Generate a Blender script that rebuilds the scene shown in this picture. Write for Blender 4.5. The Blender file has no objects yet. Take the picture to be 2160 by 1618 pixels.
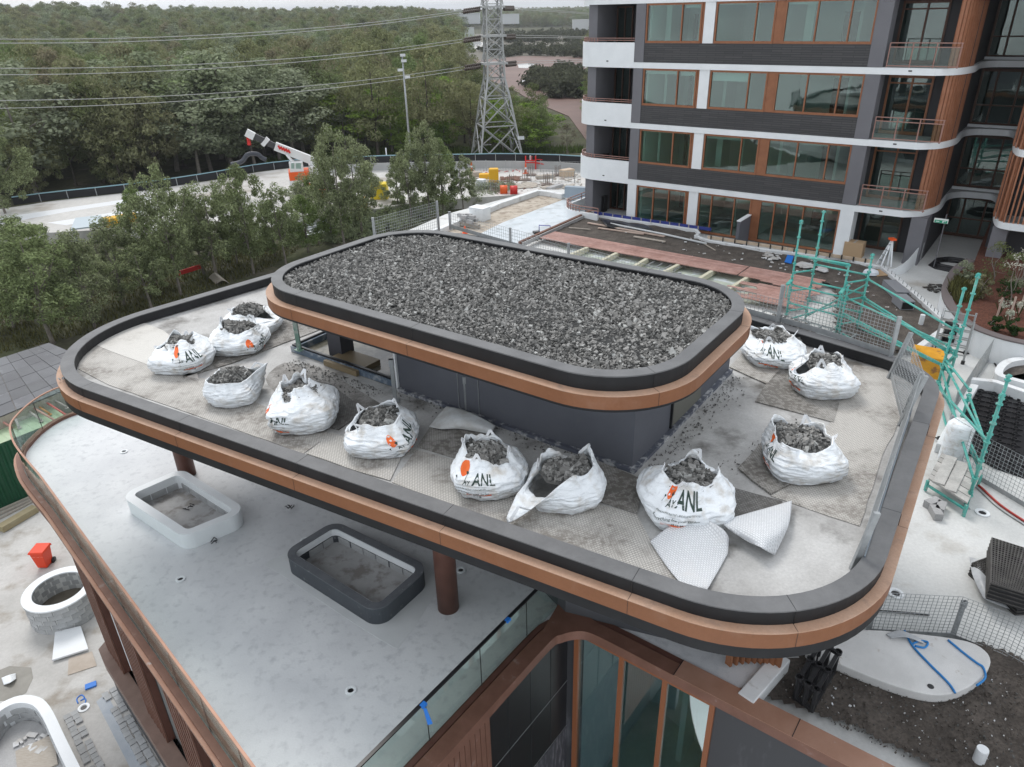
import bpy, bmesh, math, random
import numpy as np
from mathutils import Vector, Matrix, noise as mnoise
sc = bpy.context.scene
C = sc.collection
rnd = random.Random(7)
# ---------------------------------------------------------------- camera
FW, FH, FPX = 2160., 1618., 1534.
PITCH, ROLL, CZ = math.radians(27.31), math.radians(1.48), 20.0
_f = Vector((0, math.cos(PITCH), -math.sin(PITCH))); _r = Vector((1, 0, 0)); _d = Vector((0, -math.sin(PITCH), -math.cos(PITCH)))
_rr = math.cos(ROLL) * _r + math.sin(ROLL) * _d
_dd = -math.sin(ROLL) * _r + math.cos(ROLL) * _d
cam_d = bpy.data.cameras.new('camera'); cam = bpy.data.objects.new('camera', cam_d); C.objects.link(cam)
cam_d.sensor_width = 36; cam_d.lens = FPX / FW * 36; cam_d.clip_start = .1; cam_d.clip_end = 12000
cam.matrix_world = Matrix(((_rr.x, -_dd.x, -_f.x, 0), (_rr.y, -_dd.y, -_f.y, 0), (_rr.z, -_dd.z, -_f.z, CZ), (0, 0, 0, 1)))
sc.camera = cam
# ---------------------------------------------------------------- world, sun, exposure
SUN_EL, SUN_AZ = math.radians(52), math.radians(-25)      # azimuth from +Y towards +X
w = bpy.data.worlds.new('World'); sc.world = w; w.use_nodes = True
nt = w.node_tree; nt.nodes.clear()
def N(nt, t, **kw):
    n = nt.nodes.new(t)
    for k, v in kw.items():
        if k in n.inputs: n.inputs[k].default_value = v
        else: setattr(n, k, v)
    return n
sky = N(nt, 'ShaderNodeTexSky', sky_type='NISHITA', sun_disc=False, sun_elevation=SUN_EL, sun_rotation=SUN_AZ, air_density=1.2, dust_density=2.5)
bg = N(nt, 'ShaderNodeBackground'); bg.inputs['Strength'].default_value = .105
out = N(nt, 'ShaderNodeOutputWorld')
tc = N(nt, 'ShaderNodeTexCoord'); mp = N(nt, 'ShaderNodeMapping'); mp.inputs['Scale'].default_value = (1.6, 1.6, 5)
cn = N(nt, 'ShaderNodeTexNoise'); cn.inputs['Scale'].default_value = 2.2; cn.inputs['Detail'].default_value = 6; cn.inputs['Roughness'].default_value = .6
cr = N(nt, 'ShaderNodeValToRGB'); cr.color_ramp.elements[0].position = .36; cr.color_ramp.elements[1].position = .56
cr.color_ramp.elements[0].color = (.6, .6, .6, 1); cr.color_ramp.elements[1].color = (.96, .96, .96, 1)
mx = N(nt, 'ShaderNodeMixRGB'); mx.inputs['Color2'].default_value = (8.5, 8.75, 9.1, 1)
nt.links.new(tc.outputs['Generated'], mp.inputs['Vector']); nt.links.new(mp.outputs[0], cn.inputs['Vector'])
nt.links.new(cn.outputs['Fac'], cr.inputs['Fac']); nt.links.new(cr.outputs['Color'], mx.inputs['Fac'])
nt.links.new(sky.outputs['Color'], mx.inputs['Color1']); nt.links.new(mx.outputs['Color'], bg.inputs['Color'])
nt.links.new(bg.outputs[0], out.inputs['Surface'])
sd = bpy.data.lights.new('sun', 'SUN'); sun = bpy.data.objects.new('sun', sd); C.objects.link(sun)
sd.energy = 1.2; sd.angle = math.radians(22); sd.color = (1, .965, .92)
_sv = Vector((math.sin(SUN_AZ) * math.cos(SUN_EL), math.cos(SUN_AZ) * math.cos(SUN_EL), math.sin(SUN_EL)))
sun.rotation_euler = _sv.to_track_quat('Z', 'Y').to_euler(); sun.location = (0, 0, 60)
vs = sc.view_settings; vs.view_transform = 'Standard'; vs.look = 'None'; vs.gamma = 1; vs.use_curve_mapping = False; vs.exposure = 0.42
sc.display_settings.display_device = 'sRGB'
sc.cycles.max_bounces = 6; sc.cycles.transparent_max_bounces = 16; sc.cycles.use_denoising = True; sc.cycles.caustics_reflective = False; sc.cycles.caustics_refractive = False
# ---------------------------------------------------------------- picking places: pixel of the photograph + a known height -> point
CAM = Vector((0, 0, CZ))
def ray(px, py): return (_rr * ((px - FW / 2) / FPX) + _dd * ((py - FH / 2) / FPX) + _f)
def P(px, py, Z):
    d = ray(px, py); return CAM + d * ((Z - CZ) / d.z)
def PS(pts, Z): return [P(a, b, Z) for a, b in pts]
def hz(p, py):                      # height of a point above/below p whose image row is py
    lo, hi = -40, 80
    for _ in range(60):
        m = (lo + hi) / 2
        q = Vector((p.x, p.y, m)) - CAM
        y = FH / 2 + FPX * q.dot(_dd) / q.dot(_f)
        if y > py: lo = m
        else: hi = m
    return (lo + hi) / 2
def px_of(p):
    q = Vector(p) - CAM; z = q.dot(_f)
    return (FW / 2 + FPX * q.dot(_rr) / z, FH / 2 + FPX * q.dot(_dd) / z, z)
class Plane:                        # a vertical plane through point o, running along angle a (degrees)
    def __init__(s, o, a):
        a = math.radians(a); s.o = Vector((o[0], o[1], 0)); s.t = Vector((math.cos(a), math.sin(a), 0)); s.n = Vector((-math.sin(a), math.cos(a), 0))
    def hit(s, px, py, off=0):      # -> (along, height)
        d = ray(px, py); k = (s.o.dot(s.n) + off) / d.dot(s.n); p = CAM + d * k
        return ((p - s.o).dot(s.t), p.z)
    def pt(s, u, off, z): v = s.o + s.t * u + s.n * off; return Vector((v.x, v.y, z))
# ---------------------------------------------------------------- objects
WL = {}
def wloc(o): return WL.get(o.name, Vector((0, 0, 0))) if o else Vector((0, 0, 0))
def thing(name, label, cat, loc=(0, 0, 0), group=None, rz=0):
    o = bpy.data.objects.new(name, None); C.objects.link(o); o.location = loc; o.rotation_euler = (0, 0, rz); o.empty_display_size = .2
    o['label'] = label; o['category'] = cat
    if group: o['group'] = group
    WL[o.name] = Vector(loc); return o
def tag(o, label, cat, group=None):
    o['label'] = label; o['category'] = cat
    if group: o['group'] = group
    return o
def kind(o, k): o['kind'] = k; return o
class MB:
    def __init__(s): s.v = []; s.f = []; s.m = []; s.sm = []; s.mi = 0; s.smooth = False
    def add(s, vs, fs):
        b = len(s.v); s.v += [tuple(v) for v in vs]
        for f in fs: s.f.append([b + i for i in f]); s.m.append(s.mi); s.sm.append(s.smooth)
        return s
    def hexa(s, b, t):              # 4 bottom pts ccw, 4 top pts
        return s.add(list(b) + list(t), [(3, 2, 1, 0), (4, 5, 6, 7), (0, 1, 5, 4), (1, 2, 6, 5), (2, 3, 7, 6), (3, 0, 4, 7)])
    def box(s, c, sx, sy, sz, rz=0, M=None):   # c = centre of the bottom face
        ca, sa = math.cos(rz), math.sin(rz); c = Vector(c)
        q = [Vector((ca * x - sa * y, sa * x + ca * y, 0)) for x, y in ((-sx / 2, -sy / 2), (sx / 2, -sy / 2), (sx / 2, sy / 2), (-sx / 2, sy / 2))]
        return s.hexa([c + v for v in q], [c + v + Vector((0, 0, sz)) for v in q])
    def prism(s, poly, z0, z1, cap=True):      # poly: xy ccw
        n = len(poly); vs = [(p[0], p[1], z0) for p in poly] + [(p[0], p[1], z1) for p in poly]
        fs = [(i, (i + 1) % n, n + (i + 1) % n, n + i) for i in range(n)]
        if cap: fs += [tuple(range(n))[::-1], tuple(range(n, 2 * n))]
        return s.add(vs, fs)
    def wall(s, path, z0, z1, th, closed=False):   # a wall along a path, th to the left of the direction
        L = offset(path, th, closed); n = len(path)
        vs = []
        for a, b in zip(path, L): vs += [(a[0], a[1], z0), (b[0], b[1], z0), (b[0], b[1], z1), (a[0], a[1], z1)]
        fs = []
        for i in range(n if closed else n - 1):
            a, b = 4 * i, 4 * ((i + 1) % n)
            for k in range(4): fs.append((a + k, a + (k + 1) % 4, b + (k + 1) % 4, b + k))
        if not closed: fs += [(0, 3, 2, 1), tuple(4 * (n - 1) + k for k in range(4))]
        return s.add(vs, fs)
    def bar(s, a, b, wd, h=None, up=Vector((0, 0, 1))):    # a square bar between two points
        a = Vector(a); b = Vector(b); d = (b - a)
        if d.length < 1e-6: return s
        d.normalize(); h = h or wd
        u = up if abs(d.dot(up)) < .95 else Vector((1, 0, 0))
        x = d.cross(u).normalized(); y = x.cross(d)
        q = [(-wd / 2, -h / 2), (wd / 2, -h / 2), (wd / 2, h / 2), (-wd / 2, h / 2)]
        return s.hexa([a + x * i + y * j for i, j in q][::-1], [b + x * i + y * j for i, j in q][::-1])
    def tube(s, pts, r, n=8, cap=True, closed=False):
        pts = [Vector(p) for p in pts]; rs = r if isinstance(r, (list, tuple)) else [r] * len(pts)
        vs = []; k = len(pts); prev = None
        for i, p in enumerate(pts):
            if closed: d = pts[(i + 1) % k] - pts[i - 1]
            else: d = pts[min(i + 1, k - 1)] - pts[max(i - 1, 0)]
            d.normalize()
            if prev is None: x = d.orthogonal().normalized()
            else:
                x = prev - d * prev.dot(d)
                x = x.normalized() if x.length > 1e-5 else d.orthogonal().normalized()
            prev = x; y = d.cross(x)
            for j in range(n):
                a = 2 * math.pi * j / n; vs.append(p + (x * math.cos(a) + y * math.sin(a)) * rs[i])
        fs = []
        for i in range(k if closed else k - 1):
            for j in range(n):
                a, b = i * n, ((i + 1) % k) * n
                fs.append((a + j, a + (j + 1) % n, b + (j + 1) % n, b + j))
        if cap and not closed: fs += [tuple(range(n))[::-1], tuple((k - 1) * n + j for j in range(n))]
        o = s.smooth; s.smooth = True; s.add(vs, fs); s.smooth = o
        return s
    def lathe(s, c, prof, n=20, cap=True):      # prof: (r, z)
        c = Vector(c); vs = []
        for r, z in prof:
            for j in range(n): a = 2 * math.pi * j / n; vs.append(c + Vector((r * math.cos(a), r * math.sin(a), z)))
        fs = [(i * n + j, i * n + (j + 1) % n, (i + 1) * n + (j + 1) % n, (i + 1) * n + j) for i in range(len(prof) - 1) for j in range(n)]
        if cap: fs += [tuple(range(n))[::-1], tuple((len(prof) - 1) * n + j for j in range(n))]
        return s.add(vs, fs)
    def build(s, name, mat, parent=None, bevel=0):
        o0 = wloc(parent)
        me = bpy.data.meshes.new(name)
        me.from_pydata([(v[0] - o0.x, v[1] - o0.y, v[2] - o0.z) for v in s.v], [], s.f)
        for mm in (mat if isinstance(mat, (list, tuple)) else [mat]): me.materials.append(mm)
        me.polygons.foreach_set('material_index', s.m); me.polygons.foreach_set('use_smooth', s.sm)
        me.update()
        o = bpy.data.objects.new(name, me); C.objects.link(o)
        if parent: o.parent = parent; WL[o.name] = o0
        if bevel:
            b = o.modifiers.new('bevel', 'BEVEL'); b.width = bevel; b.segments = 2; b.limit_method = 'ANGLE'; b.angle_limit = .6
        return o
def obj_np(name, verts, faces, mat, parent=None, mi=None, smooth=False):
    me = bpy.data.meshes.new(name); n = faces.shape[1]
    me.vertices.add(len(verts)); me.vertices.foreach_set('co', np.ascontiguousarray(verts, dtype=np.float32).ravel())
    me.loops.add(faces.size); me.loops.foreach_set('vertex_index', np.ascontiguousarray(faces, dtype=np.int32).ravel())
    me.polygons.add(len(faces)); me.polygons.foreach_set('loop_start', np.arange(0, faces.size, n, dtype=np.int32))
    me.polygons.foreach_set('loop_total', np.full(len(faces), n, dtype=np.int32))
    for mm in (mat if isinstance(mat, (list, tuple)) else [mat]): me.materials.append(mm)
    if mi is not None: me.polygons.foreach_set('material_index', np.asarray(mi, dtype=np.int32))
    me.polygons.foreach_set('use_smooth', np.full(len(faces), smooth)); me.update(calc_edges=True)
    o = bpy.data.objects.new(name, me); C.objects.link(o)
    if parent: o.parent = parent; WL[o.name] = wloc(parent)
    return o
def dup(o, parent=None, loc=None, rz=None, label=None, sub=True, sc_=None):
    c = o.copy(); C.objects.link(c)
    if parent: c.parent = parent
    if loc is not None: c.location = loc; WL[c.name] = Vector(loc)
    if rz is not None: c.rotation_euler = (0, 0, rz)
    if sc_ is not None: c.scale = sc_
    if label: c['label'] = label
    if sub:
        for ch in list(o.children): dup(ch, c)
    return c
def put(o, parent, loc, rz=0, sc_=None):   # a copy of a piece placed by world position under a part
    c = o.copy(); C.objects.link(c); c.parent = parent; c.location = Vector(loc) - wloc(parent); c.rotation_euler = (0, 0, rz)
    if sc_: c.scale = sc_
    return c
def offset(path, d, closed=False):         # positive = to the left of the direction
    n = len(path); out = []
    for i in range(n):
        p = Vector((path[i][0], path[i][1]))
        a = path[i - 1] if (closed or i > 0) else None; b = path[(i + 1) % n] if (closed or i < n - 1) else None
        t1 = (p - Vector((a[0], a[1]))).normalized() if a is not None else None
        t2 = (Vector((b[0], b[1])) - p).normalized() if b is not None else None
        if t1 is None: t1 = t2
        if t2 is None: t2 = t1
        n1 = Vector((-t1.y, t1.x)); n2 = Vector((-t2.y, t2.x)); m = n1 + n2
        m = m / max(m.dot(n1), .2) if m.length > 1e-6 else n1
        out.append(p + m * d)
    return out
def fillet(poly, rads, seg=14, closed=True):
    out = []; n = len(poly)
    for i in range(n):
        p = Vector(poly[i][:2]); r = rads[i] if isinstance(rads, (list, tuple)) else rads
        if r <= 0 or (not closed and i in (0, n - 1)): out.append(p); continue
        a = (Vector(poly[i - 1][:2]) - p).normalized(); b = (Vector(poly[(i + 1) % n][:2]) - p).normalized()
        ang = a.angle(b); t = r / math.tan(ang / 2); c = p + (a + b).normalized() * (r / math.sin(ang / 2))
        s = p + a * t; e = p + b * t
        a0 = math.atan2(s.y - c.y, s.x - c.x); a1 = math.atan2(e.y - c.y, e.x - c.x); da = (a1 - a0 + math.pi) % (2 * math.pi) - math.pi
        for k in range(seg + 1): th = a0 + da * k / seg; out.append(c + Vector((math.cos(th), math.sin(th))) * r)
    return out
def densify(path, step):
    out = []
    for a, b in zip(path[:-1], path[1:]):
        a = Vector(a[:2]); b = Vector(b[:2]); k = max(1, int((b - a).length / step))
        out += [a.lerp(b, i / k) for i in range(k)]
    return out + [Vector(path[-1][:2])]
def smooth_path(pts, n=8):                 # Catmull-Rom through points
    pts = [Vector(p) for p in pts]; out = []
    for i in range(len(pts) - 1):
        p0 = pts[max(i - 1, 0)]; p1 = pts[i]; p2 = pts[i + 1]; p3 = pts[min(i + 2, len(pts) - 1)]
        for k in range(n):
            t = k / n
            out.append(.5 * ((2 * p1) + (p2 - p0) * t + (2 * p0 - 5 * p1 + 4 * p2 - p3) * t * t + (3 * p1 - p0 - 3 * p2 + p3) * t ** 3))
    return out + [pts[-1]]
def area(poly): return sum(poly[i - 1][0] * poly[i][1] - poly[i][0] * poly[i - 1][1] for i in range(len(poly))) / 2
def ccw(poly): poly = [Vector(p[:2]) for p in poly]; return poly if area(poly) > 0 else poly[::-1]
def inside(p, poly):
    r = False; j = len(poly) - 1
    for i in range(len(poly)):
        xi, yi = poly[i][0], poly[i][1]; xj, yj = poly[j][0], poly[j][1]
        if (yi > p[1]) != (yj > p[1]) and p[0] < (xj - xi) * (p[1] - yi) / (yj - yi) + xi: r = not r
        j = i
    return r
# ---------------------------------------------------------------- materials
def S2L(c): return tuple(((v / 255) / 12.92 if v / 255 <= .04045 else ((v / 255 + .055) / 1.055) ** 2.4) for v in c)
def mat(name, col, rough=.6, metal=0., col2=None, scale=3., detail=4., lo=.35, hi=.65, fine=0., fscale=60., bump=0., bscale=40., spec=.4, coord='Object', stretch=None, dirt=None, dscale=.8, dlo=.5, dhi=.62, alpha=None, objvar=0.):
    m = bpy.data.materials.new(name); m.use_nodes = True; t = m.node_tree; b = t.nodes['Principled BSDF']; L = t.links
    b.inputs['Roughness'].default_value = rough; b.inputs['Metallic'].default_value = metal; b.inputs['Specular IOR Level'].default_value = spec
    b.inputs['Base Color'].default_value = (*col, 1)
    if col2 or fine or bump or dirt or objvar:
        tcn = N(t, 'ShaderNodeTexCoord'); vec = tcn.outputs[coord if coord != 'Position' else 'Object']
        if coord == 'Position': vec = N(t, 'ShaderNodeNewGeometry').outputs['Position']
        if stretch: mpn = N(t, 'ShaderNodeMapping'); mpn.inputs['Scale'].default_value = stretch; L.new(vec, mpn.inputs['Vector']); vec = mpn.outputs[0]
        cur = None
        def ns(s_, d_=4.):
            n = N(t, 'ShaderNodeTexNoise'); n.inputs['Scale'].default_value = s_; n.inputs['Detail'].default_value = d_; n.inputs['Roughness'].default_value = .6; L.new(vec, n.inputs['Vector']); return n
        if col2:
            n = ns(scale, detail); r = N(t, 'ShaderNodeValToRGB'); r.color_ramp.elements[0].position = lo; r.color_ramp.elements[1].position = hi
            r.color_ramp.elements[0].color = (*col, 1); r.color_ramp.elements[1].color = (*col2, 1); L.new(n.outputs['Fac'], r.inputs['Fac']); cur = r.outputs['Color']
        if dirt:
            n = ns(dscale, 7.); r = N(t, 'ShaderNodeMapRange'); r.inputs['From Min'].default_value = dlo; r.inputs['From Max'].default_value = dhi; L.new(n.outputs['Fac'], r.inputs['Value'])
            x = N(t, 'ShaderNodeMixRGB'); x.inputs['Color1'].default_value = (*col, 1); x.inputs['Color2'].default_value = (*dirt, 1); L.new(r.outputs[0], x.inputs['Fac'])
            if cur: L.new(cur, x.inputs['Color1'])
            cur = x.outputs['Color']
        if fine:
            n = ns(fscale, 3.); r = N(t, 'ShaderNodeMapRange'); r.inputs['From Min'].default_value = .3; r.inputs['From Max'].default_value = .7; r.inputs['To Min'].default_value = 1 - fine; r.inputs['To Max'].default_value = 1 + fine; L.new(n.outputs['Fac'], r.inputs['Value'])
            x = N(t, 'ShaderNodeMixRGB', blend_type='MULTIPLY'); x.inputs['Fac'].default_value = 1; x.inputs['Color1'].default_value = (*col, 1); L.new(r.outputs[0], x.inputs['Color2'])
            if cur: L.new(cur, x.inputs['Color1'])
            cur = x.outputs['Color']
        if objvar:
            oi = N(t, 'ShaderNodeObjectInfo'); r = N(t, 'ShaderNodeMapRange'); r.inputs['To Min'].default_value = 1 - objvar; r.inputs['To Max'].default_value = 1 + objvar; L.new(oi.outputs['Random'], r.inputs['Value'])
            x = N(t, 'ShaderNodeMixRGB', blend_type='MULTIPLY'); x.inputs['Fac'].default_value = 1; x.inputs['Color1'].default_value = (*col, 1); L.new(r.outputs[0], x.inputs['Color2'])
            if cur: L.new(cur, x.inputs['Color1'])
            cur = x.outputs['Color']
        if cur: L.new(cur, b.inputs['Base Color'])
        if bump:
            n = ns(bscale, 5.); bn = N(t, 'ShaderNodeBump'); bn.inputs['Strength'].default_value = bump; bn.inputs['Distance'].default_value = .02; L.new(n.outputs['Fac'], bn.inputs['Height']); L.new(bn.outputs[0], b.inputs['Normal'])
    return m
def glass(name, tint, refl=.12, trans=.8, rough=.02, wavy=0):
    m = bpy.data.materials.new(name); m.use_nodes = True; t = m.node_tree; t.nodes.clear(); L = t.links
    o = N(t, 'ShaderNodeOutputMaterial'); tr = N(t, 'ShaderNodeBsdfTransparent'); tr.inputs['Color'].default_value = (*[c * trans for c in tint], 1)
    g = N(t, 'ShaderNodeBsdfGlossy'); g.inputs['Roughness'].default_value = rough; g.inputs['Color'].default_value = (.95, 1, .98, 1)
    fr = N(t, 'ShaderNodeLayerWeight'); fr.inputs['Blend'].default_value = .5
    pw_ = N(t, 'ShaderNodeMath', operation='POWER'); pw_.inputs[1].default_value = 4.0; L.new(fr.outputs['Facing'], pw_.inputs[0])
    ma = N(t, 'ShaderNodeMath', operation='MULTIPLY_ADD'); ma.inputs[1].default_value = .85; ma.inputs[2].default_value = refl; ma.use_clamp = True
    if wavy:
        gn = N(t, 'ShaderNodeNewGeometry'); wn_ = N(t, 'ShaderNodeTexNoise'); wn_.inputs['Scale'].default_value = 1.3; wn_.inputs['Detail'].default_value = 1; L.new(gn.outputs['Position'], wn_.inputs['Vector'])
        wb = N(t, 'ShaderNodeBump'); wb.inputs['Strength'].default_value = wavy; wb.inputs['Distance'].default_value = .05; L.new(wn_.outputs['Fac'], wb.inputs['Height']); L.new(wb.outputs[0], g.inputs['Normal'])
    mxs = N(t, 'ShaderNodeMixShader'); L.new(pw_.outputs[0], ma.inputs[0]); L.new(ma.outputs[0], mxs.inputs['Fac']); L.new(tr.outputs[0], mxs.inputs[1]); L.new(g.outputs[0], mxs.inputs[2]); L.new(mxs.outputs[0], o.inputs['Surface'])
    return m
m_conc = mat('pale_concrete', (.58, .595, .615), .55, col2=(.67, .685, .70), scale=.8, detail=7, dirt=(.50, .515, .535), dscale=6, dlo=.52, dhi=.72, fine=.06, fscale=50, bump=.15, bscale=25, coord='Position')
m_concw = mat('light_slab_concrete', (.52, .53, .52), .75, col2=(.66, .67, .66), scale=.35, dirt=(.42, .40, .36), dscale=.5, dlo=.56, dhi=.72, fine=.07, fscale=14, bump=.1, bscale=20, coord='Position')
m_concg = mat('grey_concrete', (.33, .33, .33), .8, col2=(.42, .42, .42), scale=1.2, fine=.1, fscale=30, bump=.2, coord='Position')
m_white = mat('white_paint', (.80, .83, .85), .5, col2=(.75, .78, .80), scale=1.4, fine=.03, coord='Position')
m_dark = mat('charcoal_paint', (.016, .0165, .018), .55, spec=.25, col2=(.022, .023, .025), scale=2, coord='Position')
m_cap = mat('dusty_skylit_capping', (.125, .128, .132), .55, col2=(.16, .163, .167), scale=2.2, fine=.05, fscale=25, coord='Position', spec=.3)  # sky sheen on the coping top put into a lighter grey, with dust
m_cop = mat('copper_brown_metal', (.215, .09, .042), .5, col2=(.25, .108, .052), scale=1.2, coord='Position', spec=.3, dirt=(.27, .135, .08), dscale=2.5, dlo=.55, dhi=.8, fine=.04, fscale=30)
m_copd = mat('dusty_skylit_ledge', (.45, .275, .185), .6, col2=(.52, .345, .25), scale=1.6, dirt=(.36, .24, .18), dscale=4, dlo=.58, dhi=.72, fine=.07, fscale=30, coord='Position')  # light on the ledge top painted into paler copper, along with dust
m_copb = mat('brown_metal_flashing', (.17, .083, .058), .5, metal=.2, col2=(.21, .105, .075), scale=3, fine=.06, coord='Position', dirt=(.30, .24, .22), dscale=3, dlo=.62, dhi=.75)
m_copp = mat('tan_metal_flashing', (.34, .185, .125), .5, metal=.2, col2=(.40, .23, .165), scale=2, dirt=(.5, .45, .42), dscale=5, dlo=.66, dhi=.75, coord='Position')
m_slate = mat('slate_grey_paint', (.10, .107, .127), .6, col2=(.115, .122, .142), scale=1.1, dirt=(.12, .125, .135), dscale=3, dlo=.6, dhi=.8, coord='Position')
m_black = mat('black_panel', (.012, .012, .014), .35, col2=(.016, .016, .018), scale=3)
m_rust = mat('red_brown_metal', (.10, .042, .03), .5, col2=(.125, .055, .04), scale=4)
m_rib = mat('grey_ribbed_cladding', (.16, .165, .165), .6, col2=(.19, .195, .19), scale=3)
m_memb = mat('roof_membrane', (.36, .355, .345), .6, col2=(.55, .55, .54), scale=.6, detail=7, dirt=(.11, .103, .092), dscale=.9, dlo=.53, dhi=.70, fine=.1, fscale=30, bump=.15, coord='Position')
m_galv = mat('galvanised_steel', (.42, .44, .45), .45, metal=.55, col2=(.33, .35, .36), scale=6)
m_teal = mat('teal_painted_steel', (.05, .36, .32), .5, col2=(.13, .42, .36), scale=5, dirt=(.35, .42, .38), dscale=9, dlo=.56, dhi=.68, coord='Position')
m_stone = mat('grey_crushed_rock', (.19, .187, .178), .85, fine=.25, fscale=20, spec=.25, coord='Position')
m_glassb = glass('clear_balustrade_glass', (.88, .95, .92), .04, .92)
m_glassd = glass('window_glass', (.74, .88, .84), .10, .88, wavy=.05)
m_soil = mat('dark_soil', (.06, .051, .044), .95, col2=(.105, .09, .078), scale=2.5, detail=8, fine=.35, fscale=18, bump=.8, bscale=14, coord='Position')
# ================================================================ levels
ZT, ZL, ZM, ZU, ZP, ZG = 9.3, 13.5, 13.25, 15.4, 9.0, 2.3
PH = math.radians(-36.2)
def UV(u, v): return Vector((u * math.cos(PH) - v * math.sin(PH), u * math.sin(PH) + v * math.cos(PH)))
def isect(p, a, q, b):
    p = Vector(p); q = Vector(q); d = Vector((math.cos(math.radians(a)), math.sin(math.radians(a)))); e = Vector((math.cos(math.radians(b)), math.sin(math.radians(b))))
    k = (q - p).cross(e) / d.cross(e) if hasattr(q, 'cross') else 0
    det = d.x * e.y - d.y * e.x; w_ = q - p
    return p + d * ((w_.x * e.y - w_.y * e.x) / det)
# ================================================================ the pavilion
pav = thing('pavilion_building', 'charcoal and copper pavilion with two rounded roofs, a terrace and a glass balustrade', 'building', (0, 12, ZG))
# --- lower roof
A_F, A_R, A_L, A_B = -30.22, 55.4, 47.4, -47.5
cFR = isect((-6.23, 11.55), A_F, (7.09, 10.62), A_R); cBR = isect((7.84, 13.37), A_B, (7.09, 10.62), A_R)
cBL = isect((7.84, 13.37), A_B, (-8.7, 17.57), A_L); cFL = isect((-6.23, 11.55), A_F, (-8.7, 17.57), A_L)
def ringmesh(mb, path, d0, d1, z0, z1):      # closed ring between offsets d0 (outer) and d1 (inner), left is inside
    a = offset(path, d0, True); b = offset(path, d1, True); n = len(path); vs = []
    for p, q in zip(a, b): vs += [(p.x, p.y, z0), (q.x, q.y, z0), (q.x, q.y, z1), (p.x, p.y, z1)]
    fs = []
    for i in range(n):
        s, e = 4 * i, 4 * ((i + 1) % n)
        for k in range(4): fs.append((s + k, e + k, e + (k + 1) % 4, s + (k + 1) % 4))
    mb.smooth = False
    return mb.add(vs, fs)
def roof(name, path, ztop, w_, drop, ledge, face, soffit, under, zin):
    slab = MB(); slab.prism([tuple(p) for p in offset(path, .08, True)], ztop - drop - face - .02, zin); r = slab.build(name, m_memb, pav)
    k = MB(); ringmesh(k, path, 0, w_, ztop - drop + .002, ztop - .02); k.build('fascia', m_dark, r)
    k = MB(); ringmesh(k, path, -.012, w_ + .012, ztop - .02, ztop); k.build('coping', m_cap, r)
    k = MB(); ringmesh(k, path, -ledge, .1, ztop - drop - face, ztop - drop - .012); k.build('copper_band', m_cop, r)
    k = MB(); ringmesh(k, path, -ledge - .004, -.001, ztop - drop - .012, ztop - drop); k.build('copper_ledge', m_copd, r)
    dp_ = densify([tuple(p) for p in path] + [tuple(path[0])], .02); acc_ = 0; nx_ = 1.4
    for p_, q_ in zip(dp_[:-1], dp_[1:]):
        acc_ += (q_ - p_).length
        if acc_ >= nx_:
            nx_ += 2.9; d_ = (q_ - p_).normalized(); n_ = Vector((-d_.y, d_.x)); k = MB()
            a_, b2_ = p_ - n_ * .014, p_ + n_ * (w_ + .014); k.bar((a_.x, a_.y, ztop), (b2_.x, b2_.y, ztop), .007, .003)
            k.bar((a_.x, a_.y, ztop - drop + .01), (a_.x, a_.y, ztop - .02), .006, .006)
            c_, e_ = p_ - n_ * ledge, p_; k.bar((c_.x, c_.y, ztop - drop), (e_.x, e_.y, ztop - drop), .006, .003); k.bar((c_.x - n_.x * .001, c_.y - n_.y * .001, ztop - drop - face), (c_.x - n_.x * .001, c_.y - n_.y * .001, ztop - drop - .004), .006, .004); kind(k.build('sheet_joint', m_black, r), 'stuff')
    k = MB(); a = offset(path, -ledge + .02, True); ringmesh(k, a, 0, .2, ztop - drop - face - soffit, ztop - drop - face); k.build('lower_fascia', m_dark, r)
    k = MB(); k.prism([tuple(p) for p in offset(path, .1, True)], ztop - drop - face - soffit + .01, ztop - drop - face - .03); k.build('soffit', m_dark, r)
    return r
low_path = fillet([cFR, cBR, cBL, cFL], [2.15, 1.5, 2.0, 2.75], 18)
roof('lower_roof', low_path, ZL, .24, .225, .14, .245, .19, 0, ZM)
# --- upper roof and plant room
kU = 4.6 / 4.5
up_path = fillet([UV(-3.46 * kU, 7.76 * kU), UV(-3.46 * kU, 12.37 * kU), UV(-12.05 * kU, 12.37 * kU), UV(-12.05 * kU, 7.76 * kU)], 1.42, 16)
roof('upper_roof', up_path, ZU, .19, .245, .15, .22, .05, 0, ZU - .14)
zs = ZU - .245 - .22 - .05
k = MB(); k.prism([UV(-4.28, 9.1), UV(-4.28, 13.38), UV(-9.45, 13.38), UV(-9.45, 9.1)], ZM - .05, zs); room = k.build('plant_room', m_slate, pav)
k = MB()
for u in (-7.42, -7.9): q = UV(u, 9.092); k.box((q.x, q.y, ZM), .012, .012, zs - ZM, PH)
k.build('wall_joint', m_galv, room)
k = MB(); k.wall([UV(-9.45, 9.02), UV(-4.2, 9.02), UV(-4.2, 13.4)], ZM, ZM + .07, .1); k.build('wall_flashing', mat('bitumen_flashing', (.10, .11, .14), .6, dirt=(.45, .46, .47), dscale=6, dlo=.5, dhi=.62, coord='Position'), room)
q = UV(-4.272, 11.2); k = MB(); k.box((q.x, q.y, ZM + .1), .02, 1.3, zs - ZM - .1, PH); k.build('access_panel', mat('dull_olive_panel', (.14, .14, .12), .6), room)
k = MB(); q = UV(-4.264, 10.52); k.box((q.x, q.y, ZM + .1), .05, .035, zs - ZM - .1, PH); k.build('panel_trim', m_dark, room)
q = UV(-9.47, 9.08); k = MB(); k.box((q.x, q.y, ZM), .05, .05, zs - ZM, PH); k.build('corner_trim', m_white, room)
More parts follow.
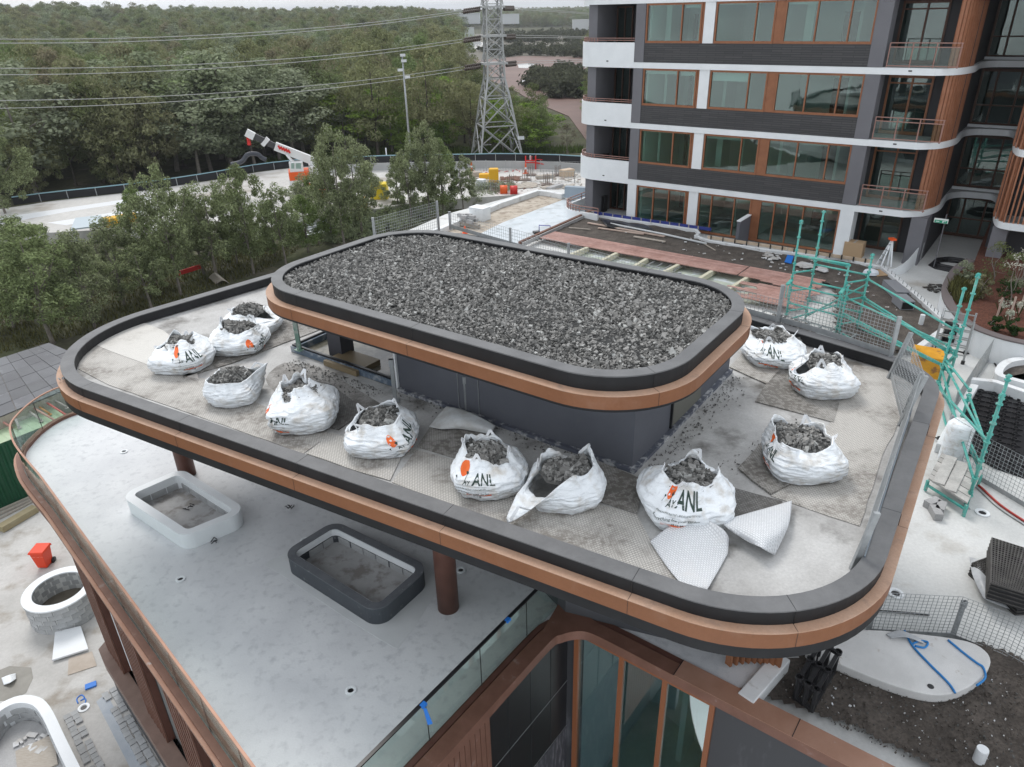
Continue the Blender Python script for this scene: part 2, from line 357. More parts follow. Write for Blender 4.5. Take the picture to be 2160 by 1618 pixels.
# undercover well left of the plant room
wl = P(603, 735, ZM + .14); uL = wl.x * math.cos(PH) + wl.y * math.sin(PH); vF = 9.1
k = MB(); bl = [UV(-9.5, vF), UV(-9.5, 13.0), UV(uL, 13.0), UV(uL, vF)]
k.prism(bl, ZM + .001, ZM + .012); k.build('well_floor', mat('wet_concrete_floor', (.17, .16, .13), .12, col2=(.27, .25, .20), scale=1.1, dirt=(.10, .10, .08), dscale=1.6, coord='Position', spec=.6), pav)
cb = MB(); ringmesh(cb, ccw(bl), 0, .14, ZM + .012, ZM + .15); curb = cb.build('well_curb', mat('blue_grey_steel', (.10, .14, .19), .5, dirt=(.3, .33, .36), dscale=5, coord='Position'), pav)
cb = MB(); ringmesh(cb, ccw(bl), .03, .075, ZM + .15, ZM + .19); cb.build('glazing_track', m_black, curb)
gp = P(632, 738, ZM + .15); k = MB(); k.bar((gp.x, gp.y, ZM + .15), (gp.x, gp.y, zs), .07, .09); k.box((gp.x, gp.y, ZM + .15), .2, .16, .015, PH); k.build('post', mat('primer_green_steel', (.16, .27, .22), .5, dirt=(.32, .38, .34), dscale=7, coord='Position'), pav)
pc = P(722, 748, ZM); k = MB(); k.box((pc.x, pc.y, ZM), .42, .36, zs - ZM, PH); k.build('pillar', mat('pillar_charcoal', (.06, .06, .07), .5), pav)
k = MB(); q = P(742, 762, ZM + .1); k.box((q.x, q.y, ZM + .012), 1.0, .7, .12, PH); k.build('plinth', mat('tan_screed', (.22, .17, .10), .5), pav)
# --- terrace deck, copper upstand and balustrades
te = P(464, 1618, ZT - .1); eL = Plane((te.x, te.y), -46.0)
left_px = [(177, 868), (128, 886), (85, 912), (52, 944), (35, 972), (42, 1008), (62, 1040)]
lp = [P(a, b, ZT - .08).xy for a, b in left_px] + [eL.pt(eL.hit(95, 1078)[0], 0, 0).xy, eL.pt(1.5, 0, 0).xy]
lp[:-2] = [v.xy for v in smooth_path([Vector((p.x, p.y, 0)) for p in lp[:-1]], 3)][:-1]
rp_px = [(1060, 1468), (1160, 1357), (1185, 1342), (1214, 1335), (1243, 1338), (1292, 1361), (1420, 1428)]
rp = [P(a, b, ZT + .02).xy for a, b in rp_px]
dA = (rp[0] - rp[1]).normalized(); dB = (rp[-1] - rp[-2]).normalized()
near = isect(rp[0], math.degrees(math.atan2(dA.y, dA.x)), eL.pt(0, 0, 0).xy, -46.0)
rp = [near] + [v.xy for v in smooth_path([Vector((p.x, p.y, 0)) for p in rp], 4)] + [rp[-1] + dB * 7.5]
inner_far = [P(1585, 1476, ZT).xy, P(1662, 1385, ZT).xy, Vector((6.4, 11.0)), Vector((2, 18)), lp[0]]
deckpoly = ccw([p for p in lp[:-1]] + offset(rp, .3)[:-1] + inner_far)
k = MB(); k.prism([tuple(p) for p in offset(deckpoly, .12, True)], ZT - .35, ZT); deck = k.build('terrace_deck', m_conc, pav)
lpath = lp[:-1] + [near]
k = MB(); k.wall(lpath, ZT - .42, ZT - .06, .02); k.wall([tuple(p) for p in offset(lpath, .02)], ZT - .02, ZT + .045, .13); k.wall([tuple(p) for p in offset(lpath, .2)], ZT + .001, ZT + .09, .04); ledge = k.build('copper_edge', m_copb, pav)
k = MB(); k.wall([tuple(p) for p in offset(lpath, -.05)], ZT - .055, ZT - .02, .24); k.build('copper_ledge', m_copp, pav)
def balustrade(path, step, z0, h, railmat, rw, name):
    b = MB(); pts = densify(path, .05)
    root = None; segs = []; acc = 0; cur = [pts[0]]
    for p, q in zip(pts[:-1], pts[1:]):
        cur.append(q); acc += (q - p).length
        if acc >= step: segs.append(cur); cur = [q]; acc = 0
    if len(cur) > 1: segs.append(cur)
    rail = MB(); vs = [Vector((p.x, p.y, z0 + h)) for p in path]
    for a, c in zip(vs[:-1], vs[1:]): rail.bar(a, c, rw, .03)
    root = rail.build(name, railmat, pav)
    for s in segs:
        d0 = (s[1] - s[0]).normalized() * .006; d1 = (s[-1] - s[-2]).normalized() * .006
        s = [s[0] + d0] + s[1:-1:6] + [s[-1] - d1]
        g = MB(); n = len(s)
        g.wall([tuple(p) for p in s], z0, z0 + h - .015, .012)
        g.build('glass_panel', m_glassb, root)
        e = MB(); e.wall([tuple(s[-1]), tuple(s[-1] + d1 * 2)], z0, z0 + h - .015, .012); e.build('panel_joint', m_black, root)
    return root
balustrade([p for p in offset(lpath, .16)], 1.35, ZT, 1.0, m_copp, .045, 'left_balustrade' if 0 else 'balustrade')
jn = next(i for i, p in enumerate(rp) if (p - P(1160, 1357, ZT + .02).xy).length < .08)
rs = [near, rp[jn], rp[jn] + (rp[jn] - near).normalized() * 1.2]
rsi = offset(rs, .42)
balustrade(rsi, 1.32, ZT, 1.0, m_black, .06, 'balustrade')
# copper cap that runs round the notch and on along the planting
capo = rp; capi = offset(rp, .40)
k = MB(); k.wall([tuple(p) for p in capo], ZT - .16, ZT + .06, .30); ledge2 = k.build('parapet_cap', m_copb, pav)
_o = offset([rp[0], rp[jn if 'jn' in globals() else 4]], .46); _q = offset([rp[-3], rp[-1]], .46)
cin = isect(_o[0], math.degrees(math.atan2((_o[1] - _o[0]).y, (_o[1] - _o[0]).x)), _q[0], math.degrees(math.atan2((_q[1] - _q[0]).y, (_q[1] - _q[0]).x)))
crv = [p for p in offset(rp, .05) if (p - cin).length < 1.35]
k = MB(); k.prism(ccw(crv + [crv[-1].lerp(_q[1], .2) + (cin - crv[-1].lerp(_q[1], .2)) * .0 if 0 else crv[-1] + (cin - crv[len(crv) // 2]).normalized() * .34, cin, crv[0] + (cin - crv[len(crv) // 2]).normalized() * .3]), ZT + .035, ZT + .064); k.build('corner_plate', m_copb, ledge2)
k = MB(); k.wall([tuple(p) for p in offset(rp, .33)], ZT + .001, ZT + .03, .12); k.build('gutter_trim', m_rust, ledge2)
far = [p for p in rp if p.x > P(1400, 1420, ZT).x]
k = MB(); k.wall([tuple(p) for p in [far[0], far[-1]]], ZT + .061, ZT + .068, .42); k.build('cap_sheet', m_copp, ledge2)
k = MB()
for t_ in (.0, .28, .56, .8):
    p = Vector(far[0]).lerp(far[-1], t_); n_ = Vector((-dB.y, dB.x)); k.bar((p.x, p.y, ZT + .07), (p.x + n_.x * .42, p.y + n_.y * .42, ZT + .07), .012, .006)
k.build('cap_joint', m_dark, ledge2)
# blue tape on the black rail
m_blue = mat('blue_tape', (.02, .18, .62), .5)
tp = P(893, 1487, ZT + 1.0); k = MB(); k.bar(tp + Vector((-.03, -.04, 0)), tp + Vector((.03, .04, 0)), .075, .05); k.hexa([tp + Vector(v) for v in ((0, -.05, -.02), (.05, -.05, -.02), (.05, -.04, -.02), (0, -.04, -.02))], [tp + Vector(v) for v in ((.05, -.09, -.36), (.13, -.09, -.33), (.13, -.08, -.33), (.05, -.08, -.36))]); tag(k.build('tape_strip', m_blue), 'blue tape tied round the black balustrade rail with a hanging tail', 'tape')
tp = P(1071, 1308, ZT + 1.0); k = MB(); k.bar(tp + Vector((-.03, -.04, 0)), tp + Vector((.03, .04, 0)), .075, .05); tag(k.build('tape_strip', m_blue), 'short blue tape band wrapped round the black rail just below the copper roof edge', 'tape')
# columns under the lower roof
for px, py in ((946, 1293), (396, 1000)):
    c = P(px, py - 12 if px > 900 else py, ZT); k = MB(); k.lathe((c.x, c.y, ZT), [(.215, 0), (.215, 12.9 - ZT)], 28); k.sm = [True] * len(k.sm); k.sm[-2:] = [False, False]; k.build('column', m_rust, pav)
# walls of the enclosed part under the lower roof, right of the terrace
k = MB(); cE = P(1628, 1400, ZT).xy
core = [Vector(p) for p in (rp[jn] + Vector((.35, .75)), cE + Vector((-.35, .1)), cE + Vector((.1, .25)), cE + Vector((2.2, 3.3)), Vector((1.5, 18)), Vector((-1.8, 15.2)))]
k.prism([tuple(p) for p in ccw(core)], ZT + .002, 12.85); k.build('inner_wall', mat('inner_wall_grey', (.07, .072, .08), .6), pav)
# timber-like fins under the front right roof corner
fc = P(1600, 1395, ZT + .02); k0 = None
for i in range(9):
    t_ = i / 8; p = P(1537 + t_ * 103, 1398 + t_ * 6 - 10 * math.sin(t_ * 3.1), ZT + .1)
    k = MB(); k.box((p.x, p.y, ZT + .05), .05, .12, 3.4, .6); k.build('screen_fin', m_cop, pav)
# --- left facade under the terrace
eZ0, eZ1 = 4.25, ZT - .42
fin_px = [((93.5, 1081), (118, 1112), (140, 1145)), ((180, 1203.6), (214, 1250), (237, 1287)), ((276, 1344), (316, 1400), (343, 1445)), ((411.6, 1542.5), (447, 1591), (470, 1626))]
us = [[eL.hit(*q)[0] for q in b] for b in fin_px]
per = (us[3][0] - us[0][0]) / 3
uend = (Vector((near.x, near.y, 0)) - eL.o).dot(eL.t)
ustart = us[0][0] - .35
fw = MB(); fw.hexa([eL.pt(ustart, .45, 0), eL.pt(uend, .45, 0), eL.pt(uend, .8, 0), eL.pt(ustart, .8, 0)][0:4], [eL.pt(ustart, .45, eZ1), eL.pt(uend, .45, eZ1), eL.pt(uend, .8, eZ1), eL.pt(ustart, .8, eZ1)]); fwall = fw.build('facade_wall', m_rib, pav)
rb = MB(); u = ustart
while u < uend: rb.bar(eL.pt(u, .44, eZ0), eL.pt(u, .44, eZ1), .03, .03); u += .09
kind(rb.build('cladding_rib', m_rib, fwall), 'stuff')
for b in range(5):
    u0 = us[0][0] + per * b; wd = per * .42
    if u0 + wd > uend: break
    fin = MB(); fin.hexa([eL.pt(u0, .25, eZ0), eL.pt(u0 + wd, .25, eZ0), eL.pt(u0 + wd, .44, eZ0), eL.pt(u0, .44, eZ0)], [eL.pt(u0, .25, eZ1), eL.pt(u0 + wd, .25, eZ1), eL.pt(u0 + wd, .44, eZ1), eL.pt(u0, .44, eZ1)])
    bay = fin.build('screen_box', m_rust, pav)
    for i in range(7):
        u = u0 + .03 + i * (wd - .06) / 6; k = MB(); k.bar(eL.pt(u, .225, eZ0), eL.pt(u, .225, eZ1), .035, .07, up=eL.t); k.build('fin', m_copb, bay)
    k = MB(); k.bar(eL.pt(u0 + wd + .02, .42, eZ0), eL.pt(u0 + wd + .02, .42, eZ1), .015, .03); k.build('seal_strip', m_white if b == 0 else m_dark, bay)
k = MB(); b0 = [eL.pt(ustart - .1, .35, 0).xy, eL.pt(ustart + .15, .02, 0).xy, eL.pt(ustart + .7, -.03, 0).xy, eL.pt(uend, -.03, 0).xy]
k.wall([tuple(p) for p in b0], eZ0 - .32, eZ0, .36); k.build('lower_band', mat('taupe_band', (.19, .125, .10), .55, col2=(.23, .155, .125), scale=3), pav)
k = MB(); k.hexa([eL.pt(ustart, .1, ZG - .2), eL.pt(uend, .1, ZG - .2), eL.pt(uend, .4, ZG - .2), eL.pt(ustart, .4, ZG - .2)], [eL.pt(ustart, .1, eZ0 - .32), eL.pt(uend, .1, eZ0 - .32), eL.pt(uend, .4, eZ0 - .32), eL.pt(ustart, .4, eZ0 - .32)]); k.build('base_wall', mat('base_wall_grey', (.085, .088, .092), .7), pav)
# far end wall of the facade, curving round
k = MB(); endp = [eL.pt(ustart, .45, 0).xy, eL.pt(ustart, .45, 0).xy + Vector((.5, 1.2)), Vector((-9.2, 17.5)), Vector((-6, 19.5))]
k.wall([tuple(p) for p in endp][::-1], ZG - .2, ZT - .36, .3); k.build('end_wall', m_rib, pav)
# --- notch facades: fins, black panels, window wall
nrm = lambda p, q: (Vector(q) - Vector(p)).normalized()
aA = math.degrees(math.atan2(dA.y, dA.x)); pa = Plane(rp[jn] , aA + 180)      # runs from near to far; left = building side
offA = .16
uA = [pa.hit(x, y, offA)[0] for x, y in ((1018, 1480), (1202, 1345))]
uNear = (Vector((near.x, near.y, 0)) - pa.o).dot(pa.t)
zt_ = ZT - .17
k = MB(); k.hexa([pa.pt(uNear, offA, ZG), pa.pt(uA[1], offA, ZG), pa.pt(uA[1], offA + .2, ZG), pa.pt(uNear, offA + .2, ZG)], [pa.pt(uNear, offA, zt_), pa.pt(uA[1], offA, zt_), pa.pt(uA[1], offA + .2, zt_), pa.pt(uNear, offA + .2, zt_)]); nw = k.build('notch_wall', m_black, pav)
u = uA[0] - .02
while u > uNear:
    k = MB(); k.bar(pa.pt(u, offA - .07, ZG + 1), pa.pt(u, offA - .07, zt_), .06, .12, up=pa.t); k.build('fin', m_copb, nw); u -= .135
zj = [pa.hit(1200, 1430, offA)[1], pa.hit(1193, 1532, offA)[1]]
for z in zj:
    k = MB(); k.bar(pa.pt(uA[0], offA - .004, z), pa.pt(uA[1], offA - .004, z), .008, .012); k.build('panel_joint', m_galv, nw)
for i in range(1, 4):
    u = uA[0] + (uA[1] - uA[0]) * i / 4; k = MB(); k.bar(pa.pt(u, offA - .003, ZG), pa.pt(u, offA - .003, zt_), .012, .006); k.build('panel_groove', m_dark, nw)
k = MB(); k.hexa([pa.pt(uA[0], offA - .01, ZG), pa.pt(uA[1], offA - .01, ZG), pa.pt(uA[1], offA, ZG), pa.pt(uA[0], offA, ZG)], [pa.pt(uA[0], offA - .01, zj[1] - .02), pa.pt(uA[1], offA - .01, zj[1] - .02), pa.pt(uA[1], offA, zj[1] - .02), pa.pt(uA[0], offA, zj[1] - .02)]); k.build('dusty_panel', mat('dusty_panel', (.05, .05, .06), .6, dirt=(.2, .2, .22), dscale=4, dlo=.48, dhi=.7, stretch=(3, 3, .5)), nw)
aB = math.degrees(math.atan2(dB.y, dB.x)); pb = Plane(P(1292, 1361, ZT + .02).xy, aB)   # runs to the right; left = building side
offB = .22
fr = [pb.hit(x, y, offB)[0] for x, y in ((1218, 1380), (1311, 1420), (1403, 1450), (1505, 1485))]
uB0 = pb.hit(1204, 1380, offB)[0]; uB1 = fr[3] + 9
zw0, zw1 = ZG + .3, ZT - .35
def fslab(mb, pl, u0, u1, o0, o1, z0, z1): return mb.hexa([pl.pt(u0, o0, z0), pl.pt(u1, o0, z0), pl.pt(u1, o1, z0), pl.pt(u0, o1, z0)], [pl.pt(u0, o0, z1), pl.pt(u1, o0, z1), pl.pt(u1, o1, z1), pl.pt(u0, o1, z1)])
k = MB(); fslab(k, pb, uB0 - .3, fr[0], offB, offB + .25, ZG, zt_); fslab(k, pb, fr[0], fr[3], offB, offB + .25, zw1, zt_); fslab(k, pb, fr[3], uB1, offB, offB + .25, ZG, zt_)
fslab(k, pb, fr[3] + .02, uB1, offB - .012, offB - .002, ZG, zw1 + .02)
pw = k.build('notch_front_wall', mat('scuffed_charcoal', (.05, .052, .058), .5, dirt=(.13, .135, .15), dscale=1.6, dlo=.54, dhi=.72, stretch=(1, 1, .35)), pav)
wn = MB()
for i, u in enumerate(fr): wn.bar(pb.pt(u, offB - .02, zw0), pb.pt(u, offB - .02, zw1), .085 if i in (0, 3) else .06, .1, up=pb.t)
wn.bar(pb.pt(fr[0], offB - .02, zw1), pb.pt(fr[3], offB - .02, zw1), .1, .08); wn.bar(pb.pt(fr[0], offB - .02, zw0), pb.pt(fr[3], offB - .02, zw0), .1, .08)
win = wn.build('window', mat('orange_brown_frame', (.26, .095, .04), .45), pav)
for a, b in zip(fr[:-1], fr[1:]):
    k = MB(); fslab(k, pb, a + .05, b - .04, offB, offB + .012, zw0 + .04, zw1 - .04); k.build('pane', glass('tinted_glass', (.74, .90, .91), .27, .97) if a == fr[0] else bpy.data.materials['tinted_glass'], win)
# room behind that window
k = MB(); fslab(k, pb, fr[0] - .3, fr[3] + 3, offB + .26, offB + 6, ZG + .1, ZG + .3); k.build('room_floor', m_concw, pav)
k = MB(); fslab(k, pb, fr[0] - .3, fr[3] + 3, offB + 5.8, offB + 6, ZG + .3, zw1); fslab(k, pb, fr[0] - .3, fr[0] - .2, offB + .26, offB + 5.8, ZG + .3, zw1); fslab(k, pb, fr[3] + 2.9, fr[3] + 3, offB + .26, offB + 5.8, ZG + .3, zw1); fslab(k, pb, fr[0] + 1.2, fr[0] + 1.35, offB + 3, offB + 5.8, ZG + .3, zw1)
k.build('room_wall', mat('room_plaster', (.78, .80, .80), .8), pav)
# ================================================================ the apartment tower
TD = (CZ - ZP) / .2996
tp_ = Plane((math.sin(math.radians(37)) * TD, math.cos(math.radians(37)) * TD), -37.0)
zb = [CZ - .2405 * TD, CZ - .160 * TD, CZ - .0793 * TD, CZ + .0012 * TD]      # undersides of the white bands
zb.append(zb[3] + .0806 * TD)
TH = .27
tow = thing('apartment_tower', 'grey brick apartment tower with white curved bands and orange brown window frames', 'building', tp_.pt(-14, 4, ZP))
A1 = lambda X, Y: (1180 + X / 4.902, Y / 4.902)
A3 = lambda X, Y: (1440 + X / 2.996, Y / 2.996)
A2 = lambda X, Y: (1720 + X / 4.902, Y / 4.902)
sB = lambda X: tp_.hit(*A1(X, 900))[0]
sC = lambda X: tp_.hit(*A3(X, 600))[0]
pier0, pier1 = sB(758), sB(853)
w1 = [sB(857), sB(1211), sB(1408)]; wp = (sB(1434), sB(1538)); w2 = [sB(1546), sC(405), sC(522)]; wpost = (sC(520), sC(580)); w3 = [sC(578), sC(774), sC(977), sC(1131)]
pierR = (sC(1133), sC(1228)); rec1 = sC(1690); fin1 = sC(1800)
bandz = zb[0]
cv = [P(1720 + X / 4.902, 300 + Y / 4.902, bandz) for X, Y in ((1000, 775), (1120, 766), (1220, 738), (1290, 700), (1325, 655), (1352, 612), (1400, 585), (1500, 572), (1640, 580), (1760, 590), (1830, 605), (1872, 650))]
cv = [((p - tp_.o).dot(tp_.t), (p - tp_.o).dot(tp_.n)) for p in cv]
s_end = -5.3
lc = tp_.hit(1222, 420)[0] - .6
def plan(so): return tp_.pt(so[0], so[1], 0).xy
right_s = max(c[0] for c in cv)
bpath = [plan((lc, 9))] + fillet([plan((lc, 9)), plan((lc, -.02)), plan((s_end, -.02))], [0, 1.5, 0], 12, False)[1:-1]
_tail = [plan((s_end, -.02))] + [plan((c[0], max(c[1], -.02))) for c in cv] + [plan(q) for q in ((-2.05, 3.2), (-1.98, 2.2), (-1.86, 1.1), (-1.62, .25), (-1.25, .03), (-1.05, 0))]
last = cv[-1]
bpath += [v.xy for v in smooth_path([Vector((p.x, p.y, 0)) for p in _tail], 3)] + [plan((9, -.3))]
slabpoly = ccw(bpath + [plan((9, 12)), plan((lc, 12))])
m_tfloor = mat('balcony_floor_concrete', (.34, .35, .35), .7, col2=(.42, .43, .43), scale=1.5, coord='Position')
m_brick = bpy.data.materials.new('charcoal_brick'); m_brick.use_nodes = True
t = m_brick.node_tree; b_ = t.nodes['Principled BSDF']; b_.inputs['Roughness'].default_value = .75
tcn = N(t, 'ShaderNodeTexCoord'); mp_ = N(t, 'ShaderNodeMapping'); bt = N(t, 'ShaderNodeTexBrick'); bt.inputs['Scale'].default_value = 1; bt.inputs['Brick Width'].default_value = .9; bt.inputs['Row Height'].default_value = .098; bt.inputs['Mortar Size'].default_value = .012
bt.inputs['Color1'].default_value = (.052, .052, .055, 1); bt.inputs['Color2'].default_value = (.072, .071, .073, 1); bt.inputs['Mortar'].default_value = (.034, .034, .036, 1)
mp_.inputs['Rotation'].default_value = (math.radians(-90), 0, 0)
vr = N(t, 'ShaderNodeVectorRotate', rotation_type='Z_AXIS'); vr.inputs['Angle'].default_value = math.radians(37)
t.links.new(tcn.outputs['Object'], vr.inputs['Vector']); t.links.new(vr.outputs[0], mp_.inputs['Vector']); t.links.new(mp_.outputs[0], bt.inputs['Vector']); t.links.new(bt.outputs['Color'], b_.inputs['Base Color'])
bn = N(t, 'ShaderNodeBump'); bn.inputs['Strength'].default_value = .6; bn.inputs['Distance'].default_value = .02; bn.invert = True; t.links.new(bt.outputs['Fac'], bn.inputs['Height']); t.links.new(bn.outputs[0], b_.inputs['Normal'])
m_pier = mat('pier_grey_render', (.15, .15, .165), .7, col2=(.165, .165, .18), scale=1.2, coord='Position')
m_tdark = mat('recess_charcoal', (.05, .05, .056), .65)
m_frame = mat('timber_tone_frame', (.25, .10, .048), .45, col2=(.30, .125, .06), scale=3)
m_framed = mat('dark_brown_frame', (.09, .04, .025), .5)
m_plast = mat('interior_plaster', (.78, .81, .79), .8)
m_floor_in = mat('interior_floor', (.42, .41, .39), .6)
m_rail = mat('dusty_pink_rail', (.33, .19, .16), .5)
m_batten = mat('timber_tone_batten', (.30, .125, .065), .5, col2=(.36, .16, .09), scale=3)
levels = [ZP] + [z + TH for z in zb]
for i, z in enumerate(zb):
    k = MB(); k.prism([tuple(p) for p in slabpoly], z, z + TH); s = k.build('floor_slab', m_white, tow)
    k = MB(); k.prism([tuple(p) for p in offset(slabpoly, .12, True)], z + TH, z + TH + .012); k.build('floor_finish', m_tfloor, s)
def S(mb, s0, s1, o0, o1, z0, z1): return fslab(mb, tp_, s0, s1, o0, o1, z0, z1)
def window(ss, o, z0, z1, fr=.07, name='window', fm=None, gm=None, parent=None, trans=None):
    fm = fm or m_frame; k = MB(); d = .12
    for i, s in enumerate(ss):
        wd = fr if i in (0, len(ss) - 1) else fr * .8
        S(k, s - (0 if i == 0 else wd / 2 if i < len(ss) - 1 else wd), s + (wd if i == 0 else wd / 2 if i < len(ss) - 1 else 0), o - .03, o + d, z0, z1)
    for a, b in zip(ss[:-1], ss[1:]):
        S(k, a + fr * .4, b - fr * .4, o - .025, o + d - .01, z1 - fr * 1.3, z1 - .002); S(k, a + fr * .4, b - fr * .4, o - .025, o + d - .01, z0 + .002, z0 + fr * 1.5)
        if trans: S(k, a + fr * .4, b - fr * .4, o - .02, o + d - .012, trans - .03, trans + .03)
    wdw = k.build(name, fm, parent or tow)
    for a, b in zip(ss[:-1], ss[1:]):
        g = MB(); S(g, a + fr * .5, b - fr * .5, o + .04, o + .052, z0 + fr * .8, z1 - fr * .8); g.build('pane', gm or m_glassd, wdw)
    return wdw
zsillB = tp_.hit(*A1(862, 1090))[1] - (zb[1] + TH)       # sill height above the slab
for f in range(4):
    z0 = levels[f] if f == 0 else levels[f] + .012; z1 = zb[f]
    zsl = z0 + .05 if f == 0 else levels[f] + zsillB
    if f > 0:
        k = MB(); S(k, pier1 + .003, pierR[0] - .003, .02, .3, z0, zsl - .003); k.build('brick_spandrel', m_brick, tow)
    window(w1 if f else [w1[0], sB(1040), w1[1], w1[2]], .05, zsl, z1 - .004); window(w2 if f else [w2[0], sC(250), w2[1], w2[2]], .05, zsl, z1 - .004)
    window(w3 if f else [w3[0], sC(680), w3[1], sC(880), w3[3]], .05, zsl, z1 - .004)
    k = MB(); S(k, wp[0], wp[1], .03, .3, zsl + (.003 if f else -.04), z1 - .003); k.build('white_panel', m_white, tow)
    k = MB(); S(k, w1[2] + .003, wp[0] - .003, .07, .3, zsl + .003, z1 - .003); k.build('timber_post', m_frame, tow); k = MB(); S(k, wpost[0] + .003, wpost[1] - .003, .06, .3, zsl + .003, z1 - .003); k.build('timber_post', m_frame, tow)
    pm_ = m_pier if f else m_white
    k = MB(); S(k, pier0, pier1, -.012, .5, z0, z1 - .002); k.build('pier', pm_, tow)
    k = MB(); S(k, pierR[0], pierR[1], -.012, .9, z0, z1 - .002); k.build('pier', pm_, tow)
    if f > 0:
        for a_, b2_ in ((w1[0], w1[1]), (w2[0], w2[1]), (w3[0], w3[1]), (w3[1], w3[2]), (w1[1], w1[2])):
            dr = (rnd.random() ** 2.2) * .55 + .04
            k = MB(); S(k, a_ + .08, b2_ - .06, .2, .21, z1 - .06 - dr, z1 - .06); k.build('roller_blind', m_white, tow)
            if rnd.random() < .5: s_ = a_ + rnd.uniform(.2, .7); k = MB(); S(k, s_, s_ + rnd.uniform(.1, .5), 1.2, 1.3, zsl, z1); k.build('inner_wall', m_plast, tow)
    # rooms behind the windows
    k = MB()
    S(k, pier1 + .2, pierR[1], 4.8, 5.0, z0, z1); S(k, wp[0] + .05, wp[0] + .2, .4, 4.8, z0, z1); S(k, wpost[0], wpost[0] + .15, .4, 4.8, z0, z1); S(k, pier1 + .1, pier1 + .2, .31, 4.8, z0, z1)
    S(k, w1[0] + 1.6, w1[0] + 1.72, 2.8, 4.8, z0, z1); S(k, w2[0] + 1.2, w2[0] + 1.32, 2.2, 4.8, z0, z1); S(k, w3[0] + 2.6, w3[0] + 2.72, 2.6, 4.8, z0, z1)
    k.build('room_wall', m_plast, tow)
    k = MB(); S(k, w2[0] + .4, w2[0] + 1.1, 4.72, 4.79, z0, z0 + 2.1); S(k, w3[0] + 1.4, w3[0] + 2.2, 4.72, 4.79, z0, z0 + 2.1); S(k, w1[0] + .5, w1[0] + 1.3, 4.72, 4.79, z0, z0 + 2.1); k.build('inner_door', m_framed, tow)
    k = MB(); S(k, pier1 + .3, pierR[0], .4, 4.7, z0 + .001, z0 + .02); k.build('room_floor', m_floor_in, tow)
    # left corner balcony
    cl0, cl1 = tp_.hit(*A1(292, 850), .25)[0], tp_.hit(*A1(376, 850), .25)[0]
    k = MB(); S(k, cl0, cl1, .25, 2.6, z0, z1 - .002); k.build('corner_pier', m_pier, tow)
    k = MB(); S(k, cl1, pier1, 2.4, 2.6, z0, z1 - .002); S(k, pier1 - .12, pier1 - .01, .5, 2.4, z0, z1 - .002); k.build('recess_wall', m_tdark, tow)
    d0, d1 = tp_.hit(*A1(575, 800), 2.3)[0], tp_.hit(*A1(735, 800), 2.3)[0]
    window([d0, (d0 + d1) / 2, d1], 2.27, z0 + .02, z1 - .1, .06, 'balcony_door', m_framed)
    k = MB(); b0, b1 = tp_.hit(*A1(350, 1000), 1.5)[0], tp_.hit(*A1(520, 1000), 1.5)[0]; S(k, b0, b1, 1.3, 1.7, z0 + .02, z0 + .95); k.build('kitchenette_bench', m_black, tow)
    q0 = tp_.hit(*A1(474, 905), 2.38)[0]; k = MB(); S(k, q0 - .06, q0 + .06, 2.37, 2.399, z0 + 1.15, z0 + 1.4); k.build('switch_plate', m_white, tow)
    if f > 0:
        zpar = tp_.hit(*A1(735, 1078), 0)[1] - zb[1] if f else 0
        arc = [p for p in fillet([plan((lc, 6)), plan((lc, -.02)), plan((pier0 - .003, -.02))], [0, 1.5, 0], 12, False)]
        k = MB(); k.wall([tuple(p) for p in offset(arc, -.004)], z + 0 if 0 else zb[f - 1] - .002, zb[f - 1] + zpar, .15); par = k.build('balcony_parapet', m_white, tow)
        rl = MB(); ra = offset(arc, .075)
        for zz in (.10, .2):
            for a, b in zip(ra[:-1], ra[1:]): rl.bar((a.x, a.y, zb[f - 1] + zpar + zz), (b.x, b.y, zb[f - 1] + zpar + zz), .045, .03)
        for a in densify(ra, 1.2)[::1]: rl.bar((a.x, a.y, zb[f - 1] + zpar), (a.x, a.y, zb[f - 1] + zpar + .2), .04)
        rl.build('handrail', m_rail, par)
        q = tp_.hit(*A1(478, 1240))[0]; k = MB(); S(k, q - .06, q + .06, -.035, -.02, zb[f - 1] + .28, zb[f - 1] + .33); k.build('spout', m_black, par)
    # right balcony recess
    ro = 2.0
    k = MB(); S(k, pierR[1] - .3, -4.4, ro, ro + .2, z0, z1 - .002); k.build('recess_wall', m_tdark, tow)
    d0, d1, d2 = [tp_.hit(*A2(X, 950), ro)[0] for X in (735, 985, 1205)]
    window([d0, d1, d2], ro - .06, z0 + .02, z1 - .15, .09, 'balcony_door', m_frame if f in (1, 2) else m_framed, trans=z0 + (z1 - z0) * .82)
    k = MB(); q = tp_.hit(*A2(672, 945), ro)[0]; S(k, q - .05, q + .05, ro - .1, ro, z0 + 1.6, z0 + 1.85); k.build('wall_light', m_black, tow)
    if f > 0:
        zr = z0 + .95
        k = MB(); p0 = pierR[1] + .12; n_ = 4
        for zz in (zr, zr - .16, z0 + .06): k.bar(tp_.pt(p0, .12, zz), tp_.pt(rec1 + .05, .12, zz), .045, .035)
        for j in range(n_): s_ = p0 + (rec1 - p0) * j / (n_ - 1); k.bar(tp_.pt(s_, .12, z0), tp_.pt(s_, .12, zr), .04)
        r_ = k.build('railing', m_rail, tow)
        for j in range(n_ - 1):
            g = MB(); S(g, p0 + (rec1 - p0) * j / (n_ - 1) + .04, p0 + (rec1 - p0) * (j + 1) / (n_ - 1) - .04, .118, .128, z0 + .09, zr - .18); g.build('glass_panel', m_glassb, r_)
        q = tp_.hit(*A2(830, 1455))[0]; k = MB(); S(k, q - .07, q + .07, -.035, -.022, zb[f - 1] + .14, zb[f - 1] + .19); k.build('spout', m_black, tow)
        # vertical batten screens that follow the curve of the slab
        scr = None
        sp = [p for p in bpath]
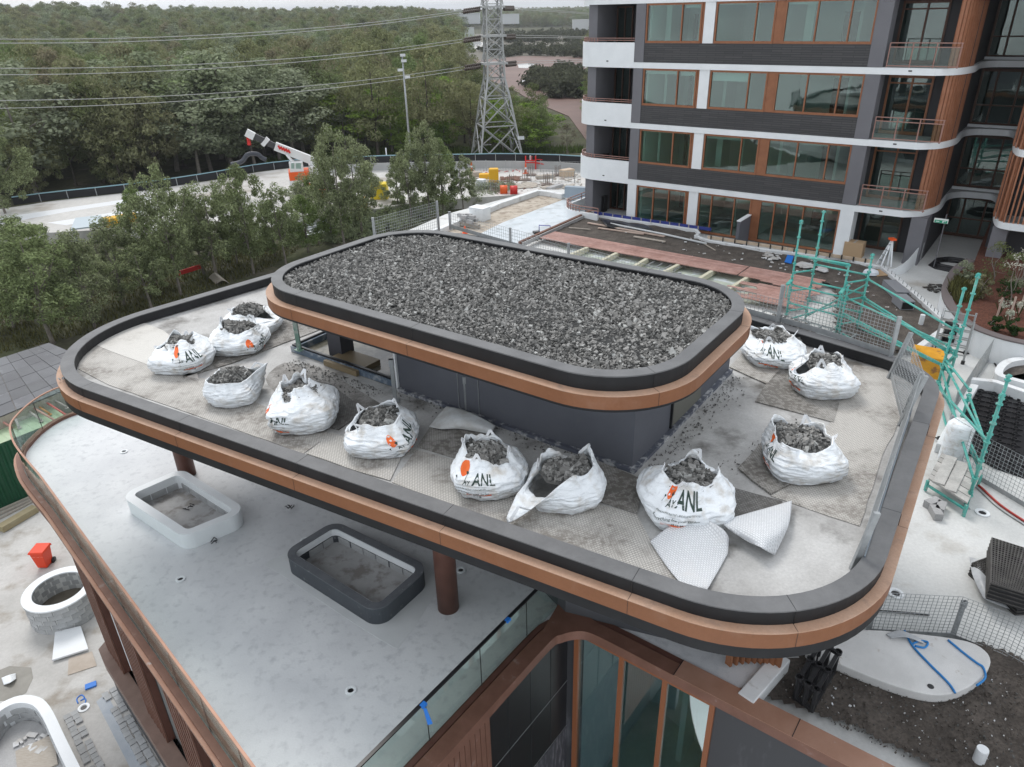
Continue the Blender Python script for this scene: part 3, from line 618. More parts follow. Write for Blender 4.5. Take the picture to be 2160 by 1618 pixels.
        idx0 = min(range(len(sp)), key=lambda i_: (sp[i_] - plan((rec1, -.02))).length)
        walk = densify(offset(sp[idx0:], .10), .01); acc = 0; cnt = 0; last_p = walk[0]; nxt = 0
        for p, q_ in zip(walk[:-1], walk[1:]):
            so = (Vector((p.x, p.y, 0)) - tp_.o); o_ = so.dot(tp_.n); s_ = so.dot(tp_.t)
            if acc >= nxt and ((s_ < fin1 + 2.4 and o_ < 2.2 and cnt < 24)):
                tt = (q_ - p).normalized(); k = MB(); k.bar((p.x, p.y, z0 - .012 + .001), (p.x, p.y, z1 - .003), .06, .14, up=Vector((tt.x, tt.y, 0)))
                if scr is None: scr = k.build('batten_screen', m_batten, tow)
                else: k.build('batten', m_batten, scr)
                nxt = acc + .17; cnt += 1
            acc += (q_ - p).length
        for j in range(16):
            s_ = (-1.98, -1.93, -1.82, -1.64)[j] if j < 4 else -1.64 + (j - 3) * .17; o_ = (1.5, 1.0, .6, .3)[j] if j < 4 else .1
            k = MB(); S(k, s_, s_ + .06, o_, o_ + .14, z0 - .011, z1 - .003)
            if j == 0: scr = k.build('batten_screen', m_batten, tow)
            else: k.build('batten', m_batten, scr)
    # deep middle recess between the two screens
    mo = 6.3
    k = MB(); S(k, -5.5, -1.0, mo + .3, mo + .5, z0, z1 - .002); k.build('recess_wall', m_tdark, tow)
    k = MB(); S(k, -4.42, -4.28, 1.6, mo + .3, z0, z1 - .002); k.build('side_wall', m_tdark, tow)
    k = MB(); S(k, -1.96, -1.8, 1.9, mo + .3, z0, z1 - .002); k.build('side_wall', m_tdark, tow)
    k = MB(); S(k, -1.79, 8.5, 1.5, 1.7, z0, z1 - .002); k.build('recess_wall', m_tdark, tow)
    window([-4.25, -3.55, -2.62, -1.98], mo + .1, z0 + .02, z1 - .12, .1, 'recess_window', m_framed, trans=z0 + .95)
    if f > 0:
        k = MB(); S(k, -4.25, -1.98, mo - .35, mo - .25, z0, z0 + .12); k.build('threshold', m_white, tow)
    if f == 0:
        k = MB(); S(k, -4.95, -4.3, .25, 1.6, z0, z1 - .002); k.build('entry_pier', m_pier, tow)
        k = MB(); S(k, -1.78, -1.2, .3, 1.5, z0, z1 - .002); k.build('entry_pier', m_pier, tow)
k = MB(); S(k, lc + .5, 9, .3, 11, zb[3] + TH + .012, zb[4]); k.build('upper_wall', m_brick, tow)
k = MB(); S(k, lc + .6, 9, 10, 10.2, ZP, zb[3]); S(k, lc + .6, lc + .8, 2.7, 10, ZP, zb[3]); k.build('rear_wall', m_tdark, tow)
# green exit sign at the entry recess
q = tp_.hit(1720 + 1300 / 4.902, 300 + 812 / 4.902, .2); k = MB(); S(k, q[0] - .28, q[0] + .28, .2, .24, q[1] - .11, q[1] + .09); es = k.build('exit_sign', mat('sign_white', (.7, .75, .72), .5)); tag(es, 'small green and white running-man exit sign fixed on a pipe at the tower entry recess', 'sign')
k = MB(); S(k, q[0] - .25, q[0] + .25, .192, .199, q[1] - .1, q[1] + .02); k.build('sign_face', mat('sign_green', (.02, .30, .17), .5), es)
k = MB(); S(k, q[0] - .2, q[0] - .06, .185, .191, q[1] - .055, q[1] - .025); S(k, q[0] + .06, q[0] + .1, .185, .191, q[1] - .08, q[1]); S(k, q[0] + .1, q[0] + .2, .185, .191, q[1] - .03, q[1] - .01); k.build('sign_mark', m_white, es)
k = MB(); k.bar(tp_.pt(q[0] + .15, .28, ZP), tp_.pt(q[0] + .15, .28, q[1] + .3), .03); k.build('pole', m_pier, es)
# ================================================================ loose rock on the upper roof
def rocks(n, region, size, z, seed, squash=.62, layer=.05):
    r = np.random.default_rng(seed)
    base = np.array([(-1, -1, -1), (1, -1, -1), (1, 1, -1), (-1, 1, -1), (-1, -1, 1), (1, -1, 1), (1, 1, 1), (-1, 1, 1)], float)
    fq = np.array([(3, 2, 1, 0), (4, 5, 6, 7), (0, 1, 5, 4), (1, 2, 6, 5), (2, 3, 7, 6), (3, 0, 4, 7)])
    c = region(r, n); n = len(c)
    s = size * r.lognormal(0, .33, (n, 1)) * np.array([1, 1, 1]) * r.uniform(.55, 1.15, (n, 3)); s[:, 2] *= squash
    v = base[None] * s[:, None, :] * r.uniform(.5, 1.0, (n, 8, 3))
    ang = r.uniform(0, 2 * np.pi, n); tl = r.normal(0, .45, (n, 2))
    ca, sa = np.cos(ang), np.sin(ang)
    x = v[..., 0] * ca[:, None] - v[..., 1] * sa[:, None]; y = v[..., 0] * sa[:, None] + v[..., 1] * ca[:, None]; zz = v[..., 2] + x * tl[:, :1] + y * tl[:, 1:]
    o = np.stack([x, y, zz], -1) + c[:, None, :]
    f = fq[None] + (np.arange(n) * 8)[:, None, None]
    return o.reshape(-1, 3), f.reshape(-1, 4), np.repeat(r.choice(4, n, p=[.42, .33, .18, .07]), 6)
m_rock = [m_stone, mat('mid_grey_rock', (.28, .276, .265), .85, fine=.25, fscale=20, spec=.25, coord='Position'), mat('dark_grey_rock', (.10, .10, .096), .8, fine=.25, fscale=20, spec=.25, coord='Position'), mat('pale_grey_rock', (.42, .425, .41), .85, fine=.2, fscale=20, spec=.25, coord='Position')]
up_in = [(p.x, p.y) for p in offset(up_path, .215, True)]
ux = [p[0] for p in up_in]; uy = [p[1] for p in up_in]
def reg_roof(r, n):
    c = np.column_stack([r.uniform(min(ux), max(ux), n), r.uniform(min(uy), max(uy), n)])
    k = np.array([inside(p, up_in) for p in c]); c = c[k]
    return np.column_stack([c, np.full(len(c), ZU - .10) + r.uniform(-.02, .03, len(c)) + .022 * np.sin(c[:, 0] * 1.7 + np.sin(c[:, 1] * 2.3)) * np.cos(c[:, 1] * 1.3 + c[:, 0])])
v, f, mi = rocks(76000, reg_roof, .0235, ZU, 3)
g = kind(obj_np('gravel', v, f, m_rock, None, mi), 'stuff'); tag(g, 'dark crushed rock ballast covering the upper rounded roof', 'gravel')
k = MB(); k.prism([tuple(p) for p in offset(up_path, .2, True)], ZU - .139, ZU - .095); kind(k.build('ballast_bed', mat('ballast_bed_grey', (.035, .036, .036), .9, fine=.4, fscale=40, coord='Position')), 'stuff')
# spill of rock behind the rear bags
sp_poly = PS([(1590, 690), (1640, 672), (1700, 690), (1720, 715), (1690, 728), (1640, 712), (1600, 712)], ZM)
def reg_poly(poly, z, sig=.02):
    xs = [p[0] for p in poly]; ys = [p[1] for p in poly]
    def fn(r, n):
        c = np.column_stack([r.uniform(min(xs), max(xs), n), r.uniform(min(ys), max(ys), n)]); k_ = np.array([inside(p, poly) for p in c]); c = c[k_]
        return np.column_stack([c, np.full(len(c), z) + r.uniform(0, sig * 2, len(c))])
    return fn
v, f, mi = rocks(2600, reg_poly(sp_poly, ZM + .02, .05), .03, ZM, 5)
tag(kind(obj_np('gravel', v, f, m_rock, None, mi), 'stuff'), 'spilled grey rock beside the roof edge behind the rear bags', 'gravel')
# ================================================================ dimpled drainage mats
def matmat(name, c1, c2, dirt, ang, amt=(.44, .66), smooth=False, bw=.05):
    m = bpy.data.materials.new(name); m.use_nodes = True; t = m.node_tree; b = t.nodes['Principled BSDF']; L = t.links; b.inputs['Roughness'].default_value = .65
    geo = N(t, 'ShaderNodeNewGeometry'); mp = N(t, 'ShaderNodeMapping'); mp.inputs['Rotation'].default_value = (0, 0, math.radians(ang)); mp.inputs['Scale'].default_value = (1, 1, 1); L.new(geo.outputs['Position'], mp.inputs['Vector'])
    br = N(t, 'ShaderNodeTexBrick'); br.inputs['Scale'].default_value = 1; br.inputs['Brick Width'].default_value = bw; br.inputs['Row Height'].default_value = bw * .7; br.inputs['Mortar Size'].default_value = bw * .2; br.inputs['Mortar Smooth'].default_value = .6
    br.inputs['Color1'].default_value = (*c1, 1); br.inputs['Color2'].default_value = (*[x * .9 for x in c1], 1); br.inputs['Mortar'].default_value = (*c2, 1); L.new(mp.outputs[0], br.inputs['Vector'])
    n1 = N(t, 'ShaderNodeTexNoise'); n1.inputs['Scale'].default_value = .9; n1.inputs['Detail'].default_value = 8; n1.inputs['Roughness'].default_value = .65; L.new(geo.outputs['Position'], n1.inputs['Vector'])
    r = N(t, 'ShaderNodeMapRange'); r.inputs['From Min'].default_value = amt[0]; r.inputs['From Max'].default_value = amt[1]; L.new(n1.outputs['Fac'], r.inputs['Value'])
    n2 = N(t, 'ShaderNodeTexNoise'); n2.inputs['Scale'].default_value = 13; n2.inputs['Detail'].default_value = 5; L.new(geo.outputs['Position'], n2.inputs['Vector'])
    r2 = N(t, 'ShaderNodeMapRange'); r2.inputs['From Min'].default_value = .42; r2.inputs['From Max'].default_value = .62; L.new(n2.outputs['Fac'], r2.inputs['Value'])
    md = N(t, 'ShaderNodeMath', operation='MULTIPLY'); L.new(r.outputs[0], md.inputs[0]); L.new(r2.outputs[0], md.inputs[1])
    ad = N(t, 'ShaderNodeMath', operation='MULTIPLY_ADD'); L.new(r.outputs[0], ad.inputs[0]); ad.inputs[1].default_value = .55; ad.use_clamp = True; L.new(md.outputs[0], ad.inputs[2])
    x = N(t, 'ShaderNodeMixRGB'); L.new(ad.outputs[0], x.inputs['Fac']); L.new(br.outputs['Color'], x.inputs['Color1']); x.inputs['Color2'].default_value = (*dirt, 1); L.new(x.outputs[0], b.inputs['Base Color'])
    bn = N(t, 'ShaderNodeBump'); bn.inputs['Strength'].default_value = .5 if not smooth else .15; bn.inputs['Distance'].default_value = .012; bn.invert = True; L.new(br.outputs['Fac'], bn.inputs['Height']); L.new(bn.outputs[0], b.inputs['Normal'])
    return m
m_mat = matmat('dusty_dimple_mat', (.66, .64, .60), (.36, .345, .32), (.24, .222, .20), 30)
m_mat2 = matmat('grimy_dimple_mat', (.50, .485, .46), (.27, .26, .24), (.15, .14, .125), 30, (.36, .6))
m_mat3 = matmat('clean_back_of_mat', (.60, .585, .55), (.57, .555, .52), (.40, .385, .35), 30, (.5, .75), True)
m_matw = matmat('white_dimple_mat', (.80, .82, .84), (.56, .58, .60), (.66, .66, .66), 55, (.55, .8), bw=.042)
m_mat4 = matmat('dark_dimple_mat', (.30, .295, .28), (.10, .098, .095), (.10, .095, .088), 30, (.36, .62))
mats = [
 ([(166, 778), (168, 742), (198, 700), (330, 778), (450, 803), (600, 880), (700, 915), (640, 957), (567, 931), (358, 857), (230, 812)], m_mat, 1, 'long dusty dimpled mat along the front curb at the left end of the roof'),
 ([(195, 726), (240, 702), (300, 680), (347, 699), (400, 742), (420, 800), (336, 780)], m_mat3, 2, 'smooth cream mat laid over the dimpled one at the left curved corner of the roof'),
 ([(386, 797), (492, 766), (600, 724), (690, 690), (620, 668), (470, 690), (380, 755)], m_mat2, 2, 'grubby mat running under the two bags beside the green post'),
 ([(602, 878), (715, 908), (770, 868), (700, 812), (640, 800), (590, 840)], m_mat4, 3, 'dark wet mat on the roof between the well curb and the leaning bag'),
 ([(645, 957), (700, 914), (735, 925), (880, 950), (846, 966), (822, 1014), (740, 990)], m_mat, 2, 'short speckled mat along the front curb under the bag with the sideways logo'),
 ([(878, 944), (905, 905), (945, 872), (1042, 908), (1010, 945), (960, 967)], m_mat2, 3, 'grey mat with a turned up white edge below the plant room wall'),
 ([(828, 1018), (878, 949), (958, 971), (1110, 1055), (1250, 1060), (1345, 1085), (1372, 1142), (1434, 1228), (1400, 1214), (1295, 1180), (1100, 1116), (1017, 1089)], m_mat, 1, 'broad speckled mat on the front edge of the roof below the open bags'),
 ([(1185, 985), (1230, 960), (1360, 1015), (1345, 1083), (1256, 1056)], m_mat2, 3, 'mat behind the slumped open bag near the foot of the plant room corner'),
 ([(1802, 770), (1868, 776), (1891, 803), (1893, 850), (1903, 880), (1862, 960), (1815, 1110), (1625, 1046), (1700, 1000), (1670, 950), (1755, 890)], m_mat, 1, 'large worn mat covering the roof along the right hand mesh guard'),
 ([(1594, 848), (1630, 785), (1690, 768), (1772, 850), (1757, 891)], m_mat2, 2, 'squarish mat stretching out under the wrinkled bag'),
 ([(1538, 775), (1560, 752), (1600, 715), (1690, 735), (1640, 785), (1618, 811)], m_mat, 3, 'pale mat below the rearmost bag by the copper roof edge'),
 ([(1555, 990), (1605, 935), (1720, 955), (1690, 1010), (1625, 1044)], m_mat2, 4, 'mat poking out from under the big bag on the right'),
 ([(1520, 1100), (1545, 1030), (1652, 1060), (1640, 1085), (1560, 1110)], m_mat4, 3, 'dark mat behind the two white flipped mats'),
]
for pts, mm, lv, lab in mats:
    poly = ccw(PS(pts, ZM + .01)); cen = sum(poly, Vector((0, 0))) / len(poly)
    ring = []
    for a, b in zip(poly, poly[1:] + poly[:1]):
        n_ = max(1, int((b - a).length / .35)); ring += [a.lerp(b, i / n_) + Vector((rnd.uniform(-.012, .012), rnd.uniform(-.012, .012))) for i in range(n_)]
    k = MB(); k.prism([tuple(p) for p in ring], ZM + .003 * lv, ZM + .004 + .009 * lv); tag(k.build('drainage_mat', mm), lab, 'drainage mat')
def sheet(name, grid, mm, label, th=.008, n=6):      # a curled sheet through a grid of points
    rows = [smooth_path(r, n) for r in grid]; cols = list(zip(*rows)); full = [smooth_path(list(c), n) for c in cols]
    k = MB(); k.smooth = True; a = len(full); b = len(full[0]); vs = [p for r in full for p in r]
    k.add(vs, [(i * b + j, i * b + j + 1, (i + 1) * b + j + 1, (i + 1) * b + j) for i in range(a - 1) for j in range(b - 1)])
    o = k.build(name, mm); so = o.modifiers.new('thickness', 'SOLIDIFY'); so.thickness = th; so.offset = 0
    return tag(o, label, 'drainage mat')
h = ZM
sheet('drainage_mat', [[P(1371, 1142, h + .05), P(1425, 1100, h + .22), P(1459, 1083, h + .30), P(1519, 1112, h + .30), P(1538, 1135, h + .12)], [P(1389, 1170, h + .04), P(1440, 1150, h + .14), P(1480, 1140, h + .16), P(1530, 1160, h + .08)] + [P(1534, 1165, h + .04)], [P(1410, 1200, h + .04), P(1445, 1195, h + .07), P(1480, 1190, h + .07), P(1515, 1188, h + .05), P(1524, 1188, h + .03)], [P(1434, 1229, h + .05), P(1455, 1236, h + .06), P(1470, 1240, h + .06), P(1484, 1243, h + .06), P(1490, 1247, h + .05)]], m_matw, 'clean white dimpled mat flipped back over the curb below the big round bag')
sheet('drainage_mat', [[P(1519, 1100, h + .22), P(1580, 1082, h + .25), P(1630, 1068, h + .2), P(1670, 1056, h + .12)], [P(1530, 1110, h + .24), P(1590, 1105, h + .3), P(1640, 1092, h + .24), P(1668, 1085, h + .14)], [P(1545, 1122, h + .2), P(1600, 1130, h + .3), P(1640, 1125, h + .25), P(1660, 1117, h + .15)], [P(1578, 1143, h + .14), P(1605, 1155, h + .24), P(1620, 1164, h + .16), P(1634, 1171, h + .04)]], m_matw, 'white dimpled mat curled into a pointed fold beside the flipped mat')
sheet('drainage_mat', [[P(905, 900, h + .04), P(925, 875, h + .1), P(942, 857, h + .16)], [P(930, 905, h + .08), P(955, 880, h + .2), P(975, 864, h + .2)], [P(970, 905, h + .06), P(1000, 895, h + .18), P(1010, 878, h + .2)], [P(1030, 915, h + .05), P(1040, 908, h + .12), P(1045, 898, h + .14)]], mat('pale_mat_edge', (.66, .69, .70), .6, col2=(.5, .5, .48), scale=4), 'turned up white mat edge leaning on the plant room wall')
# crumbs of rock and dirt swept against the plant room and between the mats
def reg_line(a_, b_, wd_, z):
    def fn(r, n):
        t_ = r.uniform(0, 1, n); o_ = np.abs(r.normal(0, wd_, n)); d_ = (b_ - a_).normalized(); return np.column_stack([a_.x + (b_.x - a_.x) * t_ + d_.y * o_, a_.y + (b_.y - a_.y) * t_ - d_.x * o_, np.full(n, z) + r.uniform(0, .01, n)])
    return fn
for i, (a_, b_, n_, wd_, lab) in enumerate(((UV(-9.4, 9.0), UV(-4.2, 9.0), 260, .16, 'rock crumbs swept along the long plant room wall'), (UV(-4.15, 9.2), UV(-4.15, 13.3), 260, .2, 'rock crumbs along the right plant room wall'), (UV(-12.4, 8.9), UV(-9.6, 8.9), 300, .25, 'dirt and rock crumbs in front of the well curb'), (UV(-3.2, 10.0), UV(-2.6, 12.2), 160, .5, 'rock crumbs over the stained roof on the right'))):
    v, f, mi = rocks(n_, reg_line(a_, b_, wd_, ZM + .012), .013, ZM, 40 + i); tag(kind(obj_np('gravel', v, f, m_rock, None, mi), 'stuff'), lab, 'gravel')
for i, pts in enumerate(([(560, 800), (600, 765), (650, 780), (690, 800), (640, 830), (590, 835)], [(640, 770), (700, 790), (800, 850), (850, 880), (830, 890), (740, 850)])):
    base_ = g0 = ccw(PS(pts, ZM)); pp_ = [v_.xy for v_ in smooth_path([Vector((p.x, p.y, 0)) for p in base_ + base_[:1]], 3)][:-1]; k = MB(); k.prism([tuple(p) for p in ccw(pp_)], ZM + .0015, ZM + .0028 + .0004 * i); kind(k.build('silt_patch', mat('damp_silt', (.12, .112, .10), .5, col2=(.30, .29, .275), scale=2.0, detail=9, lo=.36, hi=.56, fine=.3, fscale=30, coord='Position') if 'damp_silt' not in bpy.data.materials else bpy.data.materials['damp_silt']), 'structure')
# ================================================================ bulk bags
m_bag = bpy.data.materials.new('white_woven_bag'); m_bag.use_nodes = True
t = m_bag.node_tree; b_ = t.nodes['Principled BSDF']; b_.inputs['Roughness'].default_value = .55; b_.inputs['Base Color'].default_value = (.80, .84, .87, 1); b_.inputs['Specular IOR Level'].default_value = .35
b_.inputs['Subsurface Weight'].default_value = 0
geo = N(t, 'ShaderNodeNewGeometry'); mp_ = N(t, 'ShaderNodeMapping'); mp_.inputs['Scale'].default_value = (2.2, 2.2, 9); t.links.new(geo.outputs['Position'], mp_.inputs['Vector'])
n1 = N(t, 'ShaderNodeTexNoise'); n1.inputs['Scale'].default_value = 1.6; n1.inputs['Detail'].default_value = 5; n1.inputs['Distortion'].default_value = 1.2; t.links.new(mp_.outputs[0], n1.inputs['Vector'])
n3 = N(t, 'ShaderNodeTexNoise'); n3.inputs['Scale'].default_value = 5; n3.inputs['Detail'].default_value = 5; t.links.new(geo.outputs['Position'], n3.inputs['Vector'])
cr_ = N(t, 'ShaderNodeValToRGB'); cr_.color_ramp.elements[0].position = .28; cr_.color_ramp.elements[1].position = .5; cr_.color_ramp.elements[0].color = (.60, .58, .54, 1); cr_.color_ramp.elements[1].color = (.84, .88, .91, 1)
t.links.new(n3.outputs['Fac'], cr_.inputs['Fac']); t.links.new(cr_.outputs['Color'], b_.inputs['Base Color'])
bn = N(t, 'ShaderNodeBump'); bn.inputs['Strength'].default_value = .75; bn.inputs['Distance'].default_value = .06; t.links.new(n1.outputs['Fac'], bn.inputs['Height']); t.links.new(bn.outputs[0], b_.inputs['Normal'])
m_org = mat('orange_print', (.80, .12, .02), .6, col2=(.86, .18, .04), scale=9)
m_ink = mat('dark_green_print', (.03, .055, .045), .6)
m_webs = mat('white_webbing', (.80, .82, .84), .6, fine=.06, fscale=80)
_fonts = {}
def text_tris(s_, size=1., bold=False):
    cu = bpy.data.curves.new('lettering', 'FONT'); cu.body = s_; cu.size = size; cu.resolution_u = 2
    if bold: cu.offset = .018 * size
    o = bpy.data.objects.new('lettering', cu); C.objects.link(o)
    dg = bpy.context.evaluated_depsgraph_get(); me = bpy.data.meshes.new_from_object(o.evaluated_get(dg))
    bm = bmesh.new(); bm.from_mesh(me); bmesh.ops.triangulate(bm, faces=bm.faces[:]); bmesh.ops.subdivide_edges(bm, edges=[e for e in bm.edges if e.calc_length() > .12 * size], cuts=1)
    bmesh.ops.triangulate(bm, faces=bm.faces[:]); bm.verts.index_update()
    v_ = [(v.co.x, v.co.y) for v in bm.verts]; f_ = [[v.index for v in fc.verts] for fc in bm.faces]; bm.free()
    bpy.data.objects.remove(o); bpy.data.meshes.remove(me); bpy.data.curves.remove(cu)
    xs = [p[0] for p in v_]; return v_, f_, max(xs) if xs else 0
T_ANL = text_tris('ANL', .24, True); T_PRE = text_tris('AY', .10, True); T_SUB = text_tris('AUSTRALIAN NATIVE LANDSCAPES PTY LTD', .036); T_EV = text_tris('Everything for your garden', .075); T_NO = text_tris('13 13 58', .05, True)
bags = []
def bag(label, px, py, rad, hgt, face, lean=(0, 0), seed=0, fill=.75, mouth=.8, logo=None, sl=.74, flap=None, mouth_off=(0, 0), rim=.10, loops=4, heap=.12, square=.35, spread=1.0):
    hgt *= .93; mouth *= .88
    base = P(px, py, ZM + .035); R_ = random.Random(seed); ox, oy = R_.uniform(0, 50), R_.uniform(0, 50)
    root = thing('bulk_bag', label, 'bulk bag', base, 'white bulk bags of rock on the lower roof')
    ra = math.radians(face)
    def surf(th, t_, out_=0, nf=False):      # th around, t_ 0 bottom .. 1 rim
        sq = 1 / max(abs(math.cos(th)), abs(math.sin(th))) ** square
        q_ = .50
        if t_ < q_: prof = .90 + .16 * math.sin(t_ / q_ * math.pi * .62)
        else:
            p0 = .90 + .16 * math.sin(math.pi * .62); u = (t_ - q_) / (1 - q_)
            prof = p0 + (mouth - p0) * (.45 * u + .55 * u * u * (3 - 2 * u))
        w1 = mnoise.noise(Vector((math.cos(th) * 1.3 + ox, math.sin(th) * 1.3 + oy, t_ * 1.1)))
        w2 = mnoise.noise(Vector((math.cos(th) * 2.2 + oy, math.sin(th) * 2.2, t_ * 11 + ox)))
        w3 = mnoise.noise(Vector((math.cos(th) * 6 + ox, math.sin(th) * 6 + oy, t_ * 4)))
        amp = .12 + .34 * max(0, t_ - .45)
        r = rad * sq * prof * spread * (1 + amp * w1 + (.055 if t_ < .7 else .03) * (1 - 2.2 * abs(w2)) + (.022 + .05 * max(0, t_ - .55)) * w3 + (.03 + .09 * max(0, t_ - .4)) * (.35 - abs(mnoise.noise(Vector((math.cos(th) * 3.1 + oy, math.sin(th) * 3.1 + ox, t_ * 1.4))))))
        if flap and not nf:
            d = abs((th - math.radians(flap[0]) + math.pi) % (2 * math.pi) - math.pi); g_ = math.exp(-(d / math.radians(flap[1])) ** 2)
        else: g_ = 0
        z = hgt * (t_ ** .92)
        if t_ > .62: z += (t_ - .62) / .38 * hgt * (rim * 2.6 * w1 + rim * .35 * w3 + rim * .45 * math.cos(4 * (th - ra) + ox))
        r += out_
        x = math.cos(th) * r; y = math.sin(th) * r
        if g_ > 0 and t_ > .55:
            u = (t_ - .55) / .45; x += math.cos(math.radians(flap[0])) * flap[2] * u * g_; y += math.sin(math.radians(flap[0])) * flap[2] * u * g_; z -= g_ * u * (z - .05) * flap[3]
        x += lean[0] * t_ * t_ + mouth_off[0] * max(0, t_ - .6); y += lean[1] * t_ * t_ + mouth_off[1] * max(0, t_ - .6)
        return Vector((x, y, max(z, 0))) + base
    NT, NU = 112, 40; vs = []; fs = []
    for j in range(NU):
        for i in range(NT): vs.append(surf(2 * math.pi * i / NT, j / (NU - 1)))
    for j in range(NU - 1):
        for i in range(NT): fs.append((j * NT + i, j * NT + (i + 1) % NT, (j + 1) * NT + (i + 1) % NT, (j + 1) * NT + i))
    # inside of the mouth, folded down
    for j, (tt, dn) in enumerate(((1.0, .0), (.93, .05), (.82, .12))):
        for i in range(NT):
            p = surf(2 * math.pi * i / NT, tt, -.02 - .015 * j); vs.append(p)
    for j in range(2):
        for i in range(NT): a = (NU + j) * NT; fs.append((a + i, a + (i + 1) % NT, a + NT + (i + 1) % NT, a + NT + i))
    for i in range(NT): a = (NU - 1) * NT; fs.append((a + i, a + (i + 1) % NT, a + NT + (i + 1) % NT, a + NT + i))
    k = MB(); k.smooth = True; k.add(vs, fs); k.build('bag_body', m_bag, root)
    # fill: a heap of rock
    r_ = np.random.default_rng(seed + 100); mc = base + Vector((lean[0] * fill + mouth_off[0] * max(0, fill - .6), lean[1] * fill + mouth_off[1] * max(0, fill - .6), 0))
    ring = [surf(2 * math.pi * i / 24, fill, -.06, True) for i in range(24)]
    for p in ring: p.z = min(p.z, base.z + hgt * fill ** .92 + .03)
    cx = sum(p.x for p in ring) / 24; cy = sum(p.y for p in ring) / 24; zc = base.z + hgt * fill ** .92
    k = MB(); k.add(ring + [Vector((cx, cy, zc + heap))], [(i, (i + 1) % 24, 24) for i in range(24)]); k.build('rock_core', m_rock[2], root)
    def reg(r, n):
        th = r.uniform(0, 2 * np.pi, n); q = .86 * np.sqrt(r.uniform(0, 1, n)); o = np.empty((n, 3))
        for i in range(n):
            p = ring[int(th[i] / (2 * math.pi) * 24) % 24]; o[i] = (cx + (p.x - cx) * q[i], cy + (p.y - cy) * q[i], p.z * q[i] + (zc) * (1 - q[i]) + heap * (1 - q[i] ** 1.5) + r.uniform(0, .015))
        return o
    v_, f_, m_ = rocks(int(760 * rad / .6 * mouth), reg, .030, 0, seed + 7)
    o0 = np.array(base); ob = kind(obj_np('rock_fill', v_ - o0, f_, m_rock, root, m_), 'stuff')
    # lifting loops
    for q in range(loops):
        th = ra + math.pi / 4 + q * math.pi / 2 + R_.uniform(-.25, .25); a = surf(th - .16, .97, .0); b2 = surf(th + .16, .97, .0)
        top = (a + b2) / 2 + Vector((math.cos(th) * R_.uniform(-.04, .12), math.sin(th) * R_.uniform(-.04, .12), R_.uniform(.05, .16)))
        pts = smooth_path([a, a.lerp(top, .75), top, b2.lerp(top, .75), b2], 3); k = MB()
        for p, q2 in zip(pts[:-1], pts[1:]): k.bar(p, q2, .045, .008, up=Vector((math.cos(th), math.sin(th), 0)))
        k.build('lifting_loop', m_webs, root)
    if logo is not None:
        la, lo_, roll_ = math.radians(logo[0]), logo[1], math.radians(logo[2])
        def onbag(u, w_, out_=.007):
            cu, su = math.cos(roll_), math.sin(roll_); u, w_ = (u * cu - w_ * su), (u * su + w_ * cu)
            return surf(la + u / (rad * 1.05), max(.02, min(.98, (lo_ + w_) / hgt)), out_)
        def pr(v_, f_, name, mm, u0, w0, s_=1., out_=.007):
            k = MB(); k.add([onbag(u0 + a * s_, w0 + b * s_, out_) for a, b in v_], f_); return k.build(name, mm, root)
        n_ = 26; disc = [(0, 0)]; fd = []
        for rr_ in (.5, 1):
            disc += [(.085 * rr_ * math.cos(2 * math.pi * i / n_), .11 * rr_ * math.sin(2 * math.pi * i / n_)) for i in range(n_)]
        fd = [(0, 1 + i, 1 + (i + 1) % n_) for i in range(n_)] + [(1 + i, 1 + n_ + i, 1 + n_ + (i + 1) % n_, 1 + (i + 1) % n_) for i in range(n_)]
        pr(disc, fd, 'printed_sun', m_org, -.26, .11, sl)
        tree = [(-.006, -.09), (.006, -.09), (.004, -.02), (.03, .0), (.025, .02), (.0, .03), (-.03, .02), (-.03, .002), (-.004, -.02)]
        pr(tree, [tuple(range(9))], 'printed_tree', m_ink, -.21, .06, sl, .009)
        tree2 = [(a * .6, b * .6) for a, b in tree]; pr(tree2, [tuple(range(9))], 'printed_tree', m_ink, -.34, .02, sl, .009)
        pr(*T_PRE[:2], 'printed_lettering', m_ink, -.23, -.055, sl); pr(*T_ANL[:2], 'printed_lettering', m_ink, -.10, -.055, sl)
        pr(*T_SUB[:2], 'printed_lettering', m_ink, -.34, -.125, sl * .95); pr(*T_EV[:2], 'printed_lettering', m_ink, -.36, -.21, sl * .85); pr(*T_NO[:2], 'printed_lettering', m_ink, -.1, -.275, sl)
        st = [(-.25 + .5 * i / 10, w_) for w_ in (-.33, -.29) for i in range(11)]; pr(st, [(i, i + 1, 12 + i, 11 + i) for i in range(10)], 'printed_stripe', m_org, 0, 0, sl)
    bags.append(root); return root
bag('bulk bag nearly closed, with one loose ear, standing on the cream mat', 390, 768, .58, .60, 30, seed=1, fill=.80, mouth=.55, logo=(-52, .36, 4), mouth_off=(-.1, .25), rim=.14, flap=(172, 22, .35, .45))
bag('open bulk bag with lettering along its lower right edge, beside the nearly closed one', 508, 730, .60, .50, 20, seed=2, fill=.85, mouth=.72, logo=(-28, .22, 14), heap=.16, mouth_off=(.1, .1))
bag('slumped bulk bag half under the upper roof with a plain side, beside the green post', 536, 692, .64, .50, 60, seed=3, fill=.86, mouth=.62, heap=.2, mouth_off=(-.3, 0), flap=(-12, 26, .35, .6))
bag('low bulk bag heaped full of rock with a knotted neck on its right', 498, 836, .50, .50, 0, seed=4, fill=.90, mouth=.86, heap=.16, rim=.05, flap=(25, 16, .3, -.25), loops=1)
bag('tall pointed bulk bag standing at the dark wet mat with a small opening', 645, 886, .57, .78, 20, seed=5, fill=.74, mouth=.5, logo=(-122, .30, 2), mouth_off=(-.25, .1), rim=.12)
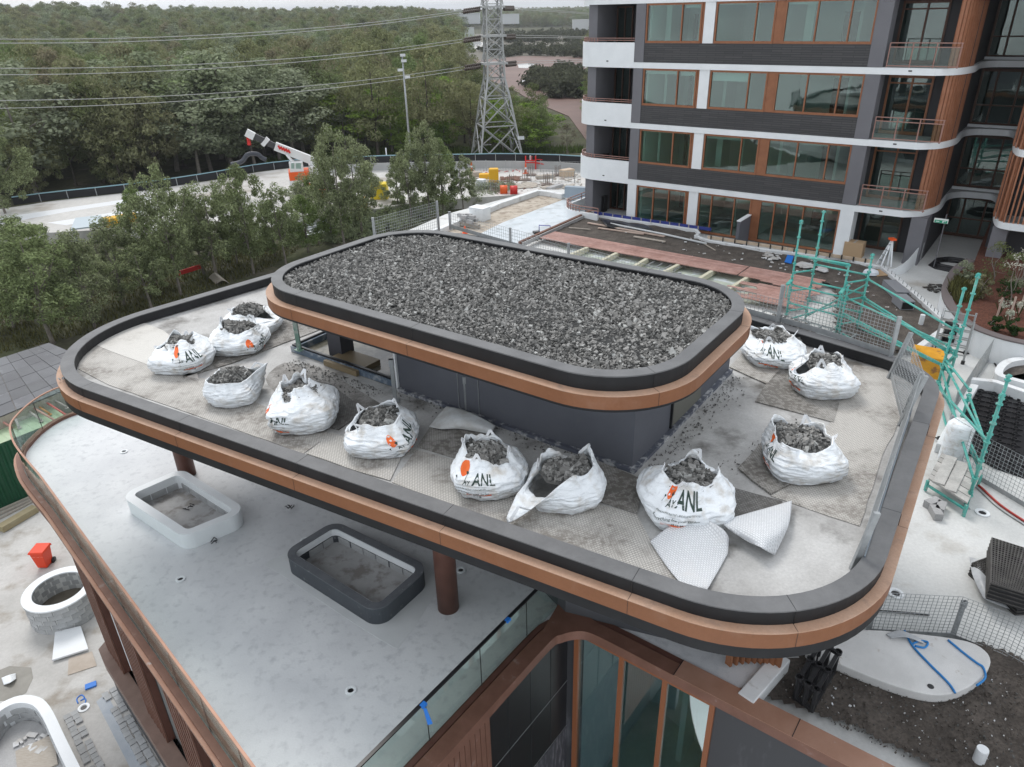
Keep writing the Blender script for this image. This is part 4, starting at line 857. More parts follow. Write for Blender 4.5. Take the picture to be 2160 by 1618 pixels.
bag('bulk bag with its logo turned sideways, left of the turned up mat edge', 808, 934, .57, .56, 10, seed=6, fill=.84, mouth=.74, logo=(-38, .34, 24), mouth_off=(-.1, .1), flap=(190, 22, .25, .4), rim=.12)
bag('bulk bag with a large upright logo, left of the slumped bag with the flap', 1033, 1014, .56, .60, 35, seed=7, fill=.84, mouth=.76, logo=(-104, .36, 0), mouth_off=(-.05, .2), rim=.13)
bag('slumped wide open bulk bag with a long white flap falling to the curb', 1190, 1042, .54, .54, 10, seed=8, fill=.86, mouth=.82, heap=.08, mouth_off=(.0, .1), flap=(222, 34, .75, .95), rim=.2, loops=3)
bag('big round bulk bag with an orange sun logo just behind the flipped white mats', 1446, 1072, .63, .64, 30, seed=9, fill=.80, mouth=.66, logo=(-112, .44, 0), mouth_off=(.1, .25), rim=.15, sl=.92)
bag('large round bulk bag standing alone in the middle of the right roof strip', 1688, 982, .58, .58, 15, seed=10, fill=.86, mouth=.82, logo=(-172, .36, 0), mouth_off=(-.1, .12), rim=.15)
bag('bulk bag with strongly wrinkled sides leaning against its neighbour near the mesh guard', 1730, 816, .58, .60, 25, seed=11, fill=.84, mouth=.62, logo=(-164, .34, -8), mouth_off=(.1, .22), rim=.16, flap=(185, 28, .3, .5))
bag('rearmost bulk bag with a slanting orange sun logo below the copper roof edge', 1630, 754, .59, .46, 20, seed=12, fill=.84, mouth=.72, logo=(-110, .30, -14), heap=.1, mouth_off=(0, .2), lean=(.0, .2), rim=.14)
# ================================================================ posts and mesh edge guards on the roof
def stub(px, py, top, z, label):
    c = P(px, py, z); t_ = hz(c, top); k = MB(); k.bar((c.x, c.y, z), (c.x, c.y, t_), .05, .07); k.bar((c.x, c.y, t_ - .14), (c.x, c.y, t_), .075, .09); k.box((c.x, c.y, z), .16, .16, .012); tag(k.build('post', m_galv), label, 'guard post', 'galvanised posts by the plant room')
stub(834, 845, 758, ZM + .02, 'galvanised guard post at the corner between the well and the plant room'); stub(985, 868, 794, ZM + .02, 'galvanised guard post against the long plant room wall')
def mesh_guard(path, zb_, h_, label, posts=None, cell=.075, name='mesh_guard', lean=(0, 0)):
    root = thing(name, label, 'mesh guard', (path[0][0], path[0][1], zb_))
    w_ = MB(); pts = densify(path, cell)
    up_ = lambda p, z: (p.x + lean[0] * z, p.y + lean[1] * z, zb_ + z)
    for p in pts: w_.bar(up_(p, .02), up_(p, h_), .007)
    n_ = int(h_ / cell)
    for i in range(n_ + 1):
        z = .02 + (h_ - .02) * i / n_
        for a, b in zip(path[:-1], path[1:]): w_.bar(up_(Vector(a[:2]), z), up_(Vector(b[:2]), z), .007)
    kind(w_.build('wire_mesh', m_galv, root), 'stuff')
    k = MB()
    for a, b in zip(path[:-1], path[1:]): k.bar(up_(Vector(a[:2]), .06), up_(Vector(b[:2]), .06), .01, .12)
    k.build('toe_board', m_galv, root)
    for p in (posts or [path[0], path[-1]]):
        k = MB(); p = Vector(p[:2]); k.bar(up_(p, -.05), up_(p, h_ + .03), .05, .08); k.build('post', m_galv, root)
    return root
zc = ZL + .005
gb = [P(1640, 520 + 158, ZL), P(1738, 706, ZL), P(1878, 752, ZL)]
mesh_guard([(p.x, p.y) for p in gb], zc, .84, 'galvanised mesh guard along the rear curb behind the rearmost bags')
gr = [P(1884, 758, ZL), P(1940, 812, ZL)]
g2 = [P(1895, 768, ZM), P(1915, 868, ZM), P(1800, 1190, ZM)]
mesh_guard([(P(1892, 770, ZL).x - .15, P(1892, 770, ZL).y - .1), (P(1918, 872, ZL).x - .1, P(1918, 872, ZL).y)], zc - .2, .95, 'loose mesh guard panel tipped at the far right corner of the lower roof', lean=(.16, -.1))
a_ = P(1905, 880, ZM + .05); b_2 = P(1800, 1195, ZM + .05)
rt = (b_2 - a_).normalized(); nr_ = Vector((-rt.y, rt.x, 0))
mesh_guard([(a_.x, a_.y), (a_.lerp(b_2, .5).x, a_.lerp(b_2, .5).y), (b_2.x, b_2.y)], ZM + .03, .92, 'long mesh guard leaning inside the right curb of the lower roof', lean=(nr_.x * .12, nr_.y * .12))
k = MB(); k.bar(a_ + nr_ * .1 + Vector((0, 0, .12)), b_2 + nr_ * .1 + Vector((0, 0, .12)), .02, .2); tag(k.build('steel_plank', mat('blue_grey_plank', (.15, .18, .21), .5, col2=(.2, .23, .26), scale=3)), 'blue grey steel toe plank lying inside the right curb', 'plank')
# the guards along the hidden rear edge, seen above the upper roof
def on_edge(p, q, px):
    lo, hi = 0., 1.; f_ = lambda t_: px_of((p.lerp(q, t_).x, p.lerp(q, t_).y, ZL))[0]; sg = 1 if f_(1) > f_(0) else -1
    for _ in range(50):
        m_ = (lo + hi) / 2
        if (f_(m_) - px) * sg < 0: lo = m_
        else: hi = m_
    v_ = p.lerp(q, lo); return Vector((v_.x, v_.y, 0))
es = [on_edge(cBR, cBL, x) for x in (1640, 1430, 1199, 1077, 950)]
hh = hz(es[3], 482) - zc
mesh_guard([tuple(e.xy) for e in es], zc, hh, 'mesh guard on the rear curb whose posts peep above the gravel roof', posts=[e.xy for e in es], cell=.1)
pL = [on_edge(cFL, cBL, 792), on_edge(cFL, cBL, 925)]; pL[1] = Vector((pL[1].x, pL[1].y, 0))
mesh_guard([tuple(p.xy) for p in pL], ZM, hz(pL[0], 461) - ZM, 'white mesh guard panel at the far left corner of the roof above the trees', cell=.09)
# small marks on the roofs
q = P(589, 615, ZU - .12); k = MB(); k.box((q.x - .02, q.y - .01, ZU - .13), .055, .012, .05, PH); tag(k.build('marker_tag', mat('fluoro_yellow', (.75, .8, .02), .5)), 'tiny fluorescent yellow tag stuck on the dark fascia of the upper roof', 'tag')
# ================================================================ podium: paths, garden bed, decking
g_px = lambda pts, z: ccw(PS(pts, z))
podpoly = ccw(PS([(800, 512), (940, 452), (1136, 400), (1200, 400), (1240, 412)], ZP) + [Vector((70, 100, 0)), Vector((70, 2, 0)), Vector((9, 4.4, 0)), P(1588, 1480, ZT), P(1655, 1400, ZT), Vector((5.5, 11.5, 0)), Vector((1.5, 17, 0)), Vector((-3, 17, 0))])
k = MB(); k.prism(podpoly, ZG - 2, ZP); kind(k.build('podium_deck', m_concw), 'structure')
def flat(name, pts, z, mm, dz=.004, z0=None):
    k = MB(); poly = g_px(pts, z); k.prism(poly, (z0 if z0 is not None else z - .003), z + dz); return kind(k.build(name, mm), 'structure')
flat('membrane_path', [(985, 508), (1060, 470), (1190, 421), (1236, 424), (1236, 452), (1180, 480), (1097, 514), (1040, 522)], ZP + .004, mat('pale_blue_membrane', (.52, .58, .62), .35, col2=(.60, .65, .69), scale=1.1, dirt=(.42, .46, .48), dscale=1.2, coord='Position'))
flat('sandy_path', [(930, 492), (1035, 446), (1136, 408), (1194, 414), (1190, 420), (1060, 469), (985, 506)], ZP + .003, mat('sandy_screed', (.42, .36, .29), .85, col2=(.52, .47, .40), scale=1.3, fine=.1, fscale=20, dirt=(.3, .25, .2), dscale=2.2, coord='Position'))
# right hand concrete apron near the scaffold, slightly paler
def upstand(name, pts, z, h_, th, mm, label, cat='kerb wall', closed=False):
    k = MB(); pp = [(p.x, p.y) for p in PS(pts, z + h_)]; k.wall(pp, z, z + h_, th, closed); return tag(k.build(name, mm, bevel=.02), label, cat)
m_upst = mat('white_upstand', (.66, .68, .69), .6, col2=(.74, .76, .77), scale=2, dirt=(.45, .44, .42), dscale=3, dlo=.58, dhi=.72, coord='Position')
upstand('kerb_wall', [(905, 487), (988, 452), (1050, 426), (1133, 399), (1160, 402), (1192, 408)], ZP, .32, -.35, m_upst, 'white rounded kerb wall along the sandy path toward the crane yard')
upstand('low_wall', [(1196, 404), (1230, 406)], ZP, .35, -.2, mat('blue_grey_wall', (.36, .42, .48), .5), 'short blue grey wall at the far end of the pale path', 'low wall')
c = P(1013, 463, ZP); bx = thing('equipment_box', 'white metal two door cabinet standing on the sandy path', 'cabinet', c)
k = MB(); k.box(c, 1.0, .75, .72, PH); k.build('box_body', m_white, bx, .01); k = MB(); k.box(c + Vector((0, 0, .72)), 1.04, .79, .03, PH); k.build('lid', m_white, bx)
fxy = lambda u, v: c + Vector((u * math.cos(PH) - v * math.sin(PH), u * math.sin(PH) + v * math.cos(PH), 0))
for s_ in (-.25, .25): k = MB(); k.box(fxy(s_, -.382) + Vector((0, 0, .05)), .46, .012, .6, PH); k.build('door', m_white, bx)
c = P(985, 478, ZP); bs = thing('block_stack', 'stack of grey concrete blocks and boards on a pallet beside the white cabinet', 'block stack', c)
pb_ = MB(); pb_.box((0, 0, 0), .39, .19, .19); b0 = pb_.build('block', m_concg, bs)
WLb = wloc(bs); b0.location = Vector((0, 0, .3)); b0.rotation_euler = (0, 0, PH); b0.data.transform(Matrix.Translation(WLb))
for i in range(1, 9): put(b0, bs, fxy(0, 0) * 0 + c + Vector(((i % 3 - 1) * .4 * math.cos(PH) - (i // 3 - 1) * .21 * math.sin(PH), (i % 3 - 1) * .4 * math.sin(PH) + (i // 3 - 1) * .21 * math.cos(PH), .3 + .2 * (i % 2))), PH)
for j in range(3):
    k = MB(); k.box(c + Vector((.1, -.1 - .0 * j, .05 + .07 * j)), 1.5, .3, .05, PH); k.build('board', mat('weathered_timber', (.36, .32, .27), .8, col2=(.45, .41, .36), scale=6, stretch=(1, 8, 1)) if j == 0 else bpy.data.materials['weathered_timber'], bs)
m_tim = bpy.data.materials['weathered_timber']
m_orp = mat('orange_plastic', (.80, .10, .015), .45); m_redp = mat('red_paint', (.62, .03, .025), .45)
c = P(981, 492, ZP); k = MB(); k.box(c, .3, .3, .03); k.lathe(c, [(.13, .03), (.03, .4)], 10); tag(k.build('traffic_cone', m_orp), 'small orange traffic cone on the sandy path behind the roof mesh', 'cone')
c = P(1147, 492, ZP); tr = thing('hand_trolley', 'small purple blue tube trolley frame on the pale path by the rusty channel', 'trolley', c); k = MB()
k.tube([c + Vector(v) for v in ((-.25, 0, 0), (-.25, 0, .45), (.35, 0, .40), (.35, 0, .05))], .03, 6); k.build('frame', mat('violet_blue_paint', (.13, .13, .42), .5), tr); k = MB(); k.box(c + Vector((-.4, 0, 0)), .35, .3, .12, .3); k.build('tray', m_black, tr)
# ground floor corner terrace of the tower
arc = [p for p in fillet([plan((lc - .3, 4)), plan((lc - .3, -1.2)), plan((pier0 - 1.2, -1.2))], [0, 1.6, 0], 10, False)]
gt = thing('corner_terrace_wall', 'curved white terrace wall with a pinkish handrail at the foot of the tower corner', 'terrace wall', (arc[5].x, arc[5].y, ZP))
k = MB(); k.wall([tuple(p) for p in arc], ZP, ZP + .55, .14); k.build('wall', m_white, gt)
rl = MB(); ra_ = offset(arc, .07)
for zz in (.72, .88):
    for a, b in zip(ra_[:-1], ra_[1:]): rl.bar((a.x, a.y, ZP + zz), (b.x, b.y, ZP + zz), .05, .04)
for a in densify(ra_, 1.0): rl.bar((a.x, a.y, ZP + .55), (a.x, a.y, ZP + .88), .05)
rl.build('handrail', m_rail, gt)
# garden bed -------------------------------------------------------
ZS = ZP + .22
soil_px = [(1100, 516), (1247, 451), (1340, 468), (1466, 489), (1470, 500), (1500, 511), (1620, 531), (1779, 548), (1857, 567), (1925, 623), (1990, 682), (1930, 735), (1860, 745), (1762, 704), (1758, 602), (1620, 574), (1400, 531), (1180, 495)]
sb = g_px(soil_px, ZS)
def soilmesh(name, poly, z, amp, step, mm, seed=0):
    xs = [p.x for p in poly]; ys = [p.y for p in poly]; nx = int((max(xs) - min(xs)) / step) + 1; ny = int((max(ys) - min(ys)) / step) + 1; idx = {}; vs = []; fs = []
    def vid(i, j):
        if (i, j) not in idx:
            x = min(xs) + i * step; y = min(ys) + j * step; idx[(i, j)] = len(vs)
            vs.append((x, y, z + amp * (mnoise.noise(Vector((x * 1.3 + seed, y * 1.3, 0))) + .6 * mnoise.noise(Vector((x * 4, y * 4, seed))))))
        return idx[(i, j)]
    for i in range(nx):
        for j in range(ny):
            if inside((min(xs) + (i + .5) * step, min(ys) + (j + .5) * step), poly): fs.append((vid(i, j), vid(i + 1, j), vid(i + 1, j + 1), vid(i, j + 1)))
    k = MB(); k.smooth = True; k.add(vs, fs); return kind(k.build(name, mm), 'structure')
soilmesh('garden_soil', sb, ZS, .05, .22, m_soil, 3)
upstand('kerb_wall', [(1247, 450), (1300, 460), (1380, 471), (1466, 484), (1471, 490), (1464, 497)], ZS - .2, .34, .16, m_upst, 'white rendered kerb wall behind the soil at the foot of the first windows')
upstand('kerb_wall', [(1464, 495), (1478, 502), (1500, 508), (1620, 527), (1779, 545), (1857, 563)], ZS - .2, .32, .16, m_upst, 'white kerb wall with timber formwork on top in front of the glazed doors')
uw = upstand('kerb_wall', [(1857, 561), (1925, 618), (1985, 672), (1993, 682), (1985, 690), (1926, 732)], ZS - .2, .34, .22, m_upst, 'long white kerb wall with threaded bolts between the soil and the entry ramp')
pp = PS([(1857, 561), (1925, 618), (1985, 672)], ZS + .14)
for i in range(18):
    t_ = i / 17; p = pp[0].lerp(pp[1], t_ * 2) if t_ < .5 else pp[1].lerp(pp[2], t_ * 2 - 1); k = MB(); k.lathe(p + Vector((.06, .1, 0)), [(.018, 0), (.018, .14)], 6); k.build('bolt', m_galv, uw)
k = MB(); k.bar(P(1252, 449, ZS + .2), P(1500, 484, ZS + .2), .08, .16); bl = tag(k.build('blue_batten', mat('navy_blue_batten', (.03, .045, .22), .45)), 'long navy blue batten clamped along the top of the rear kerb wall', 'batten')
for i in range(12):
    p = P(1252 + 20 * i, 449 + 2.83 * i, ZS + .2); k = MB(); k.box(p + Vector((0, -.06, -.05)), .05, .05, .16); k.build('clamp', m_tim, bl)
k = MB(); k.bar(P(1493, 500, ZS + .2), P(1660, 525, ZS + .2), .06, .14); k.bar(P(1662, 525, ZS + .2), P(1842, 552, ZS + .2), .06, .14); fb = tag(k.build('formwork_board', mat('raw_formply', (.50, .39, .28), .7, col2=(.58, .47, .36), scale=5)), 'raw timber formwork boards with brackets on top of the kerb wall by the doors', 'formwork'); kind(fb, 'thing')
for i in range(14):
    p = P(1500 + 25 * i, 501 + 3.72 * i, ZS + .2); k = MB(); k.box(p + Vector((-.03, -.08, -.1)), .04, .06, .22); k.build('bracket', m_black, fb)
# white wall sweeping up to the entry pier
swp = smooth_path([P(a, b, ZS + .1) for a, b in ((1857, 562), (1885, 566), (1911, 562), (1930, 548), (1944, 537))], 4); k = MB()
top = [.1, .12, .14, .18, .25, .35, .5, .65, .8, .95, 1.05, 1.15, 1.2, 1.25, 1.28, 1.3, 1.3]
vs = []
for i, p in enumerate(swp): vs += [(p.x, p.y, ZP - .02), (p.x + .1, p.y + .15, ZP - .02), (p.x + .1, p.y + .15, ZP + top[i] * .6 + .1), (p.x, p.y, ZP + top[i] * .6 + .1)]
fs = [(4 * i + a, 4 * i + (a + 1) % 4, 4 * i + 4 + (a + 1) % 4, 4 * i + 4 + a) for i in range(len(swp) - 1) for a in range(4)] + [(3, 2, 1, 0), tuple(4 * (len(swp) - 1) + a for a in range(4))]
k.add(vs, fs); tag(k.build('wing_wall', m_white), 'white wing wall sweeping up in a curve to the entry pier of the tower', 'wing wall')
# rusty channel
k = MB(); a = P(1096, 514, ZS + .1); b = P(1249, 446, ZS + .1); k.bar(a, b, .16, .22); ch = tag(k.build('steel_channel', mat('rusty_steel', (.13, .055, .035), .7, col2=(.18, .09, .06), scale=4, coord='Position')), 'rusty steel channel edging the soil beside the pale path', 'channel')
k = MB(); k.bar(a + Vector((.15, -.1, -.02)), b + Vector((.15, -.1, -.02)), .06, .2); k.build('flange', m_concg, ch)
# decking ------------------------------------------------------------
m_deck = mat('pink_brown_decking', (.33, .185, .155), .7, col2=(.43, .265, .23), scale=2.2, detail=6, fine=.12, fscale=8, stretch=(1, 1, 1), coord='Position', objvar=.12)
ZD = ZP + .30
dk = thing('timber_deck', 'long pink brown plank deck between the gravel roof and the soil bed', 'deck', P(1400, 540, ZD))
dA_ = P(1170, 489, ZD); dB_ = P(1752, 594, ZD); dt = (dB_ - dA_).normalized(); dn = Vector((dt.y, -dt.x, 0)); wd_ = (P(1337, 540, ZD) - dA_).dot(dn); Ltot = (dB_ - dA_).length
nb = 9; bw = wd_ / nb
xr = (P(1567, 578, ZD) - dA_).dot(dt); wr_ = (P(1690, 655, ZD) - dA_).dot(dn); nb2 = int(wr_ / bw)
cuts = [0, (P(1350, 525, ZD) - dA_).dot(dt), (P(1575, 568, ZD) - dA_).dot(dt), Ltot]
proto = {}
def plank(u0, u1, j):
    L_ = round(u1 - u0, 2)
    if L_ not in proto:
        me = MB().hexa([(0, 0, 0), (L_, 0, 0), (L_, bw - .018, 0), (0, bw - .018, 0)], [(0, 0, .03), (L_, 0, .03), (L_, bw - .018, .03), (0, bw - .018, .03)]); o = me.build('plank', m_deck); proto[L_] = o; o.parent = dk
    else: o = proto[L_].copy(); C.objects.link(o); o.parent = dk
    p = dA_ + dt * u0 + dn * (bw * (j + 1)); o.location = p - wloc(dk) + Vector((0, 0, rnd.uniform(-.004, .004))); o.rotation_euler = (0, 0, math.atan2(dt.y, dt.x))
for j in range(nb2):
    if j < nb:
        for a, b in zip(cuts[:-1], cuts[1:]): plank(a + .02, round(b - .02 + (rnd.uniform(-.3, .2) if b == Ltot else 0), 1), j)
    else:
        s_ = xr + (1.2 * math.sin((j - nb) * .7) ** 2 + .25 * rnd.random() + (.8 if j < nb + 3 else 0)) * 1.0; plank(round(s_, 1), round(Ltot + rnd.uniform(-.35, .15), 1), j)
# pale green formwork bays in front of the deck
m_ply = mat('pale_green_ply', (.36, .42, .36), .6, col2=(.46, .50, .42), scale=1.8, dirt=(.55, .60, .62), dscale=1.6, coord='Position')
flat('bay_floor', [(1160, 512), (1300, 520), (1620, 592), (1640, 650), (1560, 640), (1300, 575)], ZP + .012, m_ply)
m_beam = mat('cream_timber_beam', (.52, .50, .38), .7, col2=(.60, .58, .46), scale=4, coord='Position')
for a, b in (((1216, 535), (1240, 525)), ((1281, 547), (1303, 536)), ((1346, 560), (1366, 548)), ((1412, 571), (1438, 558)), ((1487, 584), (1510, 570)), ((1555, 602), (1585, 583))):
    p, q = P(*a, ZP + .2), P(*b, ZP + .2); p = p + (p - q) * .6; k = MB(); k.bar(p, q, .16, .22); tag(k.build('beam', m_beam), 'cream timber beam crossing the green formwork bays behind the gravel roof', 'beam', 'cream beams across the green bays')
fr_ = MB()
for i in range(4): fr_.bar(P(1364 + 19 * i, 561 + 3 * i, ZP + .2), P(1388 + 19 * i, 547 + 3.6 * i, ZP + .2), .05)
fr_.bar(P(1364, 561, ZP + .18), P(1425, 571, ZP + .18), .05); fr_.bar(P(1386, 548, ZP + .18), P(1446, 559, ZP + .18), .05); fr_ = tag(fr_.build('ladder_frame', m_galv), 'galvanised ladder-like frame lying between the cream beams', 'frame')
lf = MB()
for i in range(9): p, q = P(1600 + 24 * i, 668 + 6 * i, ZP + .25), P(1614 + 24 * i, 655 + 6.3 * i, ZP + .25); lf.bar(p, q, .06)
lf.bar(P(1596, 668, ZP + .22), P(1800, 722, ZP + .22), .05); lf.bar(P(1612, 654, ZP + .22), P(1812, 708, ZP + .22), .05); tag(lf.build('joist_frame', m_galv), 'row of white steel joists along the near edge of the pink deck', 'joists')
# things lying on the soil
def stick(name, a, b, w_, h_, mm, lab, cat, z=ZS + .06, g_=None):
    k = MB(); k.bar(P(*a, z), P(*b, z), w_, h_); return tag(k.build(name, mm), lab, cat, g_)
m_pl2 = mat('pinkish_timber', (.40, .30, .25), .8, col2=(.5, .40, .34), scale=3, coord='Position')
stick('timber_plank', (1240, 470), (1402, 499), .16, .05, m_pl2, 'longest bare plank on the soil, starting near the black sheeting', 'plank')
stick('timber_plank', (1262, 481), (1358, 494), .14, .05, m_pl2, 'pinkish plank in the middle of the soil, just below the longest plank', 'plank', ZS + .05)
stick('timber_plank', (1337, 499), (1403, 510), .16, .05, m_tim, 'short weathered plank near the deck edge on the soil', 'plank')
stick('timber_plank', (1200, 480), (1245, 484), .06, .04, m_tim, 'thin stick of timber near the rusty channel', 'plank')
k = MB(); k.tube([P(1288, 472, ZS + .1), P(1400, 494, ZS + .1), P(1490, 514, ZS + .08)], .055, 8); tag(k.build('conduit_pipe', mat('grey_white_conduit', (.55, .57, .58), .4)), 'long pale conduit pipe crossing the soil', 'pipe')
stick('timber_plank', (1487, 515), (1509, 528), .05, .03, m_tim, 'thin pale offcut at the end of the conduit pipe', 'plank')
sh = []
for j in range(4): sh.append([P(1265 + 34 * i + 6 * j, 461 + 5 * i + 6.5 * j * (1 - .1 * i), ZS + .05 + .16 * rnd.random() * (0 < j < 3)) for i in range(4)])
o = sheet('black_sheeting', sh, m_black, 'x', .02, 5); tag(o, 'crumpled black plastic sheeting on the soil against the rear kerb', 'sheeting')
k = MB(); k.hexa([P(1561, 512, ZP), P(1585, 516, ZP), P(1592, 505, ZP), P(1568, 501, ZP)], [v + Vector((0, 0, 1.5)) for v in [P(1561, 512, ZP), P(1585, 516, ZP), P(1592, 505, ZP), P(1568, 501, ZP)]]) if 0 else None
q0 = tp_.hit(1574, 512, -.0)[0]; dv = MB(); zt1 = ZP + 1.35; fslab(dv, tp_, q0 - .08, q0 + .08, -1.5, -.02, ZP, zt1); dvo = tag(dv.build('dividing_screen', m_slate), 'low slate grey dividing screen with a white top between the glazed doors', 'screen'); dv = MB(); fslab(dv, tp_, q0 - .1, q0 + .1, -1.52, -.02, zt1 + .001, zt1 + .05); dv.build('top_cap', m_white, dvo)
def debris(n, pts, z, mm, lab, cat, sz=(.06, .22), seed=0):
    r = random.Random(seed); poly = g_px(pts, z); xs = [p.x for p in poly]; ys = [p.y for p in poly]; k = MB(); c_ = 0
    while c_ < n:
        x, y = r.uniform(min(xs), max(xs)), r.uniform(min(ys), max(ys))
        if not inside((x, y), poly): continue
        a = r.uniform(sz[0], sz[1]); k.box((x, y, z + r.uniform(0, .03)), a, a * r.uniform(.2, .8), r.uniform(.01, .04), r.uniform(0, 3.1)); c_ += 1
    o = k.build('debris', mm); return tag(kind(o, 'stuff'), lab, cat)
m_lit = mat('pale_scrap', (.62, .64, .66), .6, col2=(.42, .40, .37), scale=2, coord='Position')
debris(70, [(1250, 470), (1480, 505), (1780, 560), (1850, 580), (1900, 660), (1780, 640), (1500, 545)], ZS + .05, m_lit, 'pale scraps and offcuts scattered over the soil bed', 'debris', (.03, .16), 1)
debris(26, [(1612, 530), (1650, 538), (1645, 552), (1610, 545)], ZS + .05, m_lit, 'pile of crumpled white plastic on the soil by the formwork', 'debris', (.1, .35), 2)
debris(12, [(1690, 556), (1745, 565), (1740, 575), (1688, 565)], ZS + .05, m_lit, 'bundle of white offcuts behind the teal scaffold', 'debris', (.2, .7), 3)
k = MB()
for i in range(6): k.bar(P(1656 + 2.4 * i, 553 + .6 * i, ZS + .04), P(1662 + 2.2 * i, 538 + .5 * i, ZS + .1), .05, .03)
tag(k.build('blue_strapping', m_blue), 'bundle of bright blue strips on the soil behind the scaffold', 'strips')
c = P(1837, 577, ZS + .03); k = MB(); k.lathe(c, [(.34, 0), (.30, .12), (.12, .2)], 9); tag(k.build('paper_bag', mat('crumpled_paper', (.66, .70, .76), .7)), 'crumpled white paper bag on the soil near the wing wall', 'paper bag')
k = MB(); k.bar(P(1845, 570, ZS + .08), P(1862, 582, ZS + .02), .5, .04); tag(k.build('cardboard_sheet', mat('brown_cardboard', (.40, .28, .17), .8)), 'flattened brown cardboard beside the crumpled paper bag', 'cardboard')
for a, b, lab in (((1874, 598), (1904, 625), 'open grey metal duct section against the bolted kerb wall'), ((1896, 628), (1915, 645), 'shorter grey duct piece beyond the open duct section')):
    k = MB(); p, q = P(*a, ZS + .2), P(*b, ZS + .2); k.bar(p, q, .5, .34); o = tag(k.build('duct_section', mat('duct_grey', (.22, .23, .25), .5) if 'duct_grey' not in bpy.data.materials else bpy.data.materials['duct_grey']), lab, 'duct'); kk = MB(); kk.bar(q, q + (q - p).normalized() * .012, .42, .26); kk.build('opening', m_black, o)
def pipe_stub(px, py, top, r, z, lab, mm=None):
    c = P(px, py, z); t_ = hz(c, top); k = MB(); k.lathe(c, [(r, 0), (r, t_ - z - .02), (r * .96, t_ - z)], 16); o = tag(k.build('pipe_stub', mm or m_white), lab, 'pipe stub'); return o
pipe_stub(1942, 684, 664, .085, ZS, 'white capped pipe stub standing in the soil by the bolted kerb')
# step ladder and cardboard box
q = P(1864, 560, ZP); lad = thing('step_ladder', 'white fibreglass step ladder standing open near the entry doors', 'ladder', q); tpz = hz(q, 508)
apex = Vector((q.x + .25, q.y + .2, tpz)); feet = [P(1850, 557, ZP), P(1858, 563, ZP), P(1872, 560, ZP), P(1879, 564, ZP)]
for i, ft in enumerate(feet): k = MB(); k.bar(ft, apex + Vector((.06 * (i % 2), .1 * (i % 2), 0)), .05, .08); k.build('leg', m_white, lad)
for i in range(1, 5): t_ = i / 5; k = MB(); k.bar(feet[0].lerp(apex, t_), feet[1].lerp(apex, t_), .1, .03); k.build('step', m_galv, lad)
k = MB(); k.box(apex + Vector((0, 0, -.03)), .25, .3, .08); k.build('top_cap', m_orp, lad)
c = P(1799, 540, ZP); k = MB(); k.box(c, .85, .6, .72, math.radians(-37)); o = tag(k.build('cardboard_box', bpy.data.materials['brown_cardboard']), 'large brown cardboard box beside the white pier at the balcony', 'box'); k = MB(); k.box(c + Vector((0, 0, .72)), .1, .61, .004, math.radians(-37)); k.build('tape', m_tim, o)
# cable pile on the entry floor
k = MB(); c = P(2003, 563, ZP)
for i in range(7): k.tube([c + Vector((math.cos(a_ * .7) * (.75 + .12 * rnd.random()) + .1 * i * .3, math.sin(a_ * .7) * .7 * (1 + .15 * rnd.random()), .03 + .03 * i)) for a_ in range(9)], .05, 5, closed=True)
tag(k.build('hose_coil', m_black), 'tangled coil of black hose on the concrete entry floor', 'hose')
debris(40, [(1945, 603), (1995, 598), (2010, 612), (1965, 622)], ZP + .01, mat('dark_litter', (.06, .055, .05), .9), 'dark leaf litter and offcuts on the entry ramp', 'debris', (.04, .25), 8)
# curved planter with plants ----------------------------------------
ZK = ZP + .95
cop_px = [(2040, 545), (2010, 565), (1993, 592), (1987, 615), (1998, 645), (2036, 682), (2090, 706), (2150, 722), (2230, 735)]
cpath = [v.xy for v in smooth_path(PS(cop_px, ZK), 4)]
pl = thing('curved_planter', 'tall curved white planter with a grey coping and red brown mulch by the entry', 'planter', (cpath[12].x, cpath[12].y, ZP))
sgn = 1 if area([cpath[0], cpath[len(cpath) // 2], cpath[-1]]) > 0 else -1
k = MB(); k.wall([tuple(p) for p in cpath], ZP, ZK - .05, .2 * sgn); k.build('wall', m_white, pl); k = MB(); k.wall([tuple(p) for p in offset(cpath, -.02 * sgn)], ZK - .05, ZK, .34 * sgn); k.build('coping', mat('planter_coping_grey', (.15, .13, .13), .6), pl)
m_mulch = mat('red_brown_mulch', (.075, .026, .016), .95, col2=(.13, .05, .03), scale=12, fine=.5, fscale=30, bump=1, bscale=25, coord='Position')
mpoly = ccw([tuple(p) for p in offset(cpath, .3 * sgn)] + [(cpath[-1].x + 6, cpath[-1].y + 6), (cpath[0].x + 6, cpath[0].y + 8)])
k = MB(); k.prism(mpoly, ZK - .2, ZK - .1); k.build('mulch', m_mulch, pl)
# round concrete planter at the right edge
rpx = [(2160, 752), (2125, 757), (2104, 770), (2100, 788), (2130, 800), (2175, 812)]
rp_ = [v.xy for v in smooth_path(PS(rpx, ZP + .5), 4)]; sg2 = 1 if area([rp_[0], rp_[len(rp_) // 2], rp_[-1]]) > 0 else -1
k = MB(); k.wall([tuple(p) for p in rp_], ZP, ZP + .5, .22 * sg2); rpo = tag(k.build('round_planter', m_upst), 'low pale round planter with bare soil at the right edge, below the tall curved planter', 'planter')
k = MB(); k.prism(ccw([tuple(p) for p in offset(rp_, .2 * sg2)] + [(rp_[0].x + 2, rp_[0].y), (rp_[-1].x + 2, rp_[-1].y)]), ZP + .2, ZP + .3); k.build('planter_soil', m_soil, rpo)
